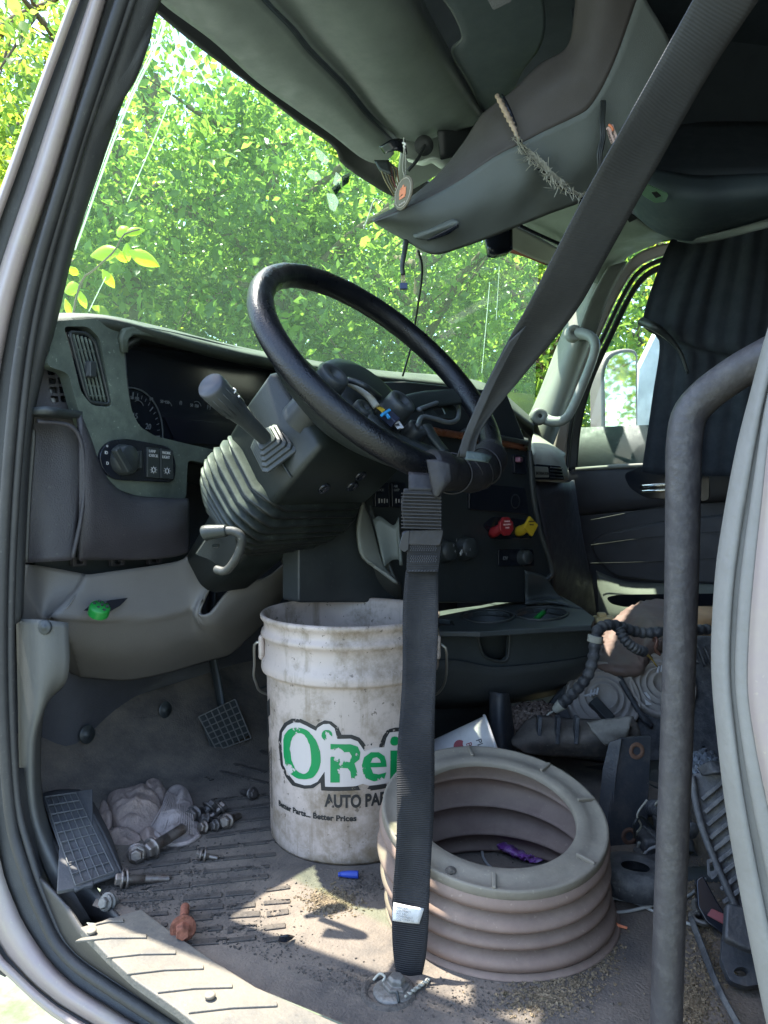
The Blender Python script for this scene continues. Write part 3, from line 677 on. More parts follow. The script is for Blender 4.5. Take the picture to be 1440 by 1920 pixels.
# brow over the cluster and dash top running to the passenger side
def D(px, py, d): return P(px, py, d)
def dY(px, py, y): return PY(px, py, y)
top_far = [dY(40, 584, 1.17), dY(90, 586, 1.16), dY(190, 590, 1.13), dY(300, 612, 1.12), dY(480, 655, 1.08), dY(700, 692, 1.0), dY(910, 716, .92), dY(1010, 790, .82)]
m_dasht = mat('dash_top_dusty', (.03, .036, .031), .65, bump=.3, bscale=600, dust=.7, dcol=(.15, .175, .14), dscale=18)
patch('dash_top', [[p+V_((0, .28, -.12)) for p in top_far], [p+V_((0, .1, -.035)) for p in top_far], [p+V_((0, .015, -.004)) for p in top_far], [dY(50, 600, 1.0), dY(104, 604, 1.0), dY(190, 600, .99), dY(300, 624, .98), dY(480, 670, .96), dY(700, 706, .90), dY(900, 734, .80), dY(1000, 800, .72)],
                   [dY(50, 610, 1.0), dY(104, 612, 1.0), dY(190, 612, 1.0), dY(300, 640, 1.0), dY(480, 684, 1.0), dY(700, 716, .92), dY(900, 742, .84), dY(1000, 820, .78)]], m_dasht, da, nu=60, nv=18, thick=.008)
patch('brow_edge', [[f1(236, 660, .004), f1(238, 634, .008), f1(262, 628, .01), f1(350, 646, .012), f1(480, 676, .014), f1(640, 706, .014)],
                    [f1(226, 660, .002), f1(226, 620, .006), f1(262, 612, .012), f1(350, 628, .016), f1(480, 660, .018), f1(640, 694, .018)]], m_dash, da, nu=40, nv=5, thick=.012)
# cluster recess
rec = plane_fn((0, 1.10, 0), (.10, -1, .0))
hood = [(232, 640), (245, 628), (300, 634), (480, 676), (700, 716), (900, 742)]
patch('cluster_hood', [[f1(x, y, -.004) for x, y in [(232, 650), (236, 632), (300, 636), (480, 680), (700, 720), (900, 748)]],
                       [f1(x, y, -.10)+V_((0, 0, -.012)) for x, y in [(232, 650), (236, 632), (300, 636), (480, 680), (700, 720), (900, 748)]]], m_blk, da, nu=30, nv=4, thick=.006)
patch('cluster_side', [[f1(232, 640, -.002), f1(238, 720, -.002), f1(252, 790, -.002), f1(300, 822, -.002), f1(440, 854, -.002), f1(600, 880, -.002)],
                       [f1(232, 640, -.10), f1(238, 720, -.10), f1(252, 790, -.10), f1(300, 822, -.10), f1(440, 854, -.10), f1(600, 880, -.10)]], m_blk, da, nu=30, nv=4, thick=.004)
gf = plane_fn((0, 1.08, 0), (.10, -1, -.12))
clu = plate('instrument_cluster', [(180, 640), (700, 700), (1000, 740), (1000, 1000), (600, 960), (330, 900), (200, 800)], gf, .01, m_blkg, da, bevel=0)
ic = [gf(x, y, .003) for x, y in ((225, 790),)]
def ring(name, cx, cy, r, pf, m, par, rr=.0012, a0=0, a1=360, off=.004, n=60):
    c = pf(cx, cy, off); n_ = pf.n; ex = V_((0, 0, 1)); ex = (ex-n_*ex.dot(n_)).normalized(); ey = n_.cross(ex)
    pts = [c+(ex*math.cos(rad(a))+ey*math.sin(rad(a)))*r for a in np.linspace(a0, a1, n)]
    return tube(name, pts, rr, m, par, n=n, seg=5, spline=False), c, ex, ey
m_ring = mat('gauge_ring', (.10, .11, .12), .3)
gr, gc, gex, gey = ring('gauge', 243, 820, .092, gf, m_ring, clu, .0016, -170, 170)
its = []
for k in range(41):
    a = rad(-170+k*8.5); dv = gex*math.cos(a)+gey*math.sin(a); L_ = .012 if k % 5 == 0 else .007
    its.append(boxd(gc+dv*(.084-L_/2), dv, gf.n.cross(dv), gf.n, L_, .0022 if k % 5 == 0 else .001, .0006))
bmjoin('tick_marks', its, m_printd, gr)
ptext('numeral', '15', m_printd, gf, 247, 784, 260, 786, 11, gr, off=.005)
ptext('numeral', '20', m_printd, gf, 272, 804, 285, 806, 11, gr, off=.005)
ptext('lettering', 'RPM', m_printd, gf, 250, 800, 266, 803, 6, gr, off=.005)
scp = plate('display', [(308, 782), (408, 792), (436, 835), (330, 830)], gf, .003, mat('dead_screen', (.012, .012, .02), .15), clu, r=5, off=.006, bevel=.001)
ring('gauge', 470, 850, .06, gf, m_ring, clu, .0014, -170, 170)
for k, (s, x, y) in enumerate([('50 100', 244, 748), ('(P)', 280, 750), ('50  150', 300, 755), ('(!)', 336, 757), ('50  150', 356, 762), ('[=]', 388, 765)]):
    ptext('lettering', s, m_printd, gf, x, y, x+20, y+3, 6, clu, off=.004)
for x in (258, 312, 368):
    ring('small_gauge', x, 768, .017, gf, m_printd, clu, .0007, 30, -60, n=12)
# big side vent
vt = plate('air_vent', [(124, 620), (160, 622), (180, 640), (190, 680), (206, 758), (175, 756), (157, 735), (133, 650)], f1, .004, m_blkg, da, r=6, off=-.022, bevel=.001)
vf = f1
tube('vent_frame', [vf(x, y, -.003) for x, y in rounded([(130, 622), (163, 625), (178, 642), (206, 758), (168, 754), (158, 730)], 8)], .0028, m_blk, vt, closed=True, n=60, seg=8)
for k in range(5):
    t = (k+.5)/5
    a = (133+t*38, 625+t*10); b = (165+t*36, 752+t*5)
    tube('slat', [vf(*a, -.006), vf((a[0]+b[0])/2+1, (a[1]+b[1])/2, -.006), vf(*b, -.006)], .0022, m_dash, vt, n=10, seg=6)
for a, b in [((140, 655), (183, 661)), ((160, 722), (196, 727)), ((165, 742), (200, 744))]:
    tube('slat', [vf(*a, -.008), vf(*b, -.008)], .0018, m_dash, vt, n=4, seg=6)
bmjoin('vent_knob', [boxd(vf(170, 693, .002), (1, 0, 0), (0, 0, 1), (0, 1, 0), .014, .026, .014)], m_blk, vt, bevel=.003)
# small demister vent on the end of the dash
f2 = plane_fn(PX(100, 720, .79), (-.55, -1, 0))
sv_holes = []
for j in range(4):
    for i in range(2):
        x = 88+i*18+j*2.4; y = 691+j*17
        sv_holes.append([(x, y), (x+14, y+1), (x+15, y+12), (x+2, y+12)])
sv = plate('demister_vent', [(66, 684), (122, 686), (146, 766), (60, 772), (55, 740)], f2, .02, m_bol, da, holes=sv_holes, r=6, hr=2, bevel=.002)
plate('vent_back', [(75, 690), (125, 692), (140, 762), (80, 762)], f2, .002, m_blkg, sv, off=-.018, bevel=0)
# driver side bolster
patch('bolster', [[PX(40, 775, .745), PX(38, 900, .745), PX(36, 1056, .745)],
                  [PX(60, 768, .755), PX(62, 900, .757), PX(52, 1055, .757)],
                  [f2(100, 768, .005), f2(100, 900, .008), f2(90, 1053, .01)],
                  [f2(148, 766, .0), f2(154, 880, .006), f2(135, 1050, .01)]], m_bol, da, nu=30, nv=16, thick=.008)
f3 = plane_fn(PY(200, 950, 1.0), (-.10, -1, -.10))
def bcol(x, yt, yb=1048, k=1.): return [f3(x, yt, -.012), f3(x, yt+8, .004*k), f3(x, yt+30, .012*k), f3(x, (yt+yb)/2, .016*k), f3(x, yb-30, .010*k), f3(x, yb, 0)]
patch('bolster', [bcol(148, 774, 1050, .6), bcol(166, 818), bcol(183, 866), bcol(206, 906), bcol(235, 927), bcol(262, 934), bcol(305, 937, 1045), bcol(335, 938, 1040, .8), bcol(352, 938, 1034, -.2)], m_bol, da, nu=24, nv=40, thick=.008)
tube('bolster_welt', [f3(70, 790, .0), f3(130, 798, .01), f3(152, 830, .012), f3(158, 900, .014), f3(152, 970, .014), f3(136, 1046, .012)], .0035, m_bol, da, n=30, seg=8)
patch('bolster_strip', [[PX(42, 812, .742), PX(38, 930, .742), PX(36, 1055, .742)], [PX(60, 800, .748), PX(66, 815, .75), PX(58, 930, .75), PX(52, 1054, .75)]], m_kick, da, nu=20, nv=5, thick=.004)
# headlight switch panel
f4 = plane_fn(f1(260, 870, .0), (.10, -1, .0))
swp = plate('switch_panel', [(206, 826), (240, 822), (322, 838), (331, 870), (328, 905), (215, 900), (192, 880), (186, 850)], f4, .012, m_blkg, da, r=14, off=.006, bevel=.002)
lathe('headlight_knob', [(0, .02), (.020, .02), (.024, .017), (.026, .004), (.026, 0)], m_blk, f4(228, 862, .006), f4.n, swp, seg=32)
bmjoin('knob_grip', [boxd(f4(228, 862, .030), (.6, .06, -.75), (.75, .07, .6), (0, 1, 0), .046, .012, .014)], m_blk, swp, bevel=.003)
for (a, b, c, d, s, s2, gx) in [(277, 838, 299, 897, 'LAMP', 'CHECK', 0), (302, 841, 325, 899, 'WORK', 'LIGHT', 0)]:
    k = plate('rocker_switch', [(a, b), (c, b+3), (c+1, d), (a, d-2)], f4, .006, m_blk, swp, r=2, off=.010, bevel=.0015)
    ptext('lettering', s, m_print, f4, a+2, b+10, c, b+12, 5.5, k, off=.011, ext=.0003)
    ptext('lettering', s2, m_print, f4, a+2, b+18, c, b+20, 5.5, k, off=.011, ext=.0003)
    ring('pictogram', (a+c)/2, d-16, .0042, f4, m_print, k, .0007, n=14, off=.0115)
    its = [boxd(f4((a+c)/2+10*math.cos(q)*.55, d-16+10*math.sin(q)*.55, .0115), (f4((a+c)/2+6*math.cos(q), d-16+6*math.sin(q), .0115)-f4((a+c)/2, d-16, .0115)), (0, 1, .01), (0, .01, 1), .003, .0008, .0008) for q in np.linspace(0, 6.28, 8, endpoint=False)]
    bmjoin('pictogram', its, m_print, k)
bmjoin('dimmer_wheel', [boxd(f4(258+4*i, 862+0*i, .010), (0, 0, 1), (1, 0, 0), (0, 1, 0), .030, .004, .008) for i in range(2)], m_blk, swp, bevel=.001)
for s, x, y in (('o', 203, 835), ('ID', 200, 848), ('D', 203, 868), ('*', 238, 836), ('*', 251, 866)):
    ptext('lettering', s, m_print, f4, x-4, y+3, x+10, y+5, 6, swp, off=.0072, ext=.0003)
# clips in the dark gap, then the loose grey knee panel
gap = plate('gap_bracket', [(70, 1030), (360, 1020), (420, 1050), (420, 1100), (60, 1100)], plane_fn(PY(200, 1050, 1.08), (-.1, -1, 0)), .01, m_blk, da, bevel=0)
gpf = plane_fn(PY(200, 1050, 1.06), (-.1, -1, 0))
for x, y in ((150, 1053), (222, 1053), (292, 1050)):
    plate('clip_slot', [(x-13, y-8), (x+14, y-9), (x+12, y+8), (x-12, y+9)], gpf, .01, m_bol, da, holes=[[(x-6, y-4), (x+6, y-4), (x+6, y+4), (x-6, y+4)]], bevel=.001)
def kcol(*L): return [PY(x, y, d) for x, y, d in L]
kn = patch('knee_panel', [
    [PX(47, 1058, .752), PX(42, 1100, .752), PX(36, 1160, .752), PX(34, 1168, .76)],
    kcol((82, 1062, 1.085), (80, 1100, 1.085), (78, 1155, 1.085), (79, 1162, 1.088), (90, 1200, 1.12), (110, 1245, 1.2)),
    kcol((156, 1076, 1.056), (140, 1104, 1.056), (100, 1150, 1.062), (102, 1158, 1.068), (135, 1215, 1.10), (150, 1266, 1.18)),
    kcol((162, 1078, 1.046), (147, 1108, 1.046), (108, 1154, 1.05), (110, 1162, 1.056), (142, 1216, 1.09), (158, 1268, 1.17)),
    kcol((220, 1070, 1.03), (214, 1110, 1.028), (206, 1158, 1.026), (207, 1166, 1.032), (215, 1222, 1.07), (235, 1274, 1.15)),
    kcol((290, 1060, 1.015), (286, 1110, 1.012), (285, 1156, 1.008), (286, 1164, 1.014), (290, 1216, 1.05), (305, 1262, 1.12)),
    kcol((340, 1050, 1.0), (340, 1100, .998), (335, 1146, .996), (336, 1154, 1.002), (345, 1200, 1.03), (365, 1245, 1.10)),
    kcol((362, 1034, .99), (362, 1090, .99), (358, 1138, .988), (359, 1146, .994), (368, 1195, 1.02), (395, 1236, 1.08)),
    kcol((384, 1052, .98), (378, 1100, .98), (364, 1148, .982), (366, 1155, .987), (382, 1195, 1.01), (412, 1232, 1.07)),
    kcol((404, 1075, .965), (385, 1118, .97), (368, 1156, .975), (398, 1196, 1.0), (430, 1226, 1.05)),
    kcol((386, 1116, .965), (376, 1136, .97), (374, 1164, .975), (404, 1194, .995), (440, 1218, 1.04)),
    kcol((372, 1148, .97), (376, 1156, .97), (388, 1170, .97), (412, 1190, .99), (450, 1210, 1.03)),
    kcol((392, 1150, .955), (400, 1158, .955), (410, 1168, .96), (428, 1182, .98), (458, 1200, 1.02)),
    kcol((424, 1112, .94), (430, 1130, .94), (436, 1148, .95), (450, 1168, .97), (470, 1190, 1.01)),
    kcol((450, 1094, .93), (458, 1112, .93), (466, 1130, .94), (476, 1150, .96), (490, 1170, 1.0)),
    kcol((500, 1082, .92), (504, 1095, .92), (506, 1110, .93), (510, 1128, .95), (515, 1142, .99)),
    kcol((545, 1048, .91), (545, 1062, .91), (543, 1080, .92), (540, 1096, .94), (536, 1108, .98)),
    kcol((562, 1060, .91), (562, 1070, .91), (560, 1082, .92), (556, 1092, .94), (550, 1100, .98))], m_knee, da, nu=40, nv=120, thick=.005)
tube('knee_welt', [PY(160, 1078, 1.068), PY(150, 1100, 1.05), PY(125, 1140, 1.045), PY(90, 1160, 1.07)], .002, m_knee, da, n=20, seg=6)
kf = plane_fn(PY(195, 1135, 1.0), (-.1, -1, .0))
plate('opening', [(158, 1145), (176, 1130), (240, 1121), (225, 1136), (205, 1147)], kf, .002, m_blkg, da, off=-.02, bevel=0)
gcp = thing('green_plug', 'bright green round diagnostic cap poking out of the grey knee panel', 'cap', None, kf(187, 1140))
lathe('cap', [(.0, .004), (.015, .004), (.0165, .001), (.0165, -.012)], m_lime, kf(187, 1140, .012), (-.15, -.5, .85), gcp, seg=28)
bmjoin('cap_hole', [lathe_data([(0, .0052), (.0026, .0052), (.0026, .003)], kf(187, 1140, .012)+V_((-.15, -.5, .85)).normalized()*0+(V_((1, 0, .45)).normalized()*math.cos(a)+V_((-.15, -.5, .85)).normalized().cross(V_((1, 0, .45)).normalized())*math.sin(a))*(.011 if k < 7 else .004), (-.15, -.5, .85), 8) for k, a in enumerate(list(np.linspace(0, 6.28, 7, endpoint=False))+[0, 3.1])], m_blk, gcp)

# ---- under-dash middle piece and centre stack (angled to the driver)
CA = P(700, 900, 1.42); CB = P(1030, 1000, 1.82); nrm = (CB-CA); nrm.z = 0; nrm = V_((0, 0, 1)).cross(nrm).normalized()
fc = plane_fn(CA, nrm if nrm.dot(CAM-CA) > 0 else -nrm)
cs = plate('centre_panel', [(560, 720), (760, 715), (950, 735), (985, 824), (994, 850), (1000, 930), (1015, 1000), (1032, 1060), (1036, 1082), (1000, 1130), (560, 1130)], fc, .05, m_blk, da, r=6, bevel=.004)
tube('centre_welt', [fc(993, 845, .008), fc(1000, 930, .01), fc(1014, 1000, .01), fc(1032, 1055, .01), fc(1034, 1078, .008), fc(1020, 1088, 0)], .006, m_conl, cs, n=30, seg=8)
patch('centre_crown', [[fc(860, 812, .0), fc(930, 826, .0), fc(990, 838, 0)], [fc(870, 806, .02), fc(930, 818, .02), fc(990, 830, .02)], [fc(880, 800, -.1), fc(930, 812, -.1), fc(990, 824, -.1)]], m_conl, cs, nu=12, nv=8, thick=.006)
tube('wood_trim', [fc(800, 806, .006), fc(870, 818, .008), fc(930, 829, .008), fc(985, 840, .006)], .008, m_wood2, cs, n=12, seg=8)
# side of the stack going away to the right
patch('centre_side', [[fc(996, 850, -.01), fc(1014, 1000, -.01), fc(1034, 1080, -.01), fc(1010, 1130, -.01)], [fc(996, 850, -.35), fc(1014, 1000, -.35), fc(1034, 1080, -.35), fc(1010, 1130, -.35)]], m_blk, cs, nu=16, nv=4)
for x, y in ((703, 905), (735, 905)):
    k = plate('rocker_switch', [(x, y), (x+26, y+1), (x+27, y+46), (x+1, y+46)], fc, .008, m_blkg, cs, r=2, off=.008, bevel=.002)
    ptext('lettering', 'DIFF' if x < 720 else 'AIR', m_printd, fc, x+3, y+9, x+20, y+9, 5, k, off=.0095)
    ptext('lettering', 'LOCK' if x < 720 else 'SUSP', m_printd, fc, x+3, y+16, x+20, y+16, 5, k, off=.0095)
    bmjoin('pictogram', [boxd(fc(x+8+5*i, y+34, .0095), (1, 0, 0), (0, 0, 1), (0, 1, 0), .003, .009-.002*(i % 2), .0008) for i in range(4)], m_print, k)
def dial(px, py, r, nm='dial_knob', ind=True):
    k = lathe(nm, [(0, .030), (r*.8, .030), (r*.92, .026), (r, .004), (r*1.15, .002), (r*1.15, 0)], m_blk, fc(px, py, .0), fc.n+V_((-.25, 0, .1)), cs, seg=28)
    if ind: bmjoin('indicator', [boxd(fc(px-3, py+8, .038), (1, 0, .6), (-.6, 0, 1), (0, 1, 0), .012, .007, .002)], m_print, k, bevel=.0005)
    return k
dial(868, 1028, .024); dial(830, 1034, .022, ind=False); dial(975, 1045, .018, ind=False)
for a in range(6):
    q = rad(20+a*42); ptext('lettering', '12345'[a % 5], m_printd, fc, 868+16*math.cos(q)-3, 1024+16*math.sin(q)+3, 900, 1027+16*math.sin(q), 5, cs, off=.034)
plate('screen_bezel', [(880, 905), (985, 915), (992, 965), (880, 955)], fc, .006, m_blkg, cs, r=4, off=.006)
plate('socket_panel', [(935, 1030), (1000, 1030), (1002, 1062), (935, 1062)], fc, .004, m_blkg, cs, r=3, off=.005)
ptext('lettering', '12V', m_printd, fc, 942, 1050, 960, 1050, 7, cs, off=.0065)
psw = plate('rocker_switch', [(963, 852), (985, 855), (988, 890), (966, 888)], fc, .01, m_blkg, cs, r=3, off=.008)
bmjoin('toggle', [boxd(fc(973, 862, .016), (1, 0, 0), (0, 0, 1), (0, 1, 0), .020, .013, .014)], mat('mauve_plastic', (.22, .09, .12), .4), psw, bevel=.004)
lathe('air_outlet', [(.0, .0), (.012, 0), (.016, .004), (.018, 0)], m_blk, fc(965, 940, .004), fc.n, cs, seg=20)
# air brake knobs: red octagon, yellow diamond; tilted stems
def brake_knob(px, py, hx, hy, m, sides, label, nm, R_, words, rot=0):
    t = thing(nm, label, 'knob', None, fc(px, py)); t.parent = da; t.location = Vector(fc(px, py))-da.location; del t['category']; t['label'] = label
    a = fc(px, py, .0); b = P(hx, hy, a.dot(HD)-.045); ax = (b-a).normalized(); Ls = (b-a).length
    lathe('stem', [(.0, 0), (.012, 0), (.012, .018), (.0105, .02), (.0105, Ls), (0, Ls)], m, a, ax, t, seg=20)
    face = (fc.n+V_((-.15, 0, .1))).normalized()
    ex = V_((0, 0, 1)); ex = (ex-face*ex.dot(face)).normalized(); ey = face.cross(ex); V = []
    for h in (0, .008):
        for k in range(sides):
            an = rad(rot)+2*math.pi*k/sides; V.append(b+face*h+(ex*math.cos(an)+ey*math.sin(an))*R_)
    F = [tuple(range(sides))[::-1], tuple(range(sides, 2*sides))]+[(k, (k+1) % sides, sides+(k+1) % sides, sides+k) for k in range(sides)]
    hd = put('head', V, F, m, t, False, bevel=.003)
    for i, wd in enumerate(words):
        text('lettering', wd, mat('knob_print', (.75, .55, .5), .6) if sides == 8 else m_ink2, b+face*.0085+ex*(.009-.007*i)+ey*0, -ey if (-ey).dot(RT) > 0 else ey, face, .0034, hd, ext=.0003, align='CENTER')
    return t
plate('knob_recess', [(905, 985), (925, 968), (990, 975), (1000, 1010), (930, 1012)], fc, .003, m_blkg, cs, r=8, off=.003)
brake_knob(922, 1000, 946, 987, m_red, 8, 'red octagonal air brake knob on the centre panel', 'brake_knob', .022, ['TRAILER', 'AIR SUPPLY', 'PUSH'], 22.5)
brake_knob(970, 998, 992, 987, m_yel, 4, 'yellow diamond parking brake knob on the centre panel', 'brake_knob', .024, ['PARKING', 'BRAKE'], 5)
# broken trim left of the stack
patch('torn_trim', [[P(690, 965, 1.40), P(702, 1000, 1.40), P(720, 1060, 1.38), P(745, 1095, 1.36)], [P(680, 940, 1.36), P(670, 990, 1.36), P(676, 1040, 1.36), P(700, 1060, 1.36)], ], m_trim, da, nu=12, nv=8)
patch('torn_trim', [[P(700, 975, 1.385), P(712, 968, 1.385), P(738, 985, 1.385), P(748, 970, 1.385)], [P(720, 1062, 1.37), P(735, 1050, 1.38), P(750, 1050, 1.38), P(752, 1060, 1.37)]], m_head, da, nu=12, nv=8)
patch('lower_shroud', [[P(520, 930, 1.5), P(640, 920, 1.46), P(690, 940, 1.42), P(700, 975, 1.41)], [P(520, 1020, 1.5), P(640, 1010, 1.45), P(705, 1040, 1.41), P(745, 1095, 1.38)],
                       [P(540, 1090, 1.55), P(640, 1095, 1.5), P(700, 1100, 1.46), P(752, 1100, 1.40)], [P(540, 1150, 1.7), P(640, 1150, 1.65), P(700, 1150, 1.6), P(752, 1150, 1.55)]], m_conl, da, nu=24, nv=16)
lathe('trim_screw', [(0, .002), (.009, .002), (.010, 0), (.02, .004), (.024, 0)], m_blk, P(632, 978, 1.44), -FW, da, seg=24)
# passenger side dash with its vent
dp_top = mat('passenger_dash', (.30, .30, .26), .6, bump=.2, bscale=300, dust=.5, dcol=(.42, .40, .32), stain=(.14, .14, .12), stainamt=.5, stscale=20)
patch('passenger_dash', [[P(1000, 812, 2.35), P(1045, 842, 2.25), P(1060, 852, 2.22)], [P(996, 838, 2.05), P(1040, 846, 2.08), P(1056, 862, 2.1)], [P(1000, 858, 2.0), P(1042, 862, 2.03), P(1062, 880, 2.08)], [P(1004, 902, 2.0), P(1050, 904, 2.03), P(1064, 900, 2.08)]], dp_top, da, nu=16, nv=12)
fp = plane_fn(P(1030, 880, 2.0), (-.45, -.9, 0))
av = plate('air_vent', [(1004, 870), (1052, 874), (1058, 900), (1004, 899)], fp, .01, m_blkg, da, r=3, off=.01, bevel=.001)
for i in range(4): tube('slat', [fp(1032, 877+6*i, .014), fp(1055, 879+6*i, .014)], .0018, m_blk, av, n=4, seg=6)
nmp = plate('name_plate', [(1004, 874), (1028, 876), (1030, 895), (1004, 895)], fp, .006, m_beige, da, r=2, off=.016, bevel=.001)
ptext('lettering', 'INTERNATIONAL', m_ink2, fp, 1005, 890, 1030, 891, 6, nmp, off=.017, sxx=.62)
patch('passenger_dash_lower', [[P(1002, 902, 2.0), P(1060, 905, 2.1), P(1075, 900, 2.3)], [P(1020, 1000, 2.0), P(1070, 1000, 2.2), P(1090, 1000, 2.4)], [P(1035, 1090, 2.1), P(1080, 1100, 2.3), P(1110, 1100, 2.45)], [P(1030, 1200, 2.3), P(1080, 1200, 2.4), P(1120, 1180, 2.5)]], m_door, da, nu=16, nv=16)

# ================================================================== STEERING COLUMN AND WHEEL
WC = V_((1.035, .575, .770)); WN = V_((-.13051564, -.74019097, .65960822)); W1 = V_((-.98480775, .17364818, 0)); W2 = WN.cross(W1)
def W(a, b, h=0.): return WC+W1*a+W2*b+WN*h
def wp(px, py, h=0.):
    pf = plane_fn(WC+WN*h, WN); q = pf(px, py); return q
def wang(px, py):
    q = wp(px, py)-WC; return math.atan2(q.dot(W2), q.dot(W1))
col = thing('steering_column', 'black steering column with dusty rubber bellows under the wheel', 'steering column', None, W(0, 0, -.45))
def rrect(a0, a1, b0, b1, s, r, n=8, rip=None):
    out = []; cx = [(a1-r, b1-r, 0), (a0+r, b1-r, 90), (a0+r, b0+r, 180), (a1-r, b0+r, 270)]
    for x, y, st in cx:
        for k in range(n):
            t = rad(st+90*k/(n-1)); out.append(W(x+r*math.cos(t), y+r*math.sin(t), -s))
    return out
def loft(name, secs, m, par, cap0=True, cap1=True, smooth=True, bevel=0):
    k = len(secs[0]); V = [p for s_ in secs for p in s_]; F = grid_faces(len(secs), k, True)
    if cap0: F.append(tuple(range(k))[::-1])
    if cap1: F.append(tuple(range((len(secs)-1)*k, len(secs)*k)))
    return put(name, V, F, m, par, smooth, bevel=bevel)
shr = loft('shroud', [rrect(-.05, .125, -.04, .075, .062, .02), rrect(-.07, .150, -.05, .098, .072, .018), rrect(-.073, .157, -.052, .104, .08, .010), rrect(-.07, .158, -.052, .104, .14, .010), rrect(-.066, .156, -.050, .100, .205, .012), rrect(-.06, .150, -.045, .092, .214, .02)], m_col, col, bevel=0)
tube('parting_line', [W(.1595, -.045, -.145), W(.1595, .1, -.145)], .0012, m_blk, col, n=6, seg=5)
sf = plane_fn(W(0, .1045, 0), -W2 if W2.z > 0 else W2)
for x, y in ((608, 916), (661, 912), (676, 893)):
    lathe('screw_hole', [(0, .0015), (.007, .0015), (.009, .0025), (.0105, .001), (.0105, -.002)], m_blkg, sf(x, y, .0), W2, col, seg=20)
# bellows
secs = []
for i in range(101):
    t = i/100; s = .205+.140*t; ph = (t*10) % 1; rp = .0095*(1-abs(2*ph-1)**1.6)-.004
    sag = .02*math.sin(t*math.pi)
    a0 = -.072+.040*t*t-rp-.01*math.sin(math.pi*t); a1 = .158-.020*t*t+rp+sag*1.5; b0 = -.055+.01*t-rp; b1 = .098-.012*t*t+rp+sag*.8
    sec = rrect(a0, a1, b0, b1, s, .045+.01*t)
    ws = [math.sin(k*1.7+i*.35) for k in range(len(sec))]
    secs.append([p+WN*(.006*math.sin(k*.45+t*2)) + W2*(.0015*ws[k]) for k, p in enumerate(sec)])
loft('bellows', secs, m_bel, col, False, False)
loft('lower_cover', [rrect(-.035, .112, -.045, .082, .325, .03), rrect(-.035, .10, -.04, .07, .42, .03), rrect(-.03, .09, -.04, .06, .50, .03)], m_col, col)
# turn stalk
st0 = P(507, 832, 1.10); st1 = P(394, 722, .985); ax = (st1-st0).normalized(); L_ = (st1-st0).length
stk = lathe('turn_stalk', [(0, -.02), (.0105, -.02), (.0105, .01), (.0125, L_*.45), (.0155, L_*.60), (.0175, L_*.63), (.019, L_*.8), (.0195, L_-.003), (.018, L_), (0, L_+.0005)], m_blk, st0, ax, col, seg=36)
lathe('stalk_cap', [(0, .0012), (.0175, .0012), (.019, -.001), (.019, -.004)], mat('stalk_cap', (.035, .037, .045), .45), st1, ax, stk, seg=36)
for k in range(14):
    a = k/14*6.28; b_ = V_((0, 0, 1)).cross(ax).normalized(); c_ = ax.cross(b_)
    tube('grip_rib', [st0+ax*(L_*.66)+(b_*math.cos(a)+c_*math.sin(a))*.0178, st0+ax*(L_*.93)+(b_*math.cos(a)+c_*math.sin(a))*.0193], .0008, m_blk, stk, n=3, seg=4)
wx = st0+ax*(L_*.55); tube('stalk_mark', [P(437, 728, 1.0), P(442, 732, 1.0), P(438, 738, 1.0)], .0012, m_print, stk, n=6, seg=4)
tube('stalk_mark', [P(447, 742, 1.0), P(449, 745, 1.0)], .0014, m_print, stk, n=4, seg=4)
bo = []
for i in range(5):
    q = .032-.0045*i; o = st0-ax*.012+ax*(.006*i)
    b_ = W1.cross(ax); b_ = (W2-ax*W2.dot(ax)).normalized(); c_ = ax.cross(b_)
    bo.append([o+b_*(q*x*1.1)+c_*(q*y) for x, y in ((-1, -.8), (-.8, -1), (.8, -1), (1, -.8), (1, .8), (.8, 1), (-.8, 1), (-1, .8))])
    bo.append([o+ax*.004+b_*(q*x*1.1)+c_*(q*y) for x, y in ((-1, -.8), (-.8, -1), (.8, -1), (1, -.8), (1, .8), (.8, 1), (-.8, 1), (-1, .8))])
loft('stalk_gaiter', bo, m_blk, stk, smooth=False, bevel=.001)
# tilt lever
lv = tube('tilt_lever', [P(384, 999, 1.06), P(410, 996, 1.055), P(438, 996, 1.05), P(452, 1006, 1.05), P(452, 1024, 1.055), P(442, 1048, 1.06), P(424, 1070, 1.07), P(405, 1068, 1.08)], .0062, mat('lever_paint', (.018, .019, .018), .5, bump=.3, bscale=200, dust=.3), col, n=50, seg=12)
tube('lever_grip', [P(384, 1000, 1.06), P(392, 998, 1.058), P(425, 995, 1.052)], [.0115, .0085], m_col, lv, n=16, seg=14)
plate('lever_bracket', [(395, 1000), (440, 1002), (445, 1035), (420, 1066), (395, 1050), (368, 1040)], plane_fn(P(410, 1030, 1.10), (-.5, -.8, 0)), .008, m_col, lv, r=4, holes=[[(398, 1020), (412, 1020), (412, 1027), (398, 1027)]], hr=3)

sw = thing('steering_wheel', 'worn black leather steering wheel with its centre cover missing', 'steering wheel', None, WC)
NR = 160; Rr = .22
def rim(a, o=0.): return WC+W1*(math.cos(a)*(Rr+o))+W2*(math.sin(a)*(Rr+o))
def rimtube(nm, a0, a1, r, m, n, rf=None, par=sw, closed=False, spl=False, h=0.):
    pts = [rim(a)+WN*h for a in (np.linspace(a0, a1, n, endpoint=not closed))]
    return tube(nm, pts, r, m, par, n=n, seg=22, closed=closed, spline=False, rfn=rf)
rimtube('rim', 0, 2*math.pi, .0195, m_leat, NR, rf=lambda t: 1+.0*t+.035*np.maximum(0, np.sin(t*2*np.pi*26))**6*((t > .55) & (t < .95)), closed=True)
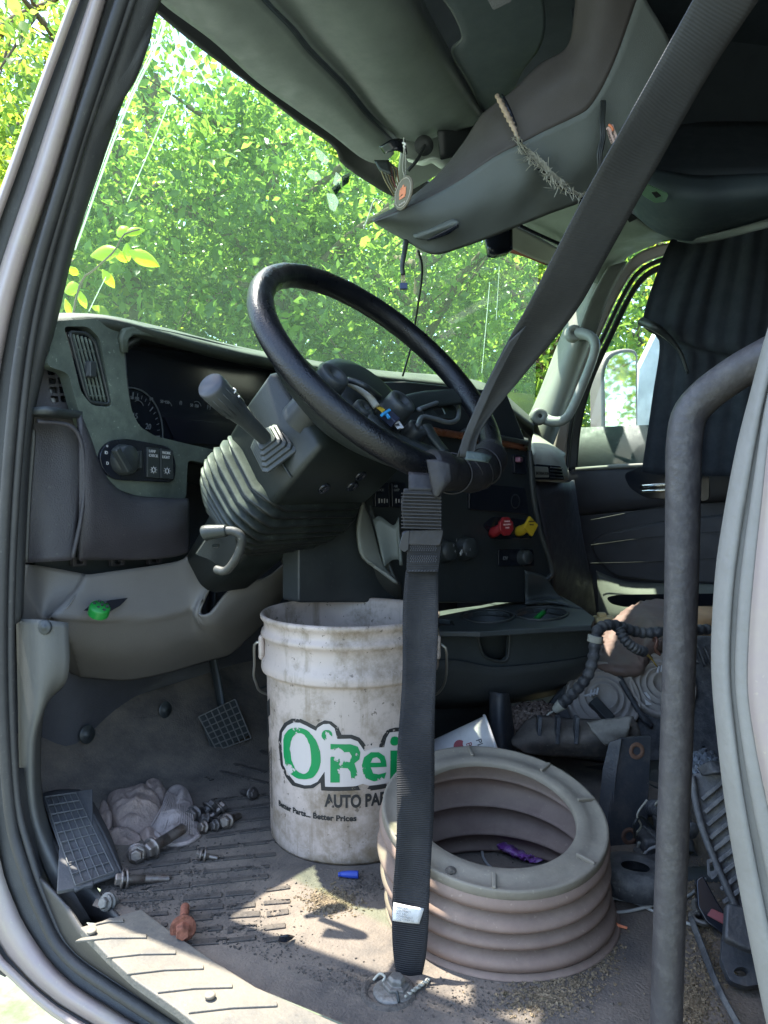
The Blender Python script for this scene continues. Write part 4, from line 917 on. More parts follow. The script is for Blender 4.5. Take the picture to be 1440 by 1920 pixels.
# stitched seam on the inner face of the rim
tube('rim_seam', [rim(a, -.0168)+WN*.004 for a in np.linspace(0, 2*math.pi, 120, endpoint=False)], .0012, m_leat, sw, n=120, seg=6, closed=True, spline=False)
aL = [wang(x, y) for x, y in ((800, 872), (930, 850))]
a0, a1 = aL[0], aL[1]
if a1-a0 > math.pi: a1 -= 2*math.pi
if a0-a1 > math.pi: a0 -= 2*math.pi
tp = rimtube('tape_wrap', a0, a1, .026, m_tape, 70, rf=lambda t: 1+.10*np.sin(t*17)+.05*((t*7) % 1)-.18*np.maximum(0, t-.85)*5)
for k in range(6):
    aa = a0+(a1-a0)*(k+.3)/6.2; c = rim(aa); tdir = (W2*math.cos(aa)-W1*math.sin(aa)); u = (c-WC).normalized()
    q = .0278+.0015*math.sin(k*2.2)
    tube('tape_edge', [c+tdir*(.012*math.sin(t+k))+(u*math.cos(t)+WN*math.sin(t))*q for t in np.linspace(0, 6.28, 20, endpoint=False)], .0015, m_tape, tp, n=40, seg=5, closed=True)
patch('tape_flap', [[P(800, 862, .96), P(806, 895, .955), P(812, 925, .955)], [P(822, 862, .95), P(828, 905, .945), P(820, 933, .95)], [P(845, 870, .95), P(848, 900, .95), P(842, 905, .955)]], m_tape, tp, nu=14, nv=10, thick=.002)
patch('tape_tag', [[P(875, 846, .93), P(905, 850, .93), P(922, 856, .94)], [P(872, 862, .925), P(905, 866, .925), P(915, 868, .935)]], mat('tape_greenish', (.04, .055, .05), .6, bump=.4), tp, nu=12, nv=5, thick=.0015)
# back shell of the wheel between rim and column
def rpx(px, py, k=0., hh=0.): a = wang(px, py); return rim(a, k)+WN*hh
sh_r = [[rpx(x, y, .004, -.006) for x, y in ((492, 600), (520, 650), (560, 697), (610, 748), (660, 790), (720, 832), (775, 865))],
        [P(500, 640, 1.02), P(522, 700, 1.03), P(556, 750, 1.03), P(602, 800, 1.03), P(655, 838, 1.03), P(705, 862, 1.025), P(748, 878, 1.02)],
        [P(540, 690, 1.08), P(556, 730, 1.08), P(585, 775, 1.08), P(620, 812, 1.08), P(665, 838, 1.07), P(705, 850, 1.06), P(745, 865, 1.04)],
        [W(.09, -.06, -.06), W(.09, -.03, -.07), W(.10, 0, -.07), W(.09, .03, -.07), W(.07, .06, -.07), W(.04, .07, -.07), W(0, .09, -.06)]]
patch('wheel_shell', sh_r, m_col, sw, nu=50, nv=24, thick=.004)
# hub plate, posts, cups
hub = lathe('hub', [(.0, -.035), (.05, -.035), (.075, -.045), (.085, -.06), (.08, -.085), (.04, -.09), (.04, -.10)], m_col, WC, WN, sw, seg=40)
def post(px, py, h0, h1, r0, r1, nm='post', hole=True):
    c = wp(px, py, h1); c0 = c-WN*(h1-h0)
    o = lathe(nm, [(r0, h0-h1), (r1+.001, -.012), (r1, -.002), (r1-.002, 0), (r1*.45, 0), (r1*.42, -.012), (0, -.012)], m_blk, c, WN, hub, seg=28)
    return o
post(630, 700, -.09, .006, .030, .0225); post(757, 750, -.09, .006, .030, .0225)
post(687, 762, -.08, -.03, .022, .017); post(786, 800, -.08, -.03, .022, .017)
post(600, 742, -.09, -.04, .02, .012)
def bar(nm, pts, r, m, par, flat=.5, n=30, up=WN): return tube(nm, pts, r, m, par, n=n, seg=12, flat=flat, up=up)
# spokes: two to the right, one to the left-up, one down
bar('spoke', [W(-.02, .02, -.05), W(-.09, .015, -.05), W(-.15, .01, -.035), W(-.21, .02, -.01)], .020, m_col, sw, .35)
bar('spoke', [W(.02, .0, -.05), W(.09, -.02, -.05), W(.15, -.04, -.03), W(.20, -.08, -.01)], .020, m_col, sw, .35)
bar('spoke', [W(0, .03, -.06), W(-.02, .09, -.06), W(-.03, .15, -.03), W(-.03, .21, -.01)], .026, m_col, sw, .3)
bar('hub_frame', [wp(800, 800, -.03), wp(815, 825, -.03), wp(835, 850, -.02)], .012, m_col, hub, .6)
bar('hub_frame', [wp(690, 780, -.035), wp(740, 820, -.035), wp(800, 850, -.03)], .012, m_blk, hub, .6)
# switch pod carrier (clear grey loop) on the right
tube('switch_carrier', [wp(x, y, -.03) for x, y in ((785, 768), (812, 758), (838, 750), (858, 762), (858, 785), (842, 792), (818, 786), (792, 782), (782, 800))], .0042, mat('carrier_plastic', (.10, .11, .11), .4), hub, n=50, seg=8)
plate('switch_carrier', [(790, 765), (838, 752), (854, 764), (852, 786), (800, 780)], plane_fn(WC-WN*.034, WN), .003, m_col, hub, r=4, holes=[[(812, 768), (830, 762), (836, 776), (822, 780)]], hr=2, bevel=.0005)
# wires and connector in the hub
wr = thing('airbag_connector', 'dark blue airbag connector with yellow wires lying in the wheel hub', 'connector', None, wp(735, 785, -.03))
bmjoin('plug', [boxd(wp(731, 783, -.012), wp(745, 795, -.012)-wp(720, 772, -.012), WN, WN.cross(wp(745, 795, -.012)-wp(720, 772, -.012)), .024, .012, .022)], mat('navy_plastic', (.03, .035, .06), .4), wr, bevel=.0015)
bmjoin('clip', [boxd(wp(723, 774, -.004), (wp(733, 768, -.004)-wp(713, 780, -.004)), WN, WN.cross(wp(733, 768, -.004)-wp(713, 780, -.004)), .030, .005, .004), boxd(wp(727, 780, -.004), (wp(730, 786, -.004)-wp(722, 774, -.004)), WN, WN.cross(wp(730, 786, -.004)-wp(722, 774, -.004)), .010, .004, .004)], mat('cyan_plastic', (.05, .32, .60), .4), wr, bevel=.0005)
for k in range(4): tube('wire', [wp(704+k*2, 764, -.03), wp(709+k*2, 766-k, -.015), wp(717+k*2, 773-k*2, -.006)], .0011, m_yel if k < 3 else m_blk, wr, n=8, seg=5)
tube('sleeve', [wp(650, 715, -.02), wp(668, 725, -.02), wp(690, 742, -.02), wp(706, 763, -.02)], .006, m_fib, wr, n=16, seg=8)
lb = bmjoin('label_flag', [boxd(wp(747, 797, -.012), wp(756, 795, -.012)-wp(738, 797, -.012), WN, W2, .016, .002, .014)], m_wht, wr)
text('lettering', 'C927', m_ink2, wp(742, 799, -.0105), wp(756, 797, -.012)-wp(738, 799, -.012), WN, .004, lb)
tube('wire_loom', [wp(652, 712, -.01), wp(672, 718, -.0), wp(690, 728, .0), wp(712, 745, -.02)], .0045, m_blk, wr, n=20, seg=8)

# ================================================================== SEAT BELT
sb = thing('seat_belt', 'black seat belt running from the roof to the wheel and down to the floor', 'seat belt', None, PZ(745, 1850))
UL = [(1330, -60, .62), (1300, 0, .64), (1180, 217, .70), (1093, 373, .77), (993, 567, .86), (955, 635, .90), (905, 735, .95), (872, 815, .98), (857, 856, .99)]
UR = [(1460, -60, .64), (1421, 0, .66), (1327, 143, .71), (1227, 320, .77), (1140, 477, .84), (1075, 590, .90), (975, 712, .96), (905, 800, .985), (888, 856, .99)]
ul = [P(*p) for p in UL]; ur = [P(*p) for p in UR]; um = [(a+b)/2+FW*(.003 if i < 5 else .012) for i, (a, b) in enumerate(zip(ul, ur))]
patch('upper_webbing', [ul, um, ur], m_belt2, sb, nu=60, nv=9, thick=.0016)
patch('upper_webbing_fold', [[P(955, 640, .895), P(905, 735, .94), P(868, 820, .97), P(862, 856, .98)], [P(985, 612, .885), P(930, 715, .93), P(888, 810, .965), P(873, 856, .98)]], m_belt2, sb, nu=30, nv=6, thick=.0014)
LL = [(762, 1070, .975), (757, 1150, .965), (751, 1300, .94), (744, 1500, .90), (738, 1660, .884), (737, 1730, .882), (738, 1790, .882), (743, 1835, .882)]
LR = [(821, 1070, .975), (820, 1150, .965), (818, 1300, .94), (812, 1500, .90), (807, 1660, .884), (805, 1730, .882), (799, 1790, .882), (788, 1835, .882)]
LL = [(x+2.2*math.sin(y*.021), y, z+.004*math.sin(y*.012)) for x, y, z in [tuple(q) for q in cr(LL, 22)]]; LR = [(x+1.8*math.sin(y*.017+1), y, z+.007*math.sin(y*.013+1)) for x, y, z in [tuple(q) for q in cr(LR, 22)]]
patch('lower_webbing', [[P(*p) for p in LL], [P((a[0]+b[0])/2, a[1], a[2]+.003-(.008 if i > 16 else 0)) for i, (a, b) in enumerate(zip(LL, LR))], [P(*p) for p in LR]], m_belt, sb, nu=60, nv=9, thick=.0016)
bf = plane_fn(P(790, 950, .965), (-.88, -.47, 0))
plate('folded_webbing', [(764, 1000), (830, 1002), (822, 1073), (762, 1073)], bf, .005, m_belt, sb, off=-.003, bevel=.001)
stg = []
for j in range(9):
    for i in range(12):
        stg.append(boxd(bf(770+i*4.2+(j % 2)*1.5, 1018+j*3.4+(8 if j > 4 else 0), .0025), (.3, 0, 1), (0, 1, 0), (1, 0, 0), .0018, .0006, .0006))
    stg.append(boxd(bf(768+j*5.8, 1070, .0025), (1, 0, .2), (0, 1, 0), (0, 0, 1), .004, .0008, .0008))
bmjoin('stitching', stg, mat('stitch_thread', (.06, .06, .065), .9), sb)
plate('cover', [(760, 994), (832, 992), (832, 1000), (826, 1024), (758, 1022), (752, 1000)], bf, .012, m_tape, sb, off=.003, r=5, bevel=.003)
plate('buckle', [(755, 1000), (768, 993), (766, 1030), (759, 1036), (747, 1028)], bf, .018, m_blkg, sb, off=.004, r=4, bevel=.003)
rc = []
for k in range(11): rc.append(boxd(bf(790, 926+k*6.4, .004), (bf(830, 926+k*6.4)-bf(760, 924+k*6.4)), (0, 0, 1), bf.n, .052, .0022, .006))
hs_ = plate('ribbed_housing', [(757, 915), (828, 920), (829, 992), (757, 990), (752, 950)], bf, .014, m_tape, sb, r=4, bevel=.003)
bmjoin('housing_rib', rc, m_tape, hs_, bevel=.0006, seg=1)
patch('upper_stub', [[P(766, 885, .975), P(766, 920, .965)], [P(828, 890, .975), P(828, 922, .965)]], m_tape, sb, nu=6, nv=6, thick=.003)
tg = patch('tag', [[P(738, 1692, .877), P(736, 1710, .875), P(736, 1726, .875)], [P(766, 1698, .875), P(765, 1712, .873), P(764, 1730, .873)], [P(795, 1703, .877), P(791, 1716, .875), P(786, 1732, .875)]], m_wht, sb, nu=8, nv=8, thick=.0008)
tf = plane_fn(P(766, 1712, .8725), (-.86, -.48, .06))
for k, s in enumerate(('PERFORM', 'CONTRACT', 'AIIT DECI', 'COMPONENT', 'CUSTOMER HS')):
    ptext('lettering', s[::1], m_printd, tf, 743, 1703+k*5.4, 775, 1708+k*5.2, 3.6, tg, off=.002, ext=.0002)
# floor anchor
an = thing('floor_anchor', 'bolted steel belt anchor with a twisted wire on the floor', 'anchor bolt', None, PZ(740, 1862))
m_anch = mat('dirty_steel', (.20, .19, .17), .6, metal=.5, stain=(.06, .05, .04), stainamt=.7, stscale=80, bump=.4, bscale=300)
lathe('washer', [(0, .006), (.020, .006), (.024, .003), (.024, 0)], m_anch, PZ(738, 1862), (0, 0, 1), an, seg=28, sx=1.)
lathe('bolt_head', [(0, .018), (.008, .018), (.0105, .015), (.0105, .010), (.016, .009), (.016, .006)], m_anch, PZ(742, 1858), (.05, -.05, 1), an, seg=6, smooth=False, bevel=.001)
lathe('recess_ring', [(.024, .001), (.027, .004), (.031, .003), (.033, 0)], m_dirtd, PZ(728, 1860), (0, 0, 1), an, seg=30)
plate('tab', [(722, 1822), (795, 1832), (790, 1850), (760, 1862), (735, 1850), (722, 1838)], plane_fn(P(755, 1840, .885), (-.6, -.35, .8)), .003, m_anch, an, r=5)
tube('twisted_wire', [PZ(760+i*4.5, 1868-i*3.2+2.5*math.sin(i*1.9), .004+.003*math.cos(i*1.9)) for i in range(11)], .0016, m_fib, an, n=90, seg=6)
tube('twisted_wire', [PZ(760+i*4.5, 1868-i*3.2-2.5*math.sin(i*1.9), .004-.002*math.cos(i*1.9)) for i in range(11)], .0016, m_fib, an, n=90, seg=6)
tube('cotter', [PZ(744, 1858, .014), PZ(748, 1880, .004)], .0018, m_blk, an, n=6, seg=6)
tube('wire_curl', [PZ(700, 1838, .002), PZ(712, 1826, .008), PZ(722, 1832, .01), PZ(716, 1842, .004)], .0016, m_fib, an, n=20, seg=6)

# ================================================================== GRAB BAR
gb_ = thing('grab_bar', 'tall scuffed grey tubular grab bar standing in the door opening', 'grab bar', None, PX(1246, 2060, .77))
BP = [(1520, 632, .745), (1470, 652, .745), (1430, 672, .75), (1380, 700, .76), (1325, 740, .77), (1293, 778, .772), (1283, 830, .772), (1281, 900, .772), (1278, 1085, .772), (1268, 1400, .771), (1258, 1650, .770), (1249, 1920, .770), (1245, 2070, .77)]
tube('tube', [PX(a, b, c) for a, b, c in BP], [.0165, .0165, .0155, .0152, .0152, .0152], m_bar, gb_, n=110, seg=24)
lathe('flange', [(0, .010), (.02, .010), (.028, .004), (.028, 0)], m_bar, PX(1245, 2062, .77)*1, (0, 0, 1), gb_)

# ================================================================== BUCKET
BC = P(657, 1152, 1.27); BC.z = 0
def brad(z): return .1365+.020*z
bk = thing('bucket', 'dirty white plastic bucket with flaking green and black store lettering', 'bucket', None, BC)
prof = [(0, .004), (.128, .004), (.133, 0), (.1365, .006)]+[(brad(z), z) for z in np.linspace(.02, .275, 12)]+[(.1425, .280), (.1500, .281), (.1512, .285), (.1500, .298), (.1455, .304), (.1450, .325), (.1455, .335), (.1495, .338), (.1515, .342), (.1500, .347), (.1465, .350), (.1465, .360), (.1490, .364), (.1520, .368), (.1525, .372), (.1500, .3755), (.1460, .374), (.1435, .368), (.1420, .30), (.1350, .02), (.130, .008), (0, .008)]
bb = lathe('body', prof, m_buck, BC, (0, 0, 1), bk, seg=96)
def cone_hit(px, py):
    v = ray(px, py); o = CAM-BC
    lo, hi = .5, (V_((BC.x, BC.y, 0))-V_((0, 0, 0))).dot(HD)
    # nearest root by marching
    t = lo
    while t < 1.6:
        p = o+v*t; f = math.hypot(p.x, p.y)-brad(p.z)
        if f < 0: break
        t += .002
    p = o+v*t; return p
bdir = (CAM-BC); bdir.z = 0; bdir.normalize(); brt = V_((0, 0, 1)).cross(bdir); brt = brt if brt.dot(RT) > 0 else -brt
def b2d(px, py):
    p = cone_hit(px, py); q = V_((p.x, p.y, 0)); return (math.atan2(q.dot(brt), q.dot(bdir))*.14, p.z)
def b3d(x, z, off=.0006):
    a = x/.14; r = brad(z)+off; return BC+(bdir*math.cos(a)+brt*math.sin(a))*r+V_((0, 0, z))
def decal(name, polys, m, par, off, px=True):
    bm = bmesh.new(); E = []
    for lp in polys:
        q = [b2d(*p) for p in lp] if px else lp
        vs = [bm.verts.new((x, z, 0)) for x, z in q]; E += [bm.edges.new((vs[i], vs[(i+1) % len(vs)])) for i in range(len(vs))]
    bmesh.ops.triangle_fill(bm, use_beauty=True, use_dissolve=False, edges=E)
    xs = [v.co.x for v in bm.verts]; x = min(xs)
    while x < max(xs):
        bmesh.ops.bisect_plane(bm, geom=list(bm.verts)+list(bm.edges)+list(bm.faces), plane_co=(x, 0, 0), plane_no=(1, 0, 0)); x += .006
    bm.verts.index_update(); V = [b3d(v.co.x, v.co.y, off) for v in bm.verts]; F = [tuple(v.index for v in f.verts) for f in bm.faces]; bm.free()
    return put(name, V, F, m, par, False, recalc=False)
def cq(L): return [(480+x/4.8, 1300+y/4.8) for x, y in L]
def sm(L, n=None): return [(p[0], p[1]) for p in cr([(x, y, 0) for x, y in L], n or len(L)*4, True)]
blk = [(205, 440), (215, 340), (260, 265), (330, 225), (400, 225), (470, 255), (540, 295), (560, 270), (620, 240), (680, 250), (740, 300), (770, 370), (860, 370), (930, 395), (970, 440), (985, 465), (1060, 440), (1120, 435), (1140, 380), (1180, 325), (1250, 305), (1330, 310), (1370, 300), (1470, 300), (1540, 330)]
blk2 = [(1540, 880), (1240, 830), (1160, 850), (980, 880), (960, 868), (900, 872), (590, 870), (585, 800), (520, 850), (440, 858), (330, 828), (270, 750), (225, 640)]
wh = [(235, 440), (245, 350), (285, 290), (340, 262), (400, 262), (460, 290), (545, 335), (560, 305), (610, 275), (660, 272), (710, 310), (735, 405), (850, 405), (915, 428), (950, 480), (975, 515), (1060, 480), (1150, 485), (1170, 400), (1200, 350), (1260, 342), (1350, 342), (1500, 342)]
wh2 = [(1500, 830), (1240, 790), (1150, 810), (1020, 828), (960, 810), (900, 832), (625, 835), (622, 700), (560, 790), (500, 820), (440, 825), (360, 800), (300, 730), (250, 640)]
decal('logo_outline', [cq(blk+blk2)], m_ink, bb, .0005)
decal('logo_field', [cq(wh+wh2)], m_inkw, bb, .0009)
gO = [(255, 480), (262, 380), (310, 320), (380, 305), (460, 325), (530, 400), (570, 480), (583, 560), (580, 650), (540, 730), (500, 760), (420, 770), (340, 740), (285, 670), (260, 590)]
gOi = [(315, 470), (340, 390), (390, 355), (440, 370), (480, 440), (500, 540), (498, 640), (470, 705), (430, 720), (380, 700), (340, 630), (320, 550)]
ap_ = [(595, 375), (610, 335), (650, 325), (685, 350), (685, 390), (650, 415), (620, 420), (605, 400)]
gR = [(672, 452), (850, 455), (915, 475), (938, 530), (930, 590), (885, 625), (905, 690), (930, 795), (860, 795), (850, 700), (825, 668), (755, 665), (755, 798), (672, 798)]
gRi = [(755, 525), (840, 525), (862, 560), (845, 597), (755, 605)]
gE = [(950, 640), (970, 570), (1030, 525), (1100, 525), (1150, 560), (1168, 610), (1168, 655), (1030, 662), (1050, 715), (1100, 725), (1165, 705), (1150, 765), (1060, 788), (990, 765), (960, 710)]
gEi = [(1028, 620), (1050, 580), (1085, 572), (1110, 590), (1118, 618)]
decal('letter', [cq(sm(gO)), cq(sm(gOi))], m_green, bb, .0013)
decal('letter', [cq(sm(ap_))], m_green, bb, .0013)
decal('letter', [cq(gR), cq(gRi)], m_green, bb, .0013)
decal('letter', [cq(gE), cq(gEi)], m_green, bb, .0013)
decal('letter', [cq(sm([(1200, 430), (1215, 395), (1245, 385), (1275, 400), (1280, 440), (1250, 465), (1215, 460)]))], m_green, bb, .0013)
decal('letter', [cq([(1203, 510), (1275, 510), (1275, 780), (1203, 780)])], m_green, bb, .0013)
decal('letter', [cq([(1310, 400), (1375, 400), (1375, 780), (1310, 780)])], m_green, bb, .0013)
decal('letter', [cq([(1405, 400), (1460, 400), (1460, 780), (1405, 780)])], m_green, bb, .0013)
def wtext(s, px, py, h, m, sxx=1, bold=0, space=1.):
    x0, z0 = b2d(px, py); text('lettering', s, m, None, (1, 0, 0), (0, 0, 1), h, bb, sxx=sxx, bold=bold, space=space, wrap=lambda x, y: b3d(x0+x, z0+y, .0008))
m_ink3 = mat('black_ink_small', (.02, .02, .02), .5, alpha_noise=(30, .62))
wtext('AUTO PARTS', 610, 1511, .0195, m_ink3, .74, .0011)
wtext('Better Parts... Better Prices', 524, 1509, .0088, m_ink3, 1.08, .0005)
decal('side_label', [[(499.5, 1306), (506.5, 1309), (507, 1340), (500, 1337)]], m_ink2, bb, .0006)
decal('side_label', [[(500.5, 1345), (504, 1346), (505.5, 1380), (503, 1392), (501, 1390)]], m_ink3, bb, .0006)
for y in range(1405, 1510, 6): decal('side_label', [[(502.3, y), (508, y+1.5), (508, y+3.5), (502.3, y+2)]], m_ink3, bb, .0006)
for dz in (.0,): decal('side_label', [[(508.6, 1400), (509.6, 1400), (511.5, 1515), (510.5, 1515)]], m_ink3, bb, .0006)
el = BC+(-RT*.149)+V_((0, 0, .318))
bmjoin('ear', [boxd(BC-RT*.1475+V_((0, 0, .318))-HD*.01, RT, HD, (0, 0, 1), .010, .05, .042)], m_buck, bk, bevel=.005)
tube('wire_handle', [BC-RT*.150+V_((0, 0, .322))-HD*.01, BC-RT*.163+V_((0, 0, .318))-HD*.005, BC-RT*.168+V_((0, 0, .28))+HD*.02, BC-RT*.172+V_((0, 0, .24))+HD*.05, BC-RT*.150+V_((0, 0, .20))+HD*.10, BC+V_((0, 0, .17))+HD*.165, BC+RT*.15+V_((0, 0, .20))+HD*.10, BC+RT*.165+V_((0, 0, .30)), BC+RT*.150+V_((0, 0, .32))], .0024, mat('zinc_wire', (.45, .43, .38), .4, metal=.8), bk, n=80, seg=8)
bmjoin('ear', [boxd(BC+RT*.1475+V_((0, 0, .318))-HD*.01, RT, HD, (0, 0, 1), .010, .05, .042)], m_buck, bk, bevel=.005)

# ================================================================== DUSTY DUCT HOSE
HB = PZ(938, 1700, .0); HT = P(925, 1524, 1.02)
n0 = V_((0, 0, 1)); n1 = (V_((0, 0, 1))*math.cos(rad(13))-HD*math.sin(rad(13))+RT*.05).normalized()
ho = thing('air_duct_hose', 'wide dusty corrugated rubber duct lying on end beside the bucket', 'duct hose', None, HB)
V = []; seg = 96; nn_ = 110
for i in range(nn_):
    t = i/(nn_-1); c = HB.lerp(HT, t)-RT*(.006*math.sin(math.pi*t)); n = n0.lerp(n1, t*t*(3-2*t)).normalized()
    ex = (RT-n*RT.dot(n)).normalized(); ey = n.cross(ex)
    ph = t*3.9; r = .136+.021*abs(math.sin(math.pi*ph))**.75+.0012*math.sin(t*9+2)
    if t < .05: r = .160-.2*t
    for k in range(seg):
        a = 2*math.pi*k/seg; V.append(c+ex*(math.cos(a)*r)+ey*(math.sin(a)*r))
put('corrugated_wall', V, grid_faces(nn_, seg, True), m_hose, ho, True, solid=.003, off=0)
ex = (RT-n1*RT.dot(n1)).normalized()
rg = lathe('end_ring', [(.112, -.002), (.112, .004), (.114, .006), (.128, .0065), (.132, .0045), (.146, .0045), (.150, .007), (.1535, .007), (.1545, .005), (.1545, -.012), (.1515, -.013), (.148, -.004), (.112, -.002)], m_hring, HT, n1, ho, seg=96)
ey = n1.cross(ex)
for a in (12, 48, 97, 150, 205, 262, 318):
    d = ex*math.cos(rad(a))+ey*math.sin(rad(a)); bmjoin('ring_rib', [boxd(HT+d*.139+n1*.007, d, n1, d.cross(n1), .026, .006, .005)], m_hring, rg, bevel=.0015)
for a in (225, 252, 275, 305):
    d = ex*math.cos(rad(a))+ey*math.sin(rad(a)); bmjoin('ring_tab', [boxd(HT+d*.1525-n1*.016, d, n1, d.cross(n1), .005, .010, .008)], m_hring, rg, bevel=.002)
for i, (px, py, h) in enumerate(((845, 1636, .02), (862, 1632, .012), (880, 1640, .010))):
    c = P(px, py, .90+.01*i)
    tag(origin_to(put('dirt_clod', *[(lambda V_F: V_F)(lathe_data([(0, -.004), (.006, -.003), (.008, .002), (.005, .006), (0, .008)], c, (.1*i, .2, 1), 7))][0], m_dirtd, None, False), c), ('largest', 'middle', 'smallest')[i]+' crumb of dirt on the front of the hose ring', 'dirt clod', 'dirt crumbs on the hose ring')
# inside the hose
wrp = thing('snack_wrapper', 'purple and silver snack wrapper lying inside the duct ring', 'wrapper', None, PZ(950, 1600))
patch('foil', [[PZ(912, 1556, .012), PZ(928, 1585, .012), PZ(955, 1602, .010), PZ(988, 1614, .006), PZ(1010, 1618, .004)], [PZ(922, 1552, .028), PZ(940, 1572, .018), PZ(962, 1596, .018), PZ(985, 1608, .010), PZ(1020, 1610, .004)], [PZ(935, 1553, .02), PZ(950, 1568, .012), PZ(972, 1585, .004), PZ(1000, 1600, .004), PZ(1035, 1600, .002)]], m_purple, wrp, nu=40, nv=10, thick=.0006, noise=.0012)
tag(patch('cardboard_lid', [[PZ(945, 1556, .016), PZ(960, 1585, .01), PZ(1000, 1612, .004)], [PZ(990, 1550, .02), PZ(1020, 1575, .014), PZ(1040, 1605, .004)], [PZ(1060, 1570, .02), PZ(1075, 1590, .012), PZ(1070, 1610, .004)]], m_card, None, nu=20, nv=14, thick=.002), 'pinkish cardboard scrap inside the duct ring', 'cardboard')
tag(tube('white_cable', [PZ(935, 1640, .003), PZ(910, 1615, .003), PZ(904, 1590, .004), PZ(915, 1570, .006), PZ(935, 1565, .01)], .0022, m_wire, None, n=30, seg=8), 'thin white cable curled inside the duct ring', 'cable')

# ================================================================== GLOVES
def blob(name, outline, centre, m, par, bulge=.012, nr=12, nu=72, noise=.0012, folds=()):
    O = cr([PZ(*p) for p in outline], nu, True); C = np.array(PZ(*centre)); V = []
    ph = RNG.random(4)*6
    for j in range(nr):
        t = j/(nr-1)
        for k in range(nu):
            p = O[k]*(1-t)+C*t; b = .6*bulge*math.sin(min(1, t*1.25)*math.pi/2)*(1 if t < .999 else 1)
            x, y = p[0]*70, p[1]*70
            w_ = .0034*math.sin(x*1.5+ph[0]+2.4*math.sin(y*.9+ph[1]))+.0024*math.sin(y*3.1+ph[2]+1.8*math.sin(x*2.2))+.0013*abs(math.sin(x*4.1+y*3.3+ph[3]))
            V.append((p[0], p[1], max(.0005, p[2]+b+w_*min(1, t*4)+RNG.normal()*noise*.3)))
    F = grid_faces(nr, nu, True)
    o = len(V)
    for k in range(nu): V.append((O[k][0], O[k][1], .0005))
    F += [(k, (k+1) % nu, o+(k+1) % nu, o+k) for k in range(nu)]
    F.append(tuple(range((nr-1)*nu, nr*nu)))
    return put(name, V, F, m, par, True, sub=1)
gl = thing('work_glove', 'dirty pinkish grey cloth work glove crumpled beside the footrest', 'glove', None, PZ(245, 1560))
blob('palm', [(201, 1490, .03), (235, 1476, .035), (270, 1469, .038), (292, 1485, .03), (303, 1508, .02), (297, 1536, .01), (275, 1556, .004), (258, 1560, .004), (228, 1551, .012), (212, 1528, .02)], (252, 1512, .030), m_rag, gl, .016)
blob('finger', [(192, 1501, .02), (205, 1510, .02), (212, 1530, .012), (208, 1550, .008), (196, 1562, .002), (185, 1552, .004), (183, 1528, .012)], (198, 1530, .014), m_rag, gl, .008, nu=40, nr=8)
blob('finger', [(205, 1556, .010), (232, 1552, .010), (262, 1564, .006), (262, 1576, .001), (238, 1585, 0), (210, 1583, 0), (196, 1572, .002)], (228, 1568, .010), m_rag, gl, .010, nu=40, nr=8)
blob('finger', [(272, 1470, .03), (280, 1458, .034), (293, 1457, .034), (304, 1470, .026), (312, 1482, .02), (306, 1496, .016), (288, 1488, .022)], (290, 1474, .028), m_rag, gl, .006, nu=40, nr=8)
blob('finger', [(262, 1560, .004), (280, 1552, .006), (296, 1562, .004), (300, 1578, 0), (285, 1582, 0), (270, 1578, 0)], (281, 1568, .006), m_rag, gl, .007, nu=36, nr=8)
g2 = thing('glove_cuff', 'off white ribbed knit glove cuff spread between the glove and the bolts', 'glove', None, PZ(335, 1560))
blob('cuff', [(313, 1480, .02), (330, 1469, .026), (350, 1476, .022), (364, 1508, .012), (360, 1526, .008), (376, 1546, .002), (374, 1566, .0), (351, 1580, .0), (318, 1583, 0), (303, 1570, .002), (281, 1552, .006), (298, 1525, .014), (305, 1500, .02)], (328, 1528, .018), m_cuff, g2, .010)
for k in range(17):
    t = k/16; a = (283+t*80, 1551+t*16-10*math.sin(t*3.14)*0, .007); b = (316+t*38, 1478+t*18, .028-.008*t)
    tube('knit_rib', [PZ(a[0], a[1]-2, .0085), PZ((a[0]+b[0])/2+3, (a[1]+b[1])/2, .0262-.006*t), PZ(b[0], b[1]+6, b[2]+.003)], .0009, m_cuff, g2, n=16, seg=6)
tube('hem', [PZ(281, 1553, .006), PZ(300, 1570, .004), PZ(318, 1583, .003), PZ(350, 1581, .003), (PZ(374, 1567, .003))], .004, m_cuff, g2, n=30, seg=8)

# ================================================================== BOLTS
def bolt(label, h, t, L=.05, R=.007, head=.011, hh=.009, fl=.015, m=None, z=None, wash=False, up=0):
    z = fl if z is None else z
    a = PZ(*h, z); b = PZ(*t, R*.9+up); ax = (b-a).normalized(); m = m or m_steel
    root = thing('hex_bolt', label, 'bolt', 'loose bolts on the floor mat', a)
    lathe('head', [(0, -hh), (head*.82, -hh), (head, -hh*.75), (head, 0), (fl*.9, .0), (fl, .0015), (fl, .003), (R, .004)], m, a, ax, root, seg=6, smooth=False, bevel=.0006)
    sh = [(R*1.02, .003), (R*1.02, L*.45)]
    k = int(L*.5/.0018)
    for i in range(k): sh += [(R*(1.04 if i % 2 else .90), L*.45+i*.0018)]
    sh += [(R*.8, L*.45+k*.0018+.001), (0, L*.45+k*.0018+.001)]
    lathe('shank', sh, m, a, ax, root, seg=18)
    lathe('flange', [(R, .0008), (fl, .0008), (fl, .0036), (R, .004)], m, a, ax, root, seg=28)
    if wash: lathe('washer', [(R*1.05, .006), (fl*1.15, .006), (fl*1.15, .009), (R*1.05, .009), (R*1.05, .006)], m, a, ax+V_((.15, .1, 0)), root, seg=28)
    return root
m_st2 = mat('bolt_dark', (.10, .09, .085), .5, metal=.6, stain=(.05, .03, .02), stainamt=.7, stscale=70, bump=.2, bscale=300)
bolt('large flanged hex bolt with brown head resting on the glove cuff', (283, 1591), (328, 1563), .075, .0085, .0125, .011, .0165, up=.012)
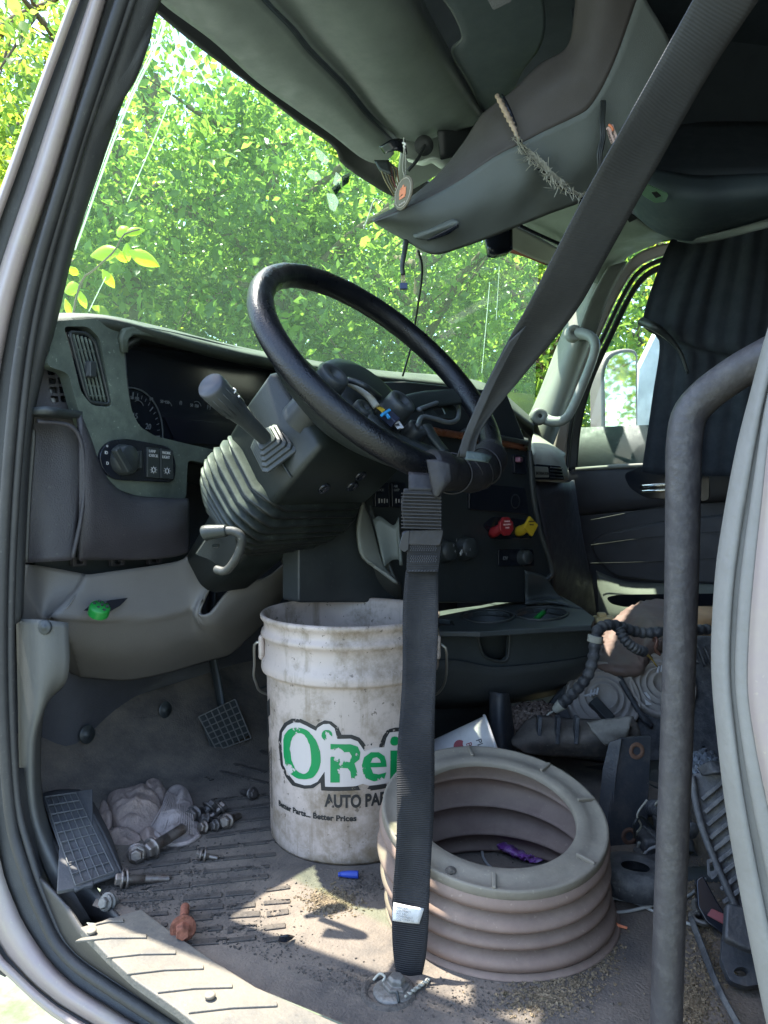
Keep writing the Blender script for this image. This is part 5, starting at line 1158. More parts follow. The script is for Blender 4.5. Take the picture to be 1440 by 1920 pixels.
bolt('small rusty hex bolt head up, left of the large flanged bolt', (256, 1603), (262, 1590), .03, .007, .010, .008, .014, wash=True)
bolt('long grey bolt with washer lying by the footrest corner', (226, 1649), (285, 1648), .075, .006, .009, .008, .013, wash=True)
bolt('fully rusted red brown bolt with a wide flange on the mat', (343, 1742), (348, 1690), .075, .0058, .0095, .016, .0165, m=m_rust)
bolt('thin short bolt with washer alone on a rib right of the cuff', (374, 1602), (402, 1608), .032, .004, .006, .005, .010, wash=True)
bolt('dark large bolt head lying against the glove cuff edge', (362, 1528), (392, 1516), .05, .008, .0125, .010, .0155, m=m_st2)
bolt('upright ringed bolt at the top of the bolt pile', (394, 1512), (382, 1526), .04, .007, .010, .009, .0155, m=m_st2)
bolt('bright faced hex bolt at the top right of the bolt pile', (415, 1514), (404, 1524), .035, .006, .0095, .008, .012)
bolt('bright faced hex bolt at the bottom right of the bolt pile', (424, 1540), (446, 1530), .05, .006, .010, .009, .013)
bolt('brown short bolt in the middle of the bolt pile', (384, 1536), (404, 1540), .032, .006, .009, .008, .013, m=m_st2)
bolt('worn stubby bolt at the bottom left of the bolt pile', (380, 1551), (400, 1549), .035, .005, .0085, .007, .011)
bolt('black stud bolt at the bottom of the bolt pile', (402, 1548), (424, 1543), .04, .006, .008, .006, .010, m=m_st2)
bolt('lone bolt far back on the ribs left of the bucket', (474, 1488), (452, 1484), .04, .005, .008, .007, .012, m=m_st2)
bolt('dirty clip bolt beside the lower end of the footrest', (196, 1693), (214, 1690), .026, .005, .008, .006, .011, m=m_anch, wash=True)
tag(tube('blue_plug', [PZ(634, 1640, .005), PZ(640, 1639, .0055), PZ(642, 1639, .006), PZ(672, 1640, .006)], [.003, .0045, .0055, .0055], m_blue, None, n=20, seg=12), 'small blue plastic plug on the floor in front of the bucket', 'plug')
tag(patch('black_clip', [[PZ(521, 1764, .002), PZ(535, 1766, .004), PZ(547, 1760, .002)], [PZ(524, 1756, .012), PZ(540, 1753, .014), PZ(552, 1755, .004)]], m_blkg, None, nu=10, nv=6, thick=.002), 'small bent black plastic clip on the sunlit floor', 'clip')
tag(tube('orange_wire', [PZ(1150, 1728, .003), PZ(1160, 1735, .004), PZ(1176, 1740, .003)], .002, m_orange, None, n=12, seg=6), 'short orange wire offcut right of the duct hose', 'wire')
tag(tube('white_cable', [PZ(1120, 1680, .003), PZ(1150, 1684, .003), PZ(1190, 1692, .004), PZ(1225, 1708, .003), PZ(1300, 1735, .003)], .0022, m_wire, None, n=30, seg=8), 'upper white cable crossing right of the duct hose', 'cable')
tag(tube('white_cable', [PZ(1140, 1712, .003), PZ(1180, 1708, .003), PZ(1225, 1697, .0065), PZ(1290, 1680, .004), PZ(1330, 1640, .004)], .0022, m_wire, None, n=30, seg=8), 'lower white cable crossing right of the duct hose', 'cable')
# loose dirt: grains
def grains(name, label, spots, n, m, r0=.0008, r1=.003):
    V = []; F = []
    tet = np.array([(1, 1, 1), (1, -1, -1), (-1, 1, -1), (-1, -1, 1)], float)
    for i in range(n):
        x, y, sx, sy = spots[RNG.integers(len(spots))]; p = PZ(x+RNG.normal()*sx, y+RNG.normal()*sy, 0); r = r0+(r1-r0)*RNG.random()**3
        if p.x < .72: continue
        q, _ = np.linalg.qr(RNG.normal(size=(3, 3))); o = len(V)
        V += [tuple(np.array(p)+np.array([0, 0, r*.5])+q@t*r*np.array([1, 1, .7])) for t in tet]; F += [(o, o+1, o+2), (o, o+3, o+1), (o, o+2, o+3), (o+1, o+3, o+2)]
    me = put(name, V, F, m, None, False); tag(me, label, 'dirt', kind='stuff'); return me
grains('sand', 'pale sandy debris scattered over the floor mat', [(1060, 1830, 40, 22), (1020, 1870, 40, 20), (1330, 1800, 25, 60), (1310, 1700, 16, 40), (620, 1690, 26, 12), (1120, 1780, 20, 20), (1300, 1880, 15, 30), (630, 1690, 14, 7)], 9500, m_dirt, .0005, .0020)
grains('grit', 'dark grit and small stones between the ribs of the mat', [(330, 1700, 110, 60), (420, 1840, 80, 20), (470, 1790, 70, 30), (280, 1660, 60, 30), (690, 1660, 30, 12), (250, 1690, 30, 10), (600, 1850, 80, 20), (900, 1880, 80, 20), (380, 1640, 100, 60), (950, 1560, 40, 20)], 6500, m_dirtd, .0004, .0017)
for (cx, cy, w_, h_, lb_) in ((1018, 1868, 16, 8, 'flat crumb of tan dirt in front of the duct hose'), (945, 1862, 8, 4, 'small crumb of tan dirt left of the flat crumb')):
    o = blob('dirt_clod', [(cx-w_, cy, 0), (cx-w_*.5, cy-h_, .003), (cx+w_*.6, cy-h_*.8, .003), (cx+w_, cy+h_*.4, 0), (cx, cy+h_, 0)], (cx, cy, .006), m_dirt, None, .002, nr=6, nu=20); tag(o, lb_, 'dirt clod', 'tan dirt crumbs')

# ================================================================== CUP HOLDER CONSOLE
co = thing('centre_console', 'black floor console with cup holders right of the bucket', 'console', None, PZ(960, 1400))
cA = P(745, 1200, 1.42); cB = P(1112, 1200, 1.60); cn = V_((0, 0, 1)).cross(cB-cA).normalized(); cn = cn if cn.dot(CAM-cA) > 0 else -cn
cf = plane_fn(cA, cn)
def ell(cx, cy, rx, ry, n=20): return [(cx+rx*math.cos(2*math.pi*i/n), cy+ry*math.sin(2*math.pi*i/n)) for i in range(n)]
tz = FZ(.308)
plate('top_tray', [(735, 1150), (815, 1146), (900, 1135), (1020, 1110), (1055, 1118), (1090, 1138), (1116, 1158), (1110, 1172), (958, 1180), (900, 1184), (735, 1182)], tz, .012, m_conv, co, holes=[ell(915, 1157, 48, 12), ell(1015, 1152, 46, 12), [(748, 1160), (800, 1158), (845, 1162), (850, 1172), (748, 1174)]], bevel=.003)
for x, y, r in ((915, 1157, .062), (1015, 1152, .062)):
    c = tz(x, y); tube('cup_rim', [tz(*q)+V_((0, 0, .002)) for q in ell(x, y, 49, 12.5)], .0028, m_conl, co, n=50, seg=7, closed=True); lathe('cup_well', [(r*.8, -.006), (r*.72, -.08), (0, -.08)], m_conv, c, (0, 0, 1), co, seg=32)
plate('side_panel', [(735, 1178), (893, 1180), (900, 1210), (908, 1232), (940, 1240), (952, 1232), (955, 1182), (1110, 1168), (1113, 1225), (1105, 1238), (1010, 1252), (930, 1262), (735, 1262)], cf, .012, m_conv, co, bevel=.004)
plate('pocket_back', [(885, 1175), (965, 1175), (965, 1245), (885, 1245)], cf, .004, m_conv, co, off=-.07)
tube('pocket_lip', [cf(893, 1180, .002), cf(900, 1212, .002), cf(910, 1232, .002), cf(940, 1240, .002), cf(953, 1230, .002), cf(956, 1182, .002)], .003, m_conl, co, n=30, seg=8)
patch('console_base', [[cf(735, 1240, .012), cf(850, 1238, .014), cf(930, 1250, .014), cf(1050, 1240, .01), cf(1108, 1228, 0)], [cf(735, 1290, .008), cf(850, 1290, .01), cf(940, 1285, .01), cf(1040, 1268, .0), cf(1104, 1248, -.01)], [cf(735, 1318, -.02), cf(850, 1316, -.02), cf(930, 1312, -.02), cf(1000, 1300, -.03), cf(1080, 1270, -.05)], [cf(735, 1330, -.2), cf(850, 1328, -.2), cf(930, 1320, -.2), cf(1000, 1310, -.2), cf(1080, 1290, -.2)]], m_conl, co, nu=40, nv=16)
patch('console_stem', [[P(735, 1320, 1.62), P(850, 1320, 1.65), P(930, 1310, 1.68)], [P(735, 1480, 1.62), P(850, 1480, 1.65), P(930, 1480, 1.7)]], m_blk, co, nu=10, nv=6)
patch('console_riser', [[P(1000, 1130, 1.8), P(1060, 1090, 1.9), P(1030, 1085, 1.85)], [P(1045, 1120, 1.7), P(1075, 1125, 1.75), P(1050, 1105, 1.8)]], m_conv, co, nu=10, nv=6) if 0 else None
patch('console_neck', [[P(985, 1070, 1.72), P(1020, 1080, 1.76), P(1032, 1100, 1.78)], [P(985, 1120, 1.74), P(1020, 1118, 1.78), P(1060, 1128, 1.78)], [P(985, 1132, 1.72), P(1040, 1130, 1.74), P(1095, 1145, 1.68)]], m_conv, co, nu=14, nv=12)
pn = thing('pen', 'bright green pen standing in the cup holder', 'pen', None, P(1000, 1165, 1.60))
a_, b_ = P(996, 1169, 1.60), P(1020, 1147, 1.62); tube('barrel', [a_, b_], .0062, m_lime, pn, n=4, seg=12); tube('tip', [b_, P(1026, 1141, 1.625)], [.004, .0015], m_blk, pn, n=6, seg=10)

# ================================================================== CLUTTER ON THE RIGHT
tag(patch('carton_flap', [[P(918, 1296, 1.42), P(918, 1350, 1.41), P(920, 1420, 1.40)], [P(940, 1300, 1.40), P(940, 1360, 1.39), P(945, 1425, 1.38)], [P(953, 1300, 1.44), P(960, 1350, 1.44), P(968, 1420, 1.43)]], m_brack, None, nu=20, nv=12, thick=.004), 'upright black carton flap left of the dusty headlight', 'carton')
cup = thing('paper_cup', 'white fast food paper cup lying behind the duct ring', 'cup', None, PZ(870, 1430))
ca, cb = P(815, 1420, 1.30), P(900, 1392, 1.30); axc = (cb-ca).normalized(); Lc = (cb-ca).length+.02
lathe('cup_wall', [(0, 0), (.028, 0), (.0285, .002), (.040, Lc), (.043, Lc), (.043, Lc+.004), (.040, Lc+.005), (.027, .006), (0, .006)], m_wht, ca, axc, cup, seg=48)
def cuptext(s, u0, a0, h, m, sxx=1.):
    b1 = (-FW-axc*(-FW).dot(axc)).normalized(); b2 = axc.cross(b1); b2 = b2 if b2.z > 0 else -b2
    def wfn(x, y):
        al = -(x+a0)/.037; uu = u0+y; r = .0285+(.0115)*uu/Lc+.0006
        return ca+axc*uu+(b1*math.cos(al)+b2*math.sin(al))*r
    text('lettering', s, m, None, (1, 0, 0), (0, 0, 1), h, cup, sxx=sxx, wrap=wfn)
cuptext('PLAY', Lc-.026, -.018, .010, m_ink2); cuptext('BEST', Lc-.044, -.018, .010, m_red)
b1 = (-FW-axc*(-FW).dot(axc)).normalized()
bmjoin('cup_print', [lathe_data([(0, .0), (.011, .0), (.011, .001), (0, .001)], ca+axc*(Lc*.42)+(b1*.9+V_((0, 0, .45))).normalized()*.0345, (b1*.9+V_((0, 0, .45))), 20, sx=1.)], m_red, cup, smooth=False)
# headlight assembly
hl = thing('headlight_unit', 'dusty black truck headlight unit lying face down with two round grey boots', 'headlight', None, PZ(1150, 1560))
hf = plane_fn(P(1150, 1320, 1.62), (-.72, -.35, .5))
plate('housing', [(985, 1350), (1010, 1340), (1050, 1290), (1100, 1250), (1150, 1245), (1180, 1285), (1230, 1250), (1290, 1190), (1350, 1190), (1420, 1240), (1420, 1420), (1340, 1440), (1200, 1445), (1100, 1420), (1000, 1400)], hf, .05, m_modd, hl, r=12, bevel=.006)
m_boot = mat('boot_rubber', (.32, .285, .25), .7, dust=.6, dcol=(.45, .41, .36), bump=.3, bscale=150)
def boot(px, py, R_, conn=True):
    c = hf(px, py, .0)
    o = lathe('boot', [(R_*1.12, 0), (R_*1.12, .020), (R_*1.04, .024), (R_*.98, .010), (R_*.88, .006), (R_*.80, .022), (R_*.75, .020), (R_*.68, .004), (R_*.60, .026), (R_*.55, .024), (R_*.48, .008), (R_*.40, .032), (R_*.34, .030), (R_*.28, .018), (0, .018)], m_boot, c, hf.n, hl, seg=48)
    return o
boot(1128, 1312, .072); boot(1238, 1288, .064)
bmjoin('plug', [boxd(hf(1128, 1332, .03), hf(1145, 1345)-hf(1112, 1310), hf.n, hf.n.cross(hf(1145, 1345)-hf(1112, 1310)), .055, .022, .022)], m_blk, hl, bevel=.003)
bmjoin('clip', [boxd(hf(1108+6*i, 1300-2*i, .045), hf(1110, 1290)-hf(1106, 1306), hf.n, hf.n.cross(hf(1110, 1290)-hf(1106, 1306)), .016, .004, .004) for i in range(3)]+[boxd(hf(1106, 1302, .045), hf(1122, 1296)-hf(1098, 1303), hf.n, hf.n.cross(hf(1122, 1296)-hf(1098, 1303)), .026, .004, .004)], m_print, hl, bevel=.0008)
bmjoin('clip', [boxd(hf(1234+6*i, 1256-2*i, .03), hf(1236, 1246)-hf(1232, 1262), hf.n, hf.n.cross(hf(1236, 1246)-hf(1232, 1262)), .016, .004, .004) for i in range(3)], m_print, hl, bevel=.0008)
bmjoin('label', [boxd(hf(1214, 1310, .016), hf(1212, 1296)-hf(1216, 1322), hf.n, hf.n.cross(hf(1212, 1296)-hf(1216, 1322)), .028, .002, .012)], m_wht, hl)
its = []
for i in range(6): its.append(boxd(hf(1300+14*i, 1225+4*i, .006), hf(1300, 1200)-hf(1316, 1240), hf.n, hf.n.cross(hf(1300, 1200)-hf(1316, 1240)), .05, .012, .006))
bmjoin('rib', its, m_modd, hl, bevel=.002)
tube('frame_edge', [hf(1150, 1250, .01), hf(1178, 1300, .02), hf(1205, 1345, .02), hf(1222, 1362, .01)], .006, m_modd, hl, n=20, seg=8)
patch('lower_shell', [[P(965, 1380, 1.42), P(1000, 1345, 1.45), P(1060, 1348, 1.46), P(1130, 1350, 1.45), P(1187, 1344, 1.44)], [P(960, 1395, 1.38), P(1000, 1385, 1.39), P(1060, 1385, 1.40), P(1130, 1380, 1.40), P(1200, 1375, 1.42)], [P(985, 1412, 1.38), P(1010, 1415, 1.40), P(1060, 1418, 1.42), P(1120, 1420, 1.42), P(1200, 1420, 1.45)]], mat('dirt_caked_plastic', (.06, .055, .05), .8, dust=1., dcol=(.20, .17, .135), dscale=16, bump=.8, bscale=90, stain=(.17, .145, .115), stainamt=.7, stscale=14), hl, nu=30, nv=14, thick=.005)
for x in (1010, 1045, 1080):
    bmjoin('rib', [boxd(P(x, 1368, 1.405), (.2, 0, 1), RT, HD, .05, .008, .02)], m_modd, hl, bevel=.002)
tag(patch('dirty_paper', [[P(1100, 1354, 1.415), P(1140, 1348, 1.41), P(1186, 1343, 1.41)], [P(1112, 1372, 1.39), P(1150, 1368, 1.39), P(1180, 1366, 1.39)], [P(1135, 1400, 1.39), P(1150, 1392, 1.39), P(1178, 1384, 1.40)]], mat('dirty_paper', (.26, .24, .20), .9, stain=(.12, .10, .08), stainamt=.8, stscale=20, bump=.6, bscale=60), None, nu=14, nv=10, thick=.001, noise=.0008), 'crumpled dirty paper strip on the front edge of the headlight', 'paper')
# wiring harness
wh_ = thing('wiring_harness', 'black corrugated wiring harness looping over the headlight', 'wiring harness', None, P(1040, 1330, 1.45))
def corr(nm, pts, r, par, n=160):
    return tube(nm, pts, r, m_modd, par, n=n, seg=12, rfn=lambda t: 1+.09*np.sign(np.sin(t*n*1.05)))
corr('conduit', [P(1052, 1322, 1.46), P(1075, 1300, 1.44), P(1100, 1270, 1.42), P(1112, 1235, 1.42), P(1116, 1200, 1.43), P(1124, 1178, 1.45), P(1150, 1172, 1.47), P(1200, 1186, 1.50), P(1250, 1184, 1.5), P(1330, 1180, 1.55)], .0105, wh_)
corr('conduit', [P(1160, 1178, 1.47), P(1172, 1200, 1.46), P(1190, 1215, 1.46), P(1208, 1222, 1.47)], .010, wh_, 60)
tube('tape_band', [P(1117, 1192, 1.43), P(1115, 1204, 1.43)], .015, m_fib, wh_, n=6, seg=12)
tube('tape_band', [P(1054, 1320, 1.458), P(1040, 1332, 1.465)], [.012, .008], m_fib, wh_, n=6, seg=12)
for k in range(3): tube('wire', [P(1208, 1222+k*2, 1.47), P(1220, 1232+k, 1.48), P(1232, 1250, 1.5)], .0013, m_yel if k != 1 else m_fib, wh_, n=10, seg=5)
for k in range(2): tube('wire', [P(1040, 1332, 1.465), P(1028, 1338+2*k, 1.46), P(1022, 1346, 1.46)], .0013, m_fib, wh_, n=8, seg=5)
for k in range(3): tube('copper_pipe', [P(1225, 1190+k*5, 1.5), P(1232, 1200+k*4, 1.49), P(1228, 1214+k*3, 1.49), P(1238, 1228, 1.49)], .003, mat('pipe_brown', (.14, .07, .05), .4, metal=.3), wh_, n=14, seg=6)
tag(patch('leatherette_cushion', [[P(1120, 1205, 1.75), P(1155, 1160, 1.9), P(1200, 1132, 2.0), P(1245, 1128, 2.05), P(1300, 1140, 2.05)], [P(1110, 1240, 1.68), P(1160, 1205, 1.75), P(1210, 1170, 1.8), P(1260, 1160, 1.85), P(1300, 1170, 1.9)], [P(1130, 1255, 1.64), P(1160, 1255, 1.62), P(1200, 1252, 1.62), P(1215, 1215, 1.65), P(1290, 1190, 1.7)], [P(1135, 1270, 1.68), P(1165, 1272, 1.66), P(1195, 1268, 1.66), P(1225, 1240, 1.7), P(1290, 1220, 1.8)]], m_brown, None, nu=34, nv=20, thick=.01, noise=.0015), 'crumpled brown leatherette sheet heaped behind the headlight', 'cushion')
tag(patch('orange_bag', [[P(1270, 1150, 1.9), P(1310, 1140, 1.95), P(1380, 1145, 2.0)], [P(1280, 1175, 1.85), P(1330, 1165, 1.85), P(1380, 1165, 1.9)], [P(1285, 1205, 1.85), P(1330, 1200, 1.85), P(1380, 1200, 1.9)]], mat('orange_bag', (.42, .25, .12), .6, bump=.3, var=.2), None, nu=14, nv=10, thick=.01), 'tan orange bag right of the leatherette behind the grab bar', 'bag')
tag(bmjoin('yellow_bottle_cap', [boxd(P(1132, 1162, 1.95), RT, (0, 0, 1), HD, .05, .018, .04), boxd(P(1128, 1153, 1.95), RT, (0, 0, 1), HD, .022, .014, .02)], mat('cream_yellow', (.75, .62, .30), .5), None, bevel=.004), 'cream yellow plastic cap between the console and the leatherette', 'cap')
tag(bmjoin('clear_plastic_tray', [boxd(P(1030, 1300, 1.9), RT, (0, 0, 1), HD, .13, .03, .1)], mat('pale_tray', (.35, .42, .42), .3), None, bevel=.006), 'pale bluish plastic tray behind the left headlight boot', 'tray')
br = thing('steel_bracket', 'upright black steel bracket with rusty bolt holes behind the duct hose', 'bracket', None, PZ(1170, 1660))
bfz = plane_fn(P(1180, 1480, 1.22), (-.75, -.6, .15))
plate('web', [(1165, 1384), (1222, 1380), (1216, 1500), (1212, 1640), (1150, 1650), (1140, 1560), (1150, 1450)], bfz, .008, m_brack, br, r=4)
plate('flange', [(1130, 1440), (1142, 1392), (1166, 1384), (1156, 1450), (1146, 1560), (1150, 1650), (1128, 1640), (1122, 1520)], plane_fn(P(1150, 1480, 1.215), (-.95, -.1, .15)), .005, m_brack, br, r=4)
for x, y in ((1194, 1408), (1180, 1568)): lathe('bolt_hole', [(0, -.003), (.006, -.003), (.007, .001), (.012, .0015), (.014, .0)], mat('hole_rust', (.10, .055, .035), .8, var=.3), bfz(x, y), bfz.n, br, seg=20)
tag(lathe('rubber_isolator', [(.02, .03), (.028, .034), (.045, .034), (.052, .026), (.054, .0), (.045, -.004), (0, -.004)], m_modd, PZ(1190, 1672, .0)+V_((0, 0, .006)), (.1, 0, 1), None, seg=40), 'round black rubber isolator at the foot of the steel bracket', 'isolator')
md = thing('finned_module', 'dusty black plastic module with diagonal fins leaning by the door edge', 'engine part', None, PZ(1370, 1780))
mf = plane_fn(P(1360, 1580, .98), (-.9, -.1, .45))
plate('housing', [(1297, 1450), (1325, 1448), (1370, 1420), (1430, 1440), (1460, 1600), (1430, 1770), (1402, 1752), (1352, 1640), (1320, 1560), (1303, 1500)], mf, .03, m_modd, md, r=8, bevel=.004)
its = []
for i in range(9):
    a = mf(1316+5*i, 1500+24*i, .004); b = mf(1372+6*i, 1452+24*i, .004); its.append(boxd((a+b)/2, b-a, mf.n, mf.n.cross(b-a), (b-a).length, .010, .006))
bmjoin('fin', its, m_modd, md, bevel=.0015)
tube('rim_edge', [mf(1298, 1455, .006), mf(1304, 1500, .008), mf(1320, 1562, .008), mf(1352, 1640, .008), mf(1400, 1745, .006)], .005, m_modd, md, n=30, seg=8)
plate('latch', [(1325, 1612), (1342, 1606), (1346, 1640), (1336, 1650), (1326, 1640)], mf, .01, m_modd, md, off=.012, r=3, holes=[[(1330, 1618), (1338, 1615), (1340, 1632), (1331, 1634)]], hr=2)
patch('top_lobe', [[mf(1310, 1440, 0), mf(1330, 1430, .02), mf(1350, 1432, 0)], [mf(1320, 1455, .01), mf(1345, 1450, .03), mf(1375, 1450, .01)]], m_modd, md, nu=12, nv=8)
bu = thing('belt_buckle', 'black seat belt buckle with a dull red release button', 'buckle', None, PZ(1350, 1745))
bu_f = plane_fn(P(1345, 1700, .96), (-.8, -.2, .5))
plate('case', [(1305, 1650), (1318, 1640), (1345, 1690), (1375, 1735), (1362, 1755), (1325, 1730), (1308, 1700)], bu_f, .022, m_blkg, bu, r=6, bevel=.003)
plate('release_button', [(1335, 1703), (1376, 1722), (1374, 1738), (1362, 1736), (1326, 1716)], bu_f, .012, mat('dull_red', (.20, .055, .06), .45), bu, r=3, off=.004, bevel=.002)
tag(patch('dusty_strap', [[PZ(1290, 1720, .01), PZ(1310, 1775, .01), PZ(1340, 1850, .012), PZ(1385, 1935, .012)], [PZ(1300, 1718, .014), PZ(1322, 1775, .018), PZ(1352, 1850, .018), PZ(1395, 1930, .018)]], m_modd, None, nu=30, nv=5, thick=.002), 'narrow dusty black strap on the sandy floor by the grab bar', 'strap')
mt_ = thing('rubber_mount', 'black rubber mount with a round hole at the lower right corner', 'mount', None, PZ(1395, 1840))
mtf = plane_fn(P(1395, 1790, .86), (-.6, -.2, .75))
plate('plate', [(1356, 1745), (1385, 1735), (1440, 1760), (1450, 1840), (1400, 1850), (1370, 1840), (1352, 1800)], mtf, .014, m_brack, mt_, r=8, holes=[ell(1390, 1822, 14, 9, 14)], bevel=.003)
plate('lobe', [(1362, 1690), (1400, 1700), (1440, 1740), (1440, 1790), (1400, 1780), (1358, 1760)], plane_fn(P(1395, 1740, .84), (-.7, -.2, .65)), .02, m_brack, mt_, r=10, bevel=.004)
ml = thing('metal_clamp', 'grey metal hose clamp on the floor behind the grab bar', 'clamp', None, PZ(1310, 1730))
for r_, z_ in ((.016, .006), (.012, .012)): tube('band', [PZ(1318, 1722, z_)+RT*(math.cos(a)*r_)+HD*(math.sin(a)*r_*.9) for a in np.linspace(0, 6.28, 16, endpoint=False)], .003, m_anch, ml, n=40, seg=6, closed=True)
blob('lump', [(1296, 1690, .0), (1310, 1688, .008), (1322, 1705, .006), (1318, 1722, 0), (1298, 1728, 0)], (1308, 1708, .012), m_anch, ml, .006, nr=8, nu=30)
# dark heap and seat base behind the clutter
tag(patch('torn_rag', [[P(955, 1330, 1.50), P(985, 1318, 1.52), P(1010, 1315, 1.52), P(1040, 1322, 1.52)], [P(958, 1350, 1.46), P(985, 1338, 1.47), P(1015, 1335, 1.48), P(1042, 1338, 1.48)], [P(962, 1378, 1.44), P(990, 1362, 1.45), P(1015, 1356, 1.46), P(1040, 1352, 1.46)]], mat('brown_rag', (.13, .095, .075), .95, bump=1, bscale=120, stain=(.24, .19, .15), stainamt=.8, stscale=20), None, nu=40, nv=24, thick=.004, noise=.0022), 'crumpled brown rag left of the headlight under the harness end', 'rag')
tag(patch('dusty_cloth', [[P(1290, 1420, 1.25), P(1320, 1405, 1.28), P(1345, 1420, 1.25)], [P(1285, 1450, 1.15), P(1315, 1440, 1.15), P(1345, 1450, 1.12)], [P(1290, 1480, 1.12), P(1315, 1478, 1.12), P(1340, 1485, 1.08)]], mat('blue_grey_cloth', (.12, .14, .17), .9, bump=1, bscale=90, stain=(.25, .24, .22), stainamt=.6, stscale=25), None, nu=30, nv=24, thick=.004, noise=.002), 'crumpled blue grey cloth behind the grab bar above the finned module', 'cloth')
wt2 = thing('loose_wires', 'tangle of thin tan and black wires behind the grab bar over the clutter', 'wires', None, P(1230, 1500, 1.25))
for k in range(11):
    x0 = 1195+RNG.uniform(0, 110); y0 = 1440+RNG.uniform(0, 180); pts = [(x0, y0)]
    for q in range(4): x0 += RNG.uniform(-34, 38); y0 += RNG.uniform(-26, 40); pts.append((min(max(x0, 1190), 1345), y0))
    tube('wire', [P(x, y, 1.18+.02*math.sin(i+k)) for i, (x, y) in enumerate(pts)], .0016+.001*(k % 3 == 0), (m_fib, m_blk, m_modd, m_wire)[k % 4], wt2, n=40, seg=6)
tag(bmjoin('plastic_housing', [boxd(P(1240, 1590, 1.2), RT*.9+HD*.4, (0, 0, 1), HD, .09, .06, .05), boxd(P(1262, 1560, 1.18), RT, (0, .2, 1), HD, .05, .05, .04), boxd(P(1225, 1620, 1.16), RT-HD*.3, (0, 0, 1), HD, .05, .03, .05)], m_modd, None, bevel=.006), 'broken dusty plastic housing at the foot of the steel bracket', 'engine part')
tag(patch('floor_riser', [[P(1100, 1440, 1.55), P(1250, 1430, 1.5), P(1450, 1440, 1.4)], [P(1090, 1560, 1.45), P(1250, 1570, 1.35), P(1450, 1580, 1.2)], [PZ(1100, 1640), PZ(1250, 1650), PZ(1450, 1660)]], m_blk, None, nu=20, nv=12, thick=.02), 'black passenger side floor riser behind the clutter', 'floor riser')
tube_ = tag(tube('ribbed_hose', [P(1200, 1520, 1.3), P(1230, 1515, 1.2), P(1255, 1530, 1.15), P(1300, 1560, 1.1)], .012, m_modd, None, n=80, seg=12, rfn=lambda t: 1+.12*np.sign(np.sin(t*110))), 'short ribbed black hose behind the grab bar', 'hose')

# ================================================================== PASSENGER SIDE
DX = 2.64
pdn = thing('passenger_door', 'dark padded passenger door with a window, chrome handle and pocket', 'door', None, (DX, .3, .1))
fd = FX(DX)
plate('door_panel', [(1045, 880), (1460, 872), (1700, 860), (1700, 1300), (1050, 1330)], fd, .06, m_door, pdn, bevel=.004)
patch('belt_pad', [[fd(1050, 878, .0), fd(1200, 876, .0), fd(1460, 870, 0)], [fd(1050, 884, .03), fd(1200, 882, .03), fd(1460, 876, .03)], [fd(1060, 940, .025), fd(1200, 938, .025), fd(1460, 920, .025)], [fd(1068, 968, .0), fd(1200, 955, .0), fd(1460, 930, 0)]], m_door, pdn, nu=30, nv=14)
pad = rounded([(1104, 1020), (1130, 1000), (1250, 975), (1460, 955), (1460, 1100), (1230, 1092), (1150, 1082), (1118, 1050)], 16)
plate('arm_pad', pad, fd, .02, m_door, pdn, off=.03, bevel=.012)
for ya, yb in ((1022, 1004), (1056, 1052), (975, 950)):
    tube('pad_seam', [fd(1108, ya, .052), fd(1250, yb, .052), fd(1440, yb-12, .0495)], .0013, m_rub, pdn, n=16, seg=6)
patch('pocket', [[fd(1118, 1070, .02), fd(1135, 1078, .02), fd(1180, 1092, .02), fd(1260, 1094, .02), fd(1420, 1096, .02)], [fd(1122, 1110, .04), fd(1140, 1115, .05), fd(1190, 1118, .05), fd(1260, 1118, .05), fd(1420, 1118, .05)],
                 [fd(1124, 1150, .05), fd(1140, 1160, .07), fd(1190, 1160, .08), fd(1260, 1152, .08), fd(1420, 1150, .08)], [fd(1128, 1175, .02), fd(1150, 1190, .03), fd(1190, 1195, .03), fd(1260, 1195, .03), fd(1420, 1195, .03)]], m_trim, pdn, nu=30, nv=14)
plate('pocket_mouth', rounded([(1136, 1120), (1160, 1115), (1420, 1112), (1420, 1134), (1170, 1138), (1145, 1132)], 8), fd, .004, m_blkg, pdn, off=.085, bevel=0)
plate('handle_cup', rounded([(1168, 888), (1210, 870), (1330, 868), (1330, 940), (1210, 934), (1180, 915)], 12), fd, .01, m_blkg, pdn, off=.035)
for y in (912, 922): tube('inside_handle', [fd(1202, y, .06), fd(1225, y-2, .07), fd(1258, y-4, .065)], .006, mat('chrome', (.6, .62, .62), .15, metal=1.), pdn, n=12, seg=8)
# window frame strips
WI = [(1082, 880), (1090, 800), (1112, 715), (1153, 623), (1193, 540), (1218, 515), (1243, 508), (1256, 520)]
W2_ = [(1066, 884), (1074, 800), (1098, 710), (1135, 640), (1175, 558), (1205, 515), (1250, 492), (1330, 480)]
W3_ = [(1062, 880), (1068, 800), (1090, 705), (1130, 618), (1165, 545), (1198, 500), (1250, 478), (1330, 465)]
W4_ = [(1030, 862), (1052, 780), (1080, 700), (1118, 605), (1152, 530), (1190, 480), (1247, 457), (1330, 445)]
W5_ = [(1024, 840), (1045, 770), (1075, 690), (1108, 600), (1140, 528), (1180, 470), (1240, 447), (1330, 436)]
patch('window_frame', [[fd(x, y, .02) for x, y in WI], [fd(x, y, .03) for x, y in W2_]], m_blk, pdn, nu=50, nv=5, thick=.01)
patch('passenger_jamb', [[FX(2.66)(x, y) for x, y in W3_], [FX(2.655)(x, y) for x, y in W4_]], mat('pale_jamb', (.50, .43, .39), .5, var=.05), cab, nu=50, nv=5, thick=.01)
tube('rubber_seal', [FX(2.62)(x, y) for x, y in W5_], .012, m_rub, cab, n=60, seg=10)
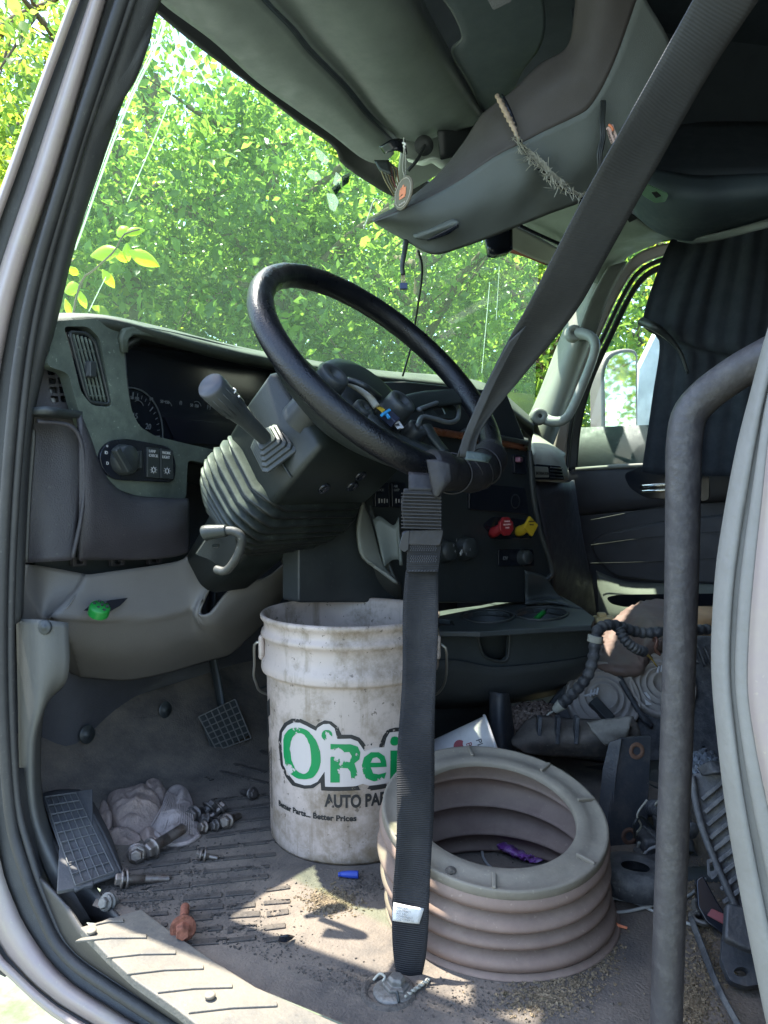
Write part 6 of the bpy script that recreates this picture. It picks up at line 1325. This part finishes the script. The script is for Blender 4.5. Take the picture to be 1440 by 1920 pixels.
tube('rubber_seal', [FX(2.63)((a+c)/2, (b+d)/2) for (a, b), (c, d) in zip(W3_, W2_)], .008, m_rub, cab, n=60, seg=10)
patch('door_glass', [[FX(2.67)(1070, 890), FX(2.67)(1460, 890)], [FX(2.67)(1070, 480), FX(2.67)(1460, 440)]], m_dglass, pdn, nu=6, nv=6, thick=0)
tube('glass_sill', [fd(1080, 880, .03), fd(1215, 872, .03), fd(1460, 868, .03)], .008, m_beige, pdn, n=10, seg=8)
# passenger A pillar trim + grab handle
patch('passenger_pillar', [[P(958, 842, 2.62), P(1002, 760, 2.62), P(1045, 650, 2.6), P(1080, 560, 2.56), P(1100, 500, 2.53)],
                           [P(990, 846, 2.52), P(1022, 760, 2.52), P(1065, 660, 2.5), P(1105, 560, 2.46), P(1130, 490, 2.43)],
                           [P(1022, 850, 2.50), P(1050, 770, 2.50), P(1090, 670, 2.50), P(1125, 575, 2.47), P(1165, 480, 2.45)],
                           [P(1030, 850, 2.58), P(1060, 770, 2.58), P(1092, 680, 2.58), P(1128, 585, 2.56), P(1170, 490, 2.54)]], m_beige, cab, nu=40, nv=16)
patch('pillar_grey_trim', [[P(1078, 640, 2.46), P(1108, 560, 2.42), P(1140, 500, 2.40)], [P(1112, 640, 2.46), P(1140, 560, 2.44), P(1175, 490, 2.42)]], m_trim, cab, nu=10, nv=6)  # grey trim over the upper right of the pillar
gh = thing('grab_handle', 'grey grab handle screwed to the passenger windshield pillar', 'grab handle', None, P(1012, 782, 2.38)); gh.parent = cab; del gh['category']
m_hand = mat('handle_plastic', (.24, .25, .235), .45, bump=.1)
tube('grip', [P(1014, 782, 2.42), P(1035, 790, 2.38), P(1056, 788, 2.36), P(1072, 768, 2.36), P(1095, 715, 2.34), P(1112, 670, 2.34), P(1116, 645, 2.34), P(1105, 630, 2.36), P(1078, 624, 2.40)], [.020, .016, .0145, .0145, .0145, .0145, .016, .020], m_hand, gh, n=60, seg=14)
for x, y in ((1012, 780), (1077, 624)):
    lathe('mount', [(0, .0), (.006, .0), (.007, .006), (.022, .006), (.026, 0), (.028, -.02)], m_hand, P(x, y, 2.385), -FW, gh, seg=24)
    lathe('screw', [(0, .002), (.009, .0015), (.010, -.003)], m_blk, P(x, y, 2.382), -FW, gh, seg=16)
patch('header_trim', [[P(955, 418, 2.30), P(1000, 440, 2.35), P(1040, 462, 2.4), P(1075, 480, 2.42)], [P(952, 462, 2.35), P(985, 478, 2.4), P(1022, 492, 2.45), P(1060, 500, 2.48)]], m_beige, cab, nu=20, nv=8, thick=.008)
patch('rust_strip', [[P(948, 458, 2.40), P(985, 472, 2.44), P(1026, 490, 2.48)], [P(952, 472, 2.40), P(985, 482, 2.44), P(1022, 497, 2.48)]], mat('rust_strip', (.20, .08, .05), .8), cab, nu=12, nv=4, thick=.004)
patch('side_headliner', [[P(975, 400, 2.2), P(1080, 372, 2.1), P(1150, 380, 2.1), P(1230, 430, 2.15), P(1310, 440, 2.2)], [P(985, 425, 2.28), P(1060, 430, 2.25), P(1120, 440, 2.22), P(1170, 450, 2.25), P(1240, 450, 2.3)],
                         [P(1040, 460, 2.38), P(1080, 472, 2.38), P(1130, 482, 2.38), P(1175, 472, 2.40), P(1240, 452, 2.42)], [P(1075, 482, 2.44), P(1100, 520, 2.44), P(1130, 530, 2.44), P(1160, 492, 2.46), P(1200, 466, 2.48)]], mat('side_headliner', (.20, .23, .205), .5, bump=.1, bscale=60), cab, nu=30, nv=20, thick=.006)
tube('panel_gap', [P(965, 418, 2.22), P(1010, 440, 2.26), P(1060, 462, 2.32)], .006, m_blkg, cab, n=10, seg=6)
# mirror and bodywork outside
mi = thing('side_mirror', 'passenger side mirror in a white housing seen through the door window', 'side mirror', None, P(1165, 860, 3.15))
mpf = plane_fn(P(1165, 760, 3.1), (-.62, -.80, .0))
plate('mirror_head', rounded([(1128, 690), (1140, 662), (1170, 652), (1197, 655), (1197, 870), (1130, 870)], 16), mpf, .08, m_white, mi, bevel=.01)
plate('mirror_glass', rounded([(1134, 695), (1146, 668), (1170, 660), (1192, 662), (1192, 866), (1136, 866)], 12), mpf, .003, mat('mirror_silver', (.75, .78, .78), .03, metal=1.), mi, off=.012, bevel=0)
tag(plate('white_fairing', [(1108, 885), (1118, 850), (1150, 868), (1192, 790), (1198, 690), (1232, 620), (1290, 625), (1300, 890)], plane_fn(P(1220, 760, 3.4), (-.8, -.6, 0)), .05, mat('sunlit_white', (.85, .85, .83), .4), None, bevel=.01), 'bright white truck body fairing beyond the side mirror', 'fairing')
# curtain
cu = thing('curtain', 'black sleeper curtain hanging in folds over the passenger window edge', 'curtain', None, P(1300, 880, 2.0))
def fold(i, n): return .007*math.sin(i*1.1+.6*math.sin(i*.5))+.004*math.sin(i*2.9+1)
rows = []
ytop = [(1262, 440), (1300, 452), (1345, 440), (1390, 425), (1440, 410), (1520, 400), (1650, 390)]
ymid = [(1236, 500), (1290, 520), (1330, 520), (1380, 520), (1440, 520), (1520, 520), (1650, 520)]
ymi2 = [(1205, 605), (1255, 620), (1310, 640), (1370, 650), (1440, 650), (1520, 650), (1650, 650)]
ybot = [(1203, 885), (1240, 890), (1290, 892), (1350, 893), (1440, 893), (1520, 893), (1650, 893)]
def crow(L, dz): 
    q = cr([(x, y, 0) for x, y in L], 46); return [P(a[0], a[1], 2.25-.45*i/45+dz+fold(i*.55, 0)) for i, a in enumerate(q)]
m2 = [(1236, 640), (1262, 645), (1310, 660), (1370, 670), (1440, 670), (1520, 670), (1650, 670)]
patch('cloth', [crow(ytop, .05), crow(ymid, .02), crow(ymi2, 0), crow(m2, 0), crow([(1224, 740), (1262, 745), (1310, 745), (1370, 745), (1440, 745), (1520, 745), (1650, 745)], 0), crow(ybot, 0)], m_curt, cu, nu=110, nv=40, thick=.003)
tube('curtain_tie', [P(1203, 603, 2.2), P(1225, 612, 2.15), P(1250, 630, 2.15), P(1275, 660, 2.15), P(1290, 700, 2.15)], [.013, .012, .006, .004], m_blk, cu, n=24, seg=8)

# ================================================================== OVERHEAD
hd = thing('sun_visor', 'grey green vinyl sun visor panel folded above the windshield', 'sun visor', None, P(520, 120, 1.35))
def Z_(x, y, z): return PZ(x, y, z)
low = [(255, -60, 1.30), (305, 0, 1.315), (400, 72, 1.325), (480, 146, 1.335), (560, 204, 1.345), (625, 250, 1.355), (680, 293, 1.36), (715, 302, 1.362), (738, 284, 1.366)]
upp = [(430, -80, 1.335), (492, 0, 1.345), (540, 50, 1.35), (573, 92, 1.355), (612, 132, 1.36), (642, 163, 1.365), (682, 213, 1.37), (715, 244, 1.375), (737, 266, 1.378)]
patch('visor_pad', [[Z_(*p) for p in low], [Z_((a[0]*.5+b[0]*.5), a[1]*.5+b[1]*.5, (a[2]+b[2])/2-.006) for a, b in zip(low, upp)], [Z_(*p) for p in upp]], m_head, hd, nu=60, nv=12, thick=.012)
tube('visor_edge', [Z_(*p) for p in upp], .004, m_headd, hd, n=50, seg=8)
patch('seam_backing', [[Z_(x-30, y+22, z+.03) for x, y, z in upp], [Z_(x+34, y-26, z+.045) for x, y, z in upp]], m_headd, hd, nu=50, nv=5, thick=.006)  # dark strip added behind the seam so no light shows through
hl2 = thing('headliner', 'curved grey vinyl overhead panels above the driver', 'headliner', None, P(700, 100, 1.4))
s0 = [(445, -80, 1.36), (507, 0, 1.37), (552, 46, 1.375), (586, 88, 1.38), (625, 128, 1.385), (656, 160, 1.39), (696, 210, 1.39), (728, 240, 1.39), (744, 256, 1.39)]
s1 = [(620, -60, 1.37), (660, 0, 1.375), (700, 60, 1.38), (725, 100, 1.38), (745, 140, 1.385), (765, 180, 1.385), (790, 220, 1.39), (800, 240, 1.39), (790, 262, 1.395)]
s2 = [(710, -60, 1.40), (755, 0, 1.405), (790, 55, 1.41), (815, 95, 1.415), (838, 130, 1.415), (858, 165, 1.415), (878, 195, 1.415), (895, 218, 1.415), (905, 228, 1.41)]
s3 = [(760, -60, 1.47), (790, 0, 1.48), (815, 50, 1.48), (838, 90, 1.48), (858, 125, 1.475), (875, 155, 1.475), (890, 185, 1.47), (902, 210, 1.46), (908, 222, 1.45)]
patch('front_panel', [[Z_(*p) for p in s0], [Z_(*p) for p in s1], [Z_(*p) for p in s2], [Z_(*p) for p in s3]], m_head, hl2, nu=60, nv=30, thick=.006)
patch('front_panel_lip', [[Z_(744, 256, 1.39), Z_(790, 262, 1.395), Z_(905, 228, 1.41)], [Z_(755, 250, 1.45), Z_(800, 245, 1.46), Z_(905, 218, 1.46)]], m_headd, hl2, nu=12, nv=6)
# darker second panel with a step
def RZ(L): return [Z_(*p) for p in L]
patch('shelf_panel', [RZ([(745, -60, 1.44), (832, -2, 1.44), (866, 66, 1.44), (846, 96, 1.44), (875, 150, 1.44), (903, 207, 1.44)]), RZ([(780, -60, 1.435), (850, -2, 1.435), (878, 66, 1.435), (866, 98, 1.435), (895, 150, 1.435), (912, 205, 1.435)]),
                      RZ([(900, -60, 1.44), (930, -2, 1.44), (945, 60, 1.44), (950, 100, 1.44), (948, 150, 1.44), (938, 186, 1.44)]), RZ([(1010, -60, 1.45), (1020, -2, 1.45), (1022, 50, 1.45), (1010, 90, 1.45), (980, 130, 1.45), (962, 168, 1.45)])], m_headd, hl2, nu=60, nv=24, thick=.006)
tube('shelf_edge', RZ([(760, -60, 1.437), (834, -2, 1.437), (868, 66, 1.437), (848, 96, 1.437), (877, 150, 1.437), (905, 207, 1.437)]), .003, m_head, hl2, n=60, seg=8)
patch('rear_panel', [RZ([(1000, -80, 1.5), (1100, -40, 1.5), (1120, 60, 1.52), (1000, 200, 1.52)]), RZ([(1500, -80, 1.5), (1500, 100, 1.5), (1500, 200, 1.5), (1500, 330, 1.5)])], m_headd, hl2, nu=12, nv=12) if 0 else None
# white sheet metal and harness in the gap
patch('roof_metal', [[P(755, 255, 1.78), P(800, 250, 1.82), P(860, 235, 1.86), P(910, 225, 1.9)], [P(750, 300, 1.80), P(790, 300, 1.84), P(840, 290, 1.88), P(900, 260, 1.92)], [P(740, 370, 1.85), P(780, 350, 1.88), P(830, 320, 1.9), P(880, 290, 1.95)]], m_metalw, cab, nu=14, nv=10)
patch('roof_metal_dark', [[P(820, 240, 1.72), P(870, 235, 1.74), P(925, 215, 1.76)], [P(826, 300, 1.74), P(860, 290, 1.76), P(915, 250, 1.78)]], m_blk, cab, nu=8, nv=6)
lathe('grommet', [(0, .004), (.008, .005), (.018, .002), (.022, 0)], m_blk, P(795, 273, 1.74), -FW+V_((0, 0, -.4)), cab, seg=24)
tube('roof_bracket', [P(768, 300, 1.76), P(790, 306, 1.74), P(812, 300, 1.73), P(832, 312, 1.76)], .012, m_metalw, cab, n=16, seg=8, flat=.4)
tube('black_rod', [P(765, 320, 1.70), P(782, 300, 1.70), P(797, 273, 1.72)], .004, m_blk, cab, n=10, seg=6)
patch('visor_clip', [[P(712, 275, 1.62), P(735, 262, 1.60), P(758, 262, 1.62)], [P(722, 288, 1.62), P(745, 282, 1.60), P(762, 290, 1.62)]], m_blkg, cab, nu=8, nv=5, thick=.006)
hw = thing('overhead_wires', 'bundle of thin coloured wires hanging from the header near the round tag', 'wires', None, P(735, 330, 1.7))
for k, (c_) in enumerate((m_yel, m_fib, m_wood, m_red, m_yel, m_orange)):
    tube('wire', [P(716+k*5, 303+k*2, 1.66), P(715+k*6, 318, 1.65), P(722+k*5, 338, 1.64), P(736+k*4, 362, 1.64), P(742+k*3, 372, 1.66)], .0018, mat('wire_dull%d' % k, [(.22, .18, .09), (.2, .19, .14), (.16, .12, .06), (.18, .06, .05), (.22, .2, .1), (.2, .12, .07)][k], .6), hw, n=20, seg=5)
patch('sleeve', [[P(702, 303, 1.66), P(712, 320, 1.65)], [P(730, 303, 1.65), P(735, 330, 1.64)]], m_blk, hw, nu=5, nv=5, thick=.01)
# loose overhead shell hanging down
os_ = thing('loose_overhead_console', 'cracked grey overhead console shell hanging loose across the windshield', 'overhead console', None, P(900, 400, 1.45))
r0 = [(697, 413, 1.50), (760, 378, 1.50), (820, 330, 1.50), (870, 268, 1.49), (906, 214, 1.47), (960, 172, 1.44), (1012, 122, 1.42), (1064, 88, 1.40), (1078, 20, 1.38), (1082, -60, 1.36)]
r0b = [(699, 414, 1.46), (770, 380, 1.46), (835, 335, 1.46), (885, 290, 1.45), (930, 245, 1.43), (975, 205, 1.41), (1030, 165, 1.39), (1090, 120, 1.37), (1120, 40, 1.35), (1140, -60, 1.33)]
r1 = [(701, 415, 1.43), (790, 378, 1.43), (860, 340, 1.43), (925, 296, 1.42), (975, 270, 1.41), (1025, 244, 1.40), (1080, 218, 1.39), (1110, 195, 1.38), (1150, 120, 1.36), (1200, -20, 1.34)]
r2 = [(702, 416, 1.45), (790, 412, 1.44), (860, 400, 1.44), (930, 370, 1.44), (985, 340, 1.43), (1040, 310, 1.43), (1100, 290, 1.42), (1150, 270, 1.42), (1200, 230, 1.4), (1260, 120, 1.38)]
r3 = [(703, 417, 1.50), (760, 450, 1.50), (812, 476, 1.50), (870, 462, 1.50), (930, 440, 1.50), (980, 420, 1.50), (1030, 400, 1.50), (1075, 384, 1.5), (1120, 366, 1.50), (1200, 330, 1.48)]
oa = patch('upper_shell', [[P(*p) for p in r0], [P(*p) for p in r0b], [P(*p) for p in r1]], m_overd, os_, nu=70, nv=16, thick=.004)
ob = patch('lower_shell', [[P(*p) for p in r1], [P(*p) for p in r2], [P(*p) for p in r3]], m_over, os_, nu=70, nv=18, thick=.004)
patch('pocket', [[P(775, 440, 1.470), P(810, 427, 1.455), P(848, 411, 1.438)], [P(778, 446, 1.468), P(815, 432, 1.448), P(860, 416, 1.432)], [P(800, 450, 1.470), P(835, 438, 1.458), P(861, 424, 1.440)]], m_over, ob, nu=16, nv=10, thick=.002)
patch('pocket_slot', [[P(800, 450, 1.462), P(830, 434, 1.446), P(859, 419, 1.430)], [P(802, 451, 1.463), P(834, 442, 1.450), P(860, 426, 1.434)]], m_blkg, ob, nu=14, nv=4, thick=.001)
0 and tube('console_crease', [P(893, 218, 1.42), P(915, 240, 1.41), P(932, 270, 1.405), P(930, 292, 1.41)], .006, m_overd, oa, n=16, seg=8)
# the crack with torn backing and frayed fibre
tube('torn_edge', [P(931, 178, 1.40), P(945, 205, 1.395), P(962, 238, 1.39), (P(972, 262, 1.385))], [.004, .0055, .003], m_tan, os_, n=30, seg=7, rfn=lambda t: 1+.25*np.sin(t*60))
tube('crack', [P(970, 258, 1.392), P(990, 292, 1.39), P(1015, 320, 1.39), P(1050, 350, 1.40), P(1095, 372, 1.41)], .0035, m_blkg, os_, n=40, seg=6)
fz = []
path = cr([(968, 258, 1.386), (985, 285, 1.384), (1005, 305, 1.384), (1030, 332, 1.385), (1058, 352, 1.39), (1092, 368, 1.40)], 60)
for i in range(170):
    j = int(RNG.integers(0, 60)); c = path[j]; wd = 9*math.sin(j/60*math.pi)+2
    pts = [P(c[0]+RNG.normal()*wd*.5+q*RNG.normal()*5, c[1]+RNG.normal()*wd*.45+q*RNG.normal()*5, c[2]-abs(RNG.normal())*.006) for q in (0, 1, 1.6)]
    T_ = np.array([tuple(p) for p in pts]); fz.append(T_)
V = []; F = []
for T_ in fz:
    p = cr(T_, 6); o = len(V); r = .0007
    for q in p: V += [q+np.array([r, 0, 0]), q+np.array([-r*.5, r*.8, 0]), q+np.array([-r*.5, -r*.8, 0])]
    F += [tuple(x+o for x in f) for f in grid_faces(6, 3, True)]
put('frayed_fibre', V, F, m_fib, os_, False, recalc=False)
patch('frayed_mat', [[P(985, 285, 1.39), P(1008, 305, 1.39), P(1035, 330, 1.39), P(1060, 350, 1.395)], [P(994, 280, 1.388), P(1018, 300, 1.386), P(1040, 325, 1.386), P(1066, 346, 1.392)]], m_fib, os_, nu=30, nv=6, thick=.0012, noise=.0010)
patch('torn_slit', [[P(940, 176, 1.40), P(950, 200, 1.395), P(966, 235, 1.392)], [P(943, 176, 1.40), P(956, 200, 1.395), P(970, 235, 1.392)]], m_blkg, os_, nu=10, nv=3, thick=.001)
# harness below the console
hc = thing('hanging_connector', 'black taped wire with a small dark blue plug hanging over the windshield', 'connector', None, P(756, 535, 1.5))
tube('taped_wire', [P(762, 450, 1.50), P(757, 480, 1.49), P(754, 500, 1.49), P(756, 516, 1.49)], [.006, .0052, .0045], m_blk, hc, n=20, seg=10)
for k in range(3): tube('wire', [P(754+k*2, 514, 1.49), P(753+k*3, 524, 1.49), P(754+k*3, 533, 1.49)], .0012, m_tan, hc, n=8, seg=5)
bmjoin('plug', [boxd(P(757, 537, 1.49), RT, (0, 0, 1), HD, .015, .012, .012)], mat('navy_plug', (.015, .03, .10), .3), hc, bevel=.001)
tag(tube('black_cable', [P(784, 470, 1.52), P(791, 495, 1.55), P(790, 530, 1.6), P(784, 570, 1.7), P(776, 620, 1.8), P(768, 660, 1.85), P(755, 705, 1.9)], .0026, m_blk, None, n=50, seg=8), 'thin black cable hanging from the console down to the dash top', 'cable')
tag(patch('camera_mount', [[P(907, 440, 1.95), P(930, 432, 1.95), P(955, 425, 1.97)], [P(914, 475, 1.93), P(930, 478, 1.93), P(955, 474, 1.95)]], m_blkg, None, nu=8, nv=6, thick=.03), 'black box mount against the glass under the loose console', 'mount')
# round wooden tag on a string
wt = thing('hanging_tag', 'round brown wooden tag with an orange print on a string', 'tag', None, P(758, 363, 1.42))
tn = (-FW*.45+RT*-.75+V_((0, 0, .05))).normalized()
tcen = P(757, 362, 1.40); up_ = (V_((0, 0, 1))-RT*.02).normalized()
a_ = (up_-tn*up_.dot(tn)).normalized(); b_ = tn.cross(a_)
dk = lathe('disc', [(0, .0018), (.0295, .0018), (.031, .001), (.031, -.001), (.0295, -.0018), (0, -.0018)], m_wood, tcen, tn, wt, seg=48, x0=a_)
tube('ring_print', [tcen+tn*.0022+(a_*math.cos(t)+b_*math.sin(t))*.0262 for t in np.linspace(0, 6.28, 50, endpoint=False)], .0005, m_pap, dk, n=60, seg=4, closed=True)
pr = []
for (x, y, w_, h_) in ((-.002, .003, .018, .011), (.006, .001, .01, .014), (-.008, .0, .007, .008), (0, -.008, .02, .005), (.001, .011, .006, .005), (-.005, .009, .004, .004)):
    pr.append(boxd(tcen+tn*.0024-b_*x*1.0+a_*y, b_, a_, tn, w_, h_, .0006))
bmjoin('orange_print', [([p+tn*(.0001*i) for p in v], f) for i, (v, f) in enumerate(pr)], m_orange, dk)
for s_, an0 in (('GOD BLESS', 125), ('THE HIGHWAY', -150)):
    for i, ch in enumerate(s_):
        if ch == ' ': continue
        an_ = rad(an0-i*13) if an0 > 0 else rad(an0+i*11); dv = a_*math.sin(an_)*1+b_*-math.cos(an_)
        # tiny raised strokes instead of readable text at this size
text('lettering', 'TRUCK LIFE', m_pap, tcen+tn*.0022-a_*.0215-b_*.0, -b_ if (-b_).dot(RT) > 0 else b_, tn, .0030, dk, align='CENTER', ext=.0003)
tube('string', [P(757, 258, 1.42), P(757, 290, 1.42), P(755, 315, 1.41), tcen+a_*.029], .0011, m_fib, wt, n=20, seg=6)
tube('string', [P(757, 262, 1.42), P(760, 290, 1.42), P(761, 315, 1.41), tcen+a_*.029], .0011, m_fib, wt, n=20, seg=6)
tube('knot', [P(755, 268, 1.42), P(761, 270, 1.415), P(757, 274, 1.42), P(760, 278, 1.42)], .0018, m_wht, wt, n=16, seg=6)
# CB speaker label with its wires
cbw = thing('cb_speaker_wires', 'black wires with a small orange and white label beside the belt', 'wires', None, P(1130, 280, 1.3))
for k in range(3): tube('wire', [P(1128+k*3, 190, 1.36), P(1126+k*3, 230, 1.34), P(1127+k*3, 260, 1.34), P(1121+k*3, 290, 1.34), P(1124+k*2, 330, 1.35)], .0026, m_blk, cbw, n=24, seg=6)
lf_ = plane_fn(P(1147, 252, 1.30), (-.9, -.42, 0))
lb = plate('label', [(1136, 240), (1149, 232), (1159, 260), (1146, 270)], lf_, .001, mat('cb_label', (.58, .42, .36), .8), cbw, r=3, bevel=0)
ptext('lettering', 'CB SPEAKER', m_ink2, lf_, 1149, 267, 1140, 243, 3.6, lb, off=.001, ext=.0003)
ptext('lettering', '(COUPE)', m_ink2, lf_, 1155, 262, 1147, 242, 3.2, lb, off=.001, ext=.0003)
tube('orange_tie', [P(1142, 234, 1.30), P(1147, 238, 1.295), P(1150, 245, 1.295)], .0022, m_orange, cbw, n=8, seg=6)
# passenger overhead shelf, with its lamp
ov = thing('overhead_shelf', 'dark overhead storage shelf above the passenger side', 'overhead shelf', None, P(1300, 300, 1.9))
patch('back', [[P(1060, -60, 1.75), P(1200, -60, 1.8), P(1600, -60, 1.9)], [P(1090, 130, 1.75), P(1250, 130, 1.85), P(1600, 130, 1.9)], [P(1130, 280, 1.80), P(1300, 240, 1.9), P(1600, 240, 1.95)], [P(1150, 340, 1.85), P(1300, 350, 1.95), P(1600, 330, 1.95)]], m_shelfd, ov, nu=20, nv=20)
patch('shelf_body', [[P(1190, 318, 1.78), P(1240, 320, 1.75), P(1300, 330, 1.72), P(1360, 330, 1.7), P(1450, 325, 1.65), P(1600, 320, 1.6)], [P(1185, 345, 1.80), P(1235, 360, 1.74), P(1300, 370, 1.70), P(1370, 370, 1.68), P(1450, 362, 1.64), P(1600, 355, 1.6)],
                     [P(1188, 378, 1.86), P(1240, 405, 1.82), P(1300, 418, 1.80), P(1370, 412, 1.78), P(1450, 400, 1.74), P(1600, 390, 1.7)], [P(1190, 400, 1.94), P(1230, 432, 1.94), P(1280, 450, 1.96), P(1330, 444, 1.96), P(1400, 425, 1.94), P(1600, 415, 1.9)]], m_shelf, ov, nu=40, nv=24)
patch('shelf_wall', [[P(1188, 230, 1.86), P(1300, 230, 1.9), P(1600, 230, 1.9)], [P(1190, 320, 1.79), P(1300, 332, 1.73), P(1600, 322, 1.61)]], m_shelfd, ov, nu=20, nv=8)
lmp = plate('map_lamp', rounded([(1201, 355), (1216, 347), (1254, 365), (1248, 379), (1228, 381), (1204, 366)], 4), plane_fn(P(1228, 364, 1.715), (-.5, -.3, -.6)), .008, m_lens, ov, bevel=.001)
plate('lamp_switch', [(1222, 362), (1232, 360), (1240, 368), (1230, 372)], plane_fn(P(1228, 364, 1.708), (-.5, -.3, -.6)), .004, m_blk, lmp, bevel=.001)
plate('shelf_clip', [(1170, 402), (1180, 396), (1196, 410), (1180, 418)], plane_fn(P(1180, 405, 1.84), (-.5, -.3, -.6)), .006, m_blk, ov)
patch('curtain_rail', [[P(1270, 450, 2.0), P(1330, 440, 1.9), P(1450, 408, 1.75)], [P(1300, 456, 2.0), P(1345, 450, 1.9), P(1450, 425, 1.75)]], mat('rail_grey', (.13, .14, .15), .5), ov, nu=12, nv=4)
# dome lamp lens at the top edge
plate('dome_lens', rounded([(910, -8), (965, -14), (958, 4), (925, 20)], 4), plane_fn(P(935, 5, 1.16), (-.4, -.3, -.9)), .006, mat('dome_lens', (.12, .125, .13), .3, bump=1, bscale=900), hl2, bevel=.001)
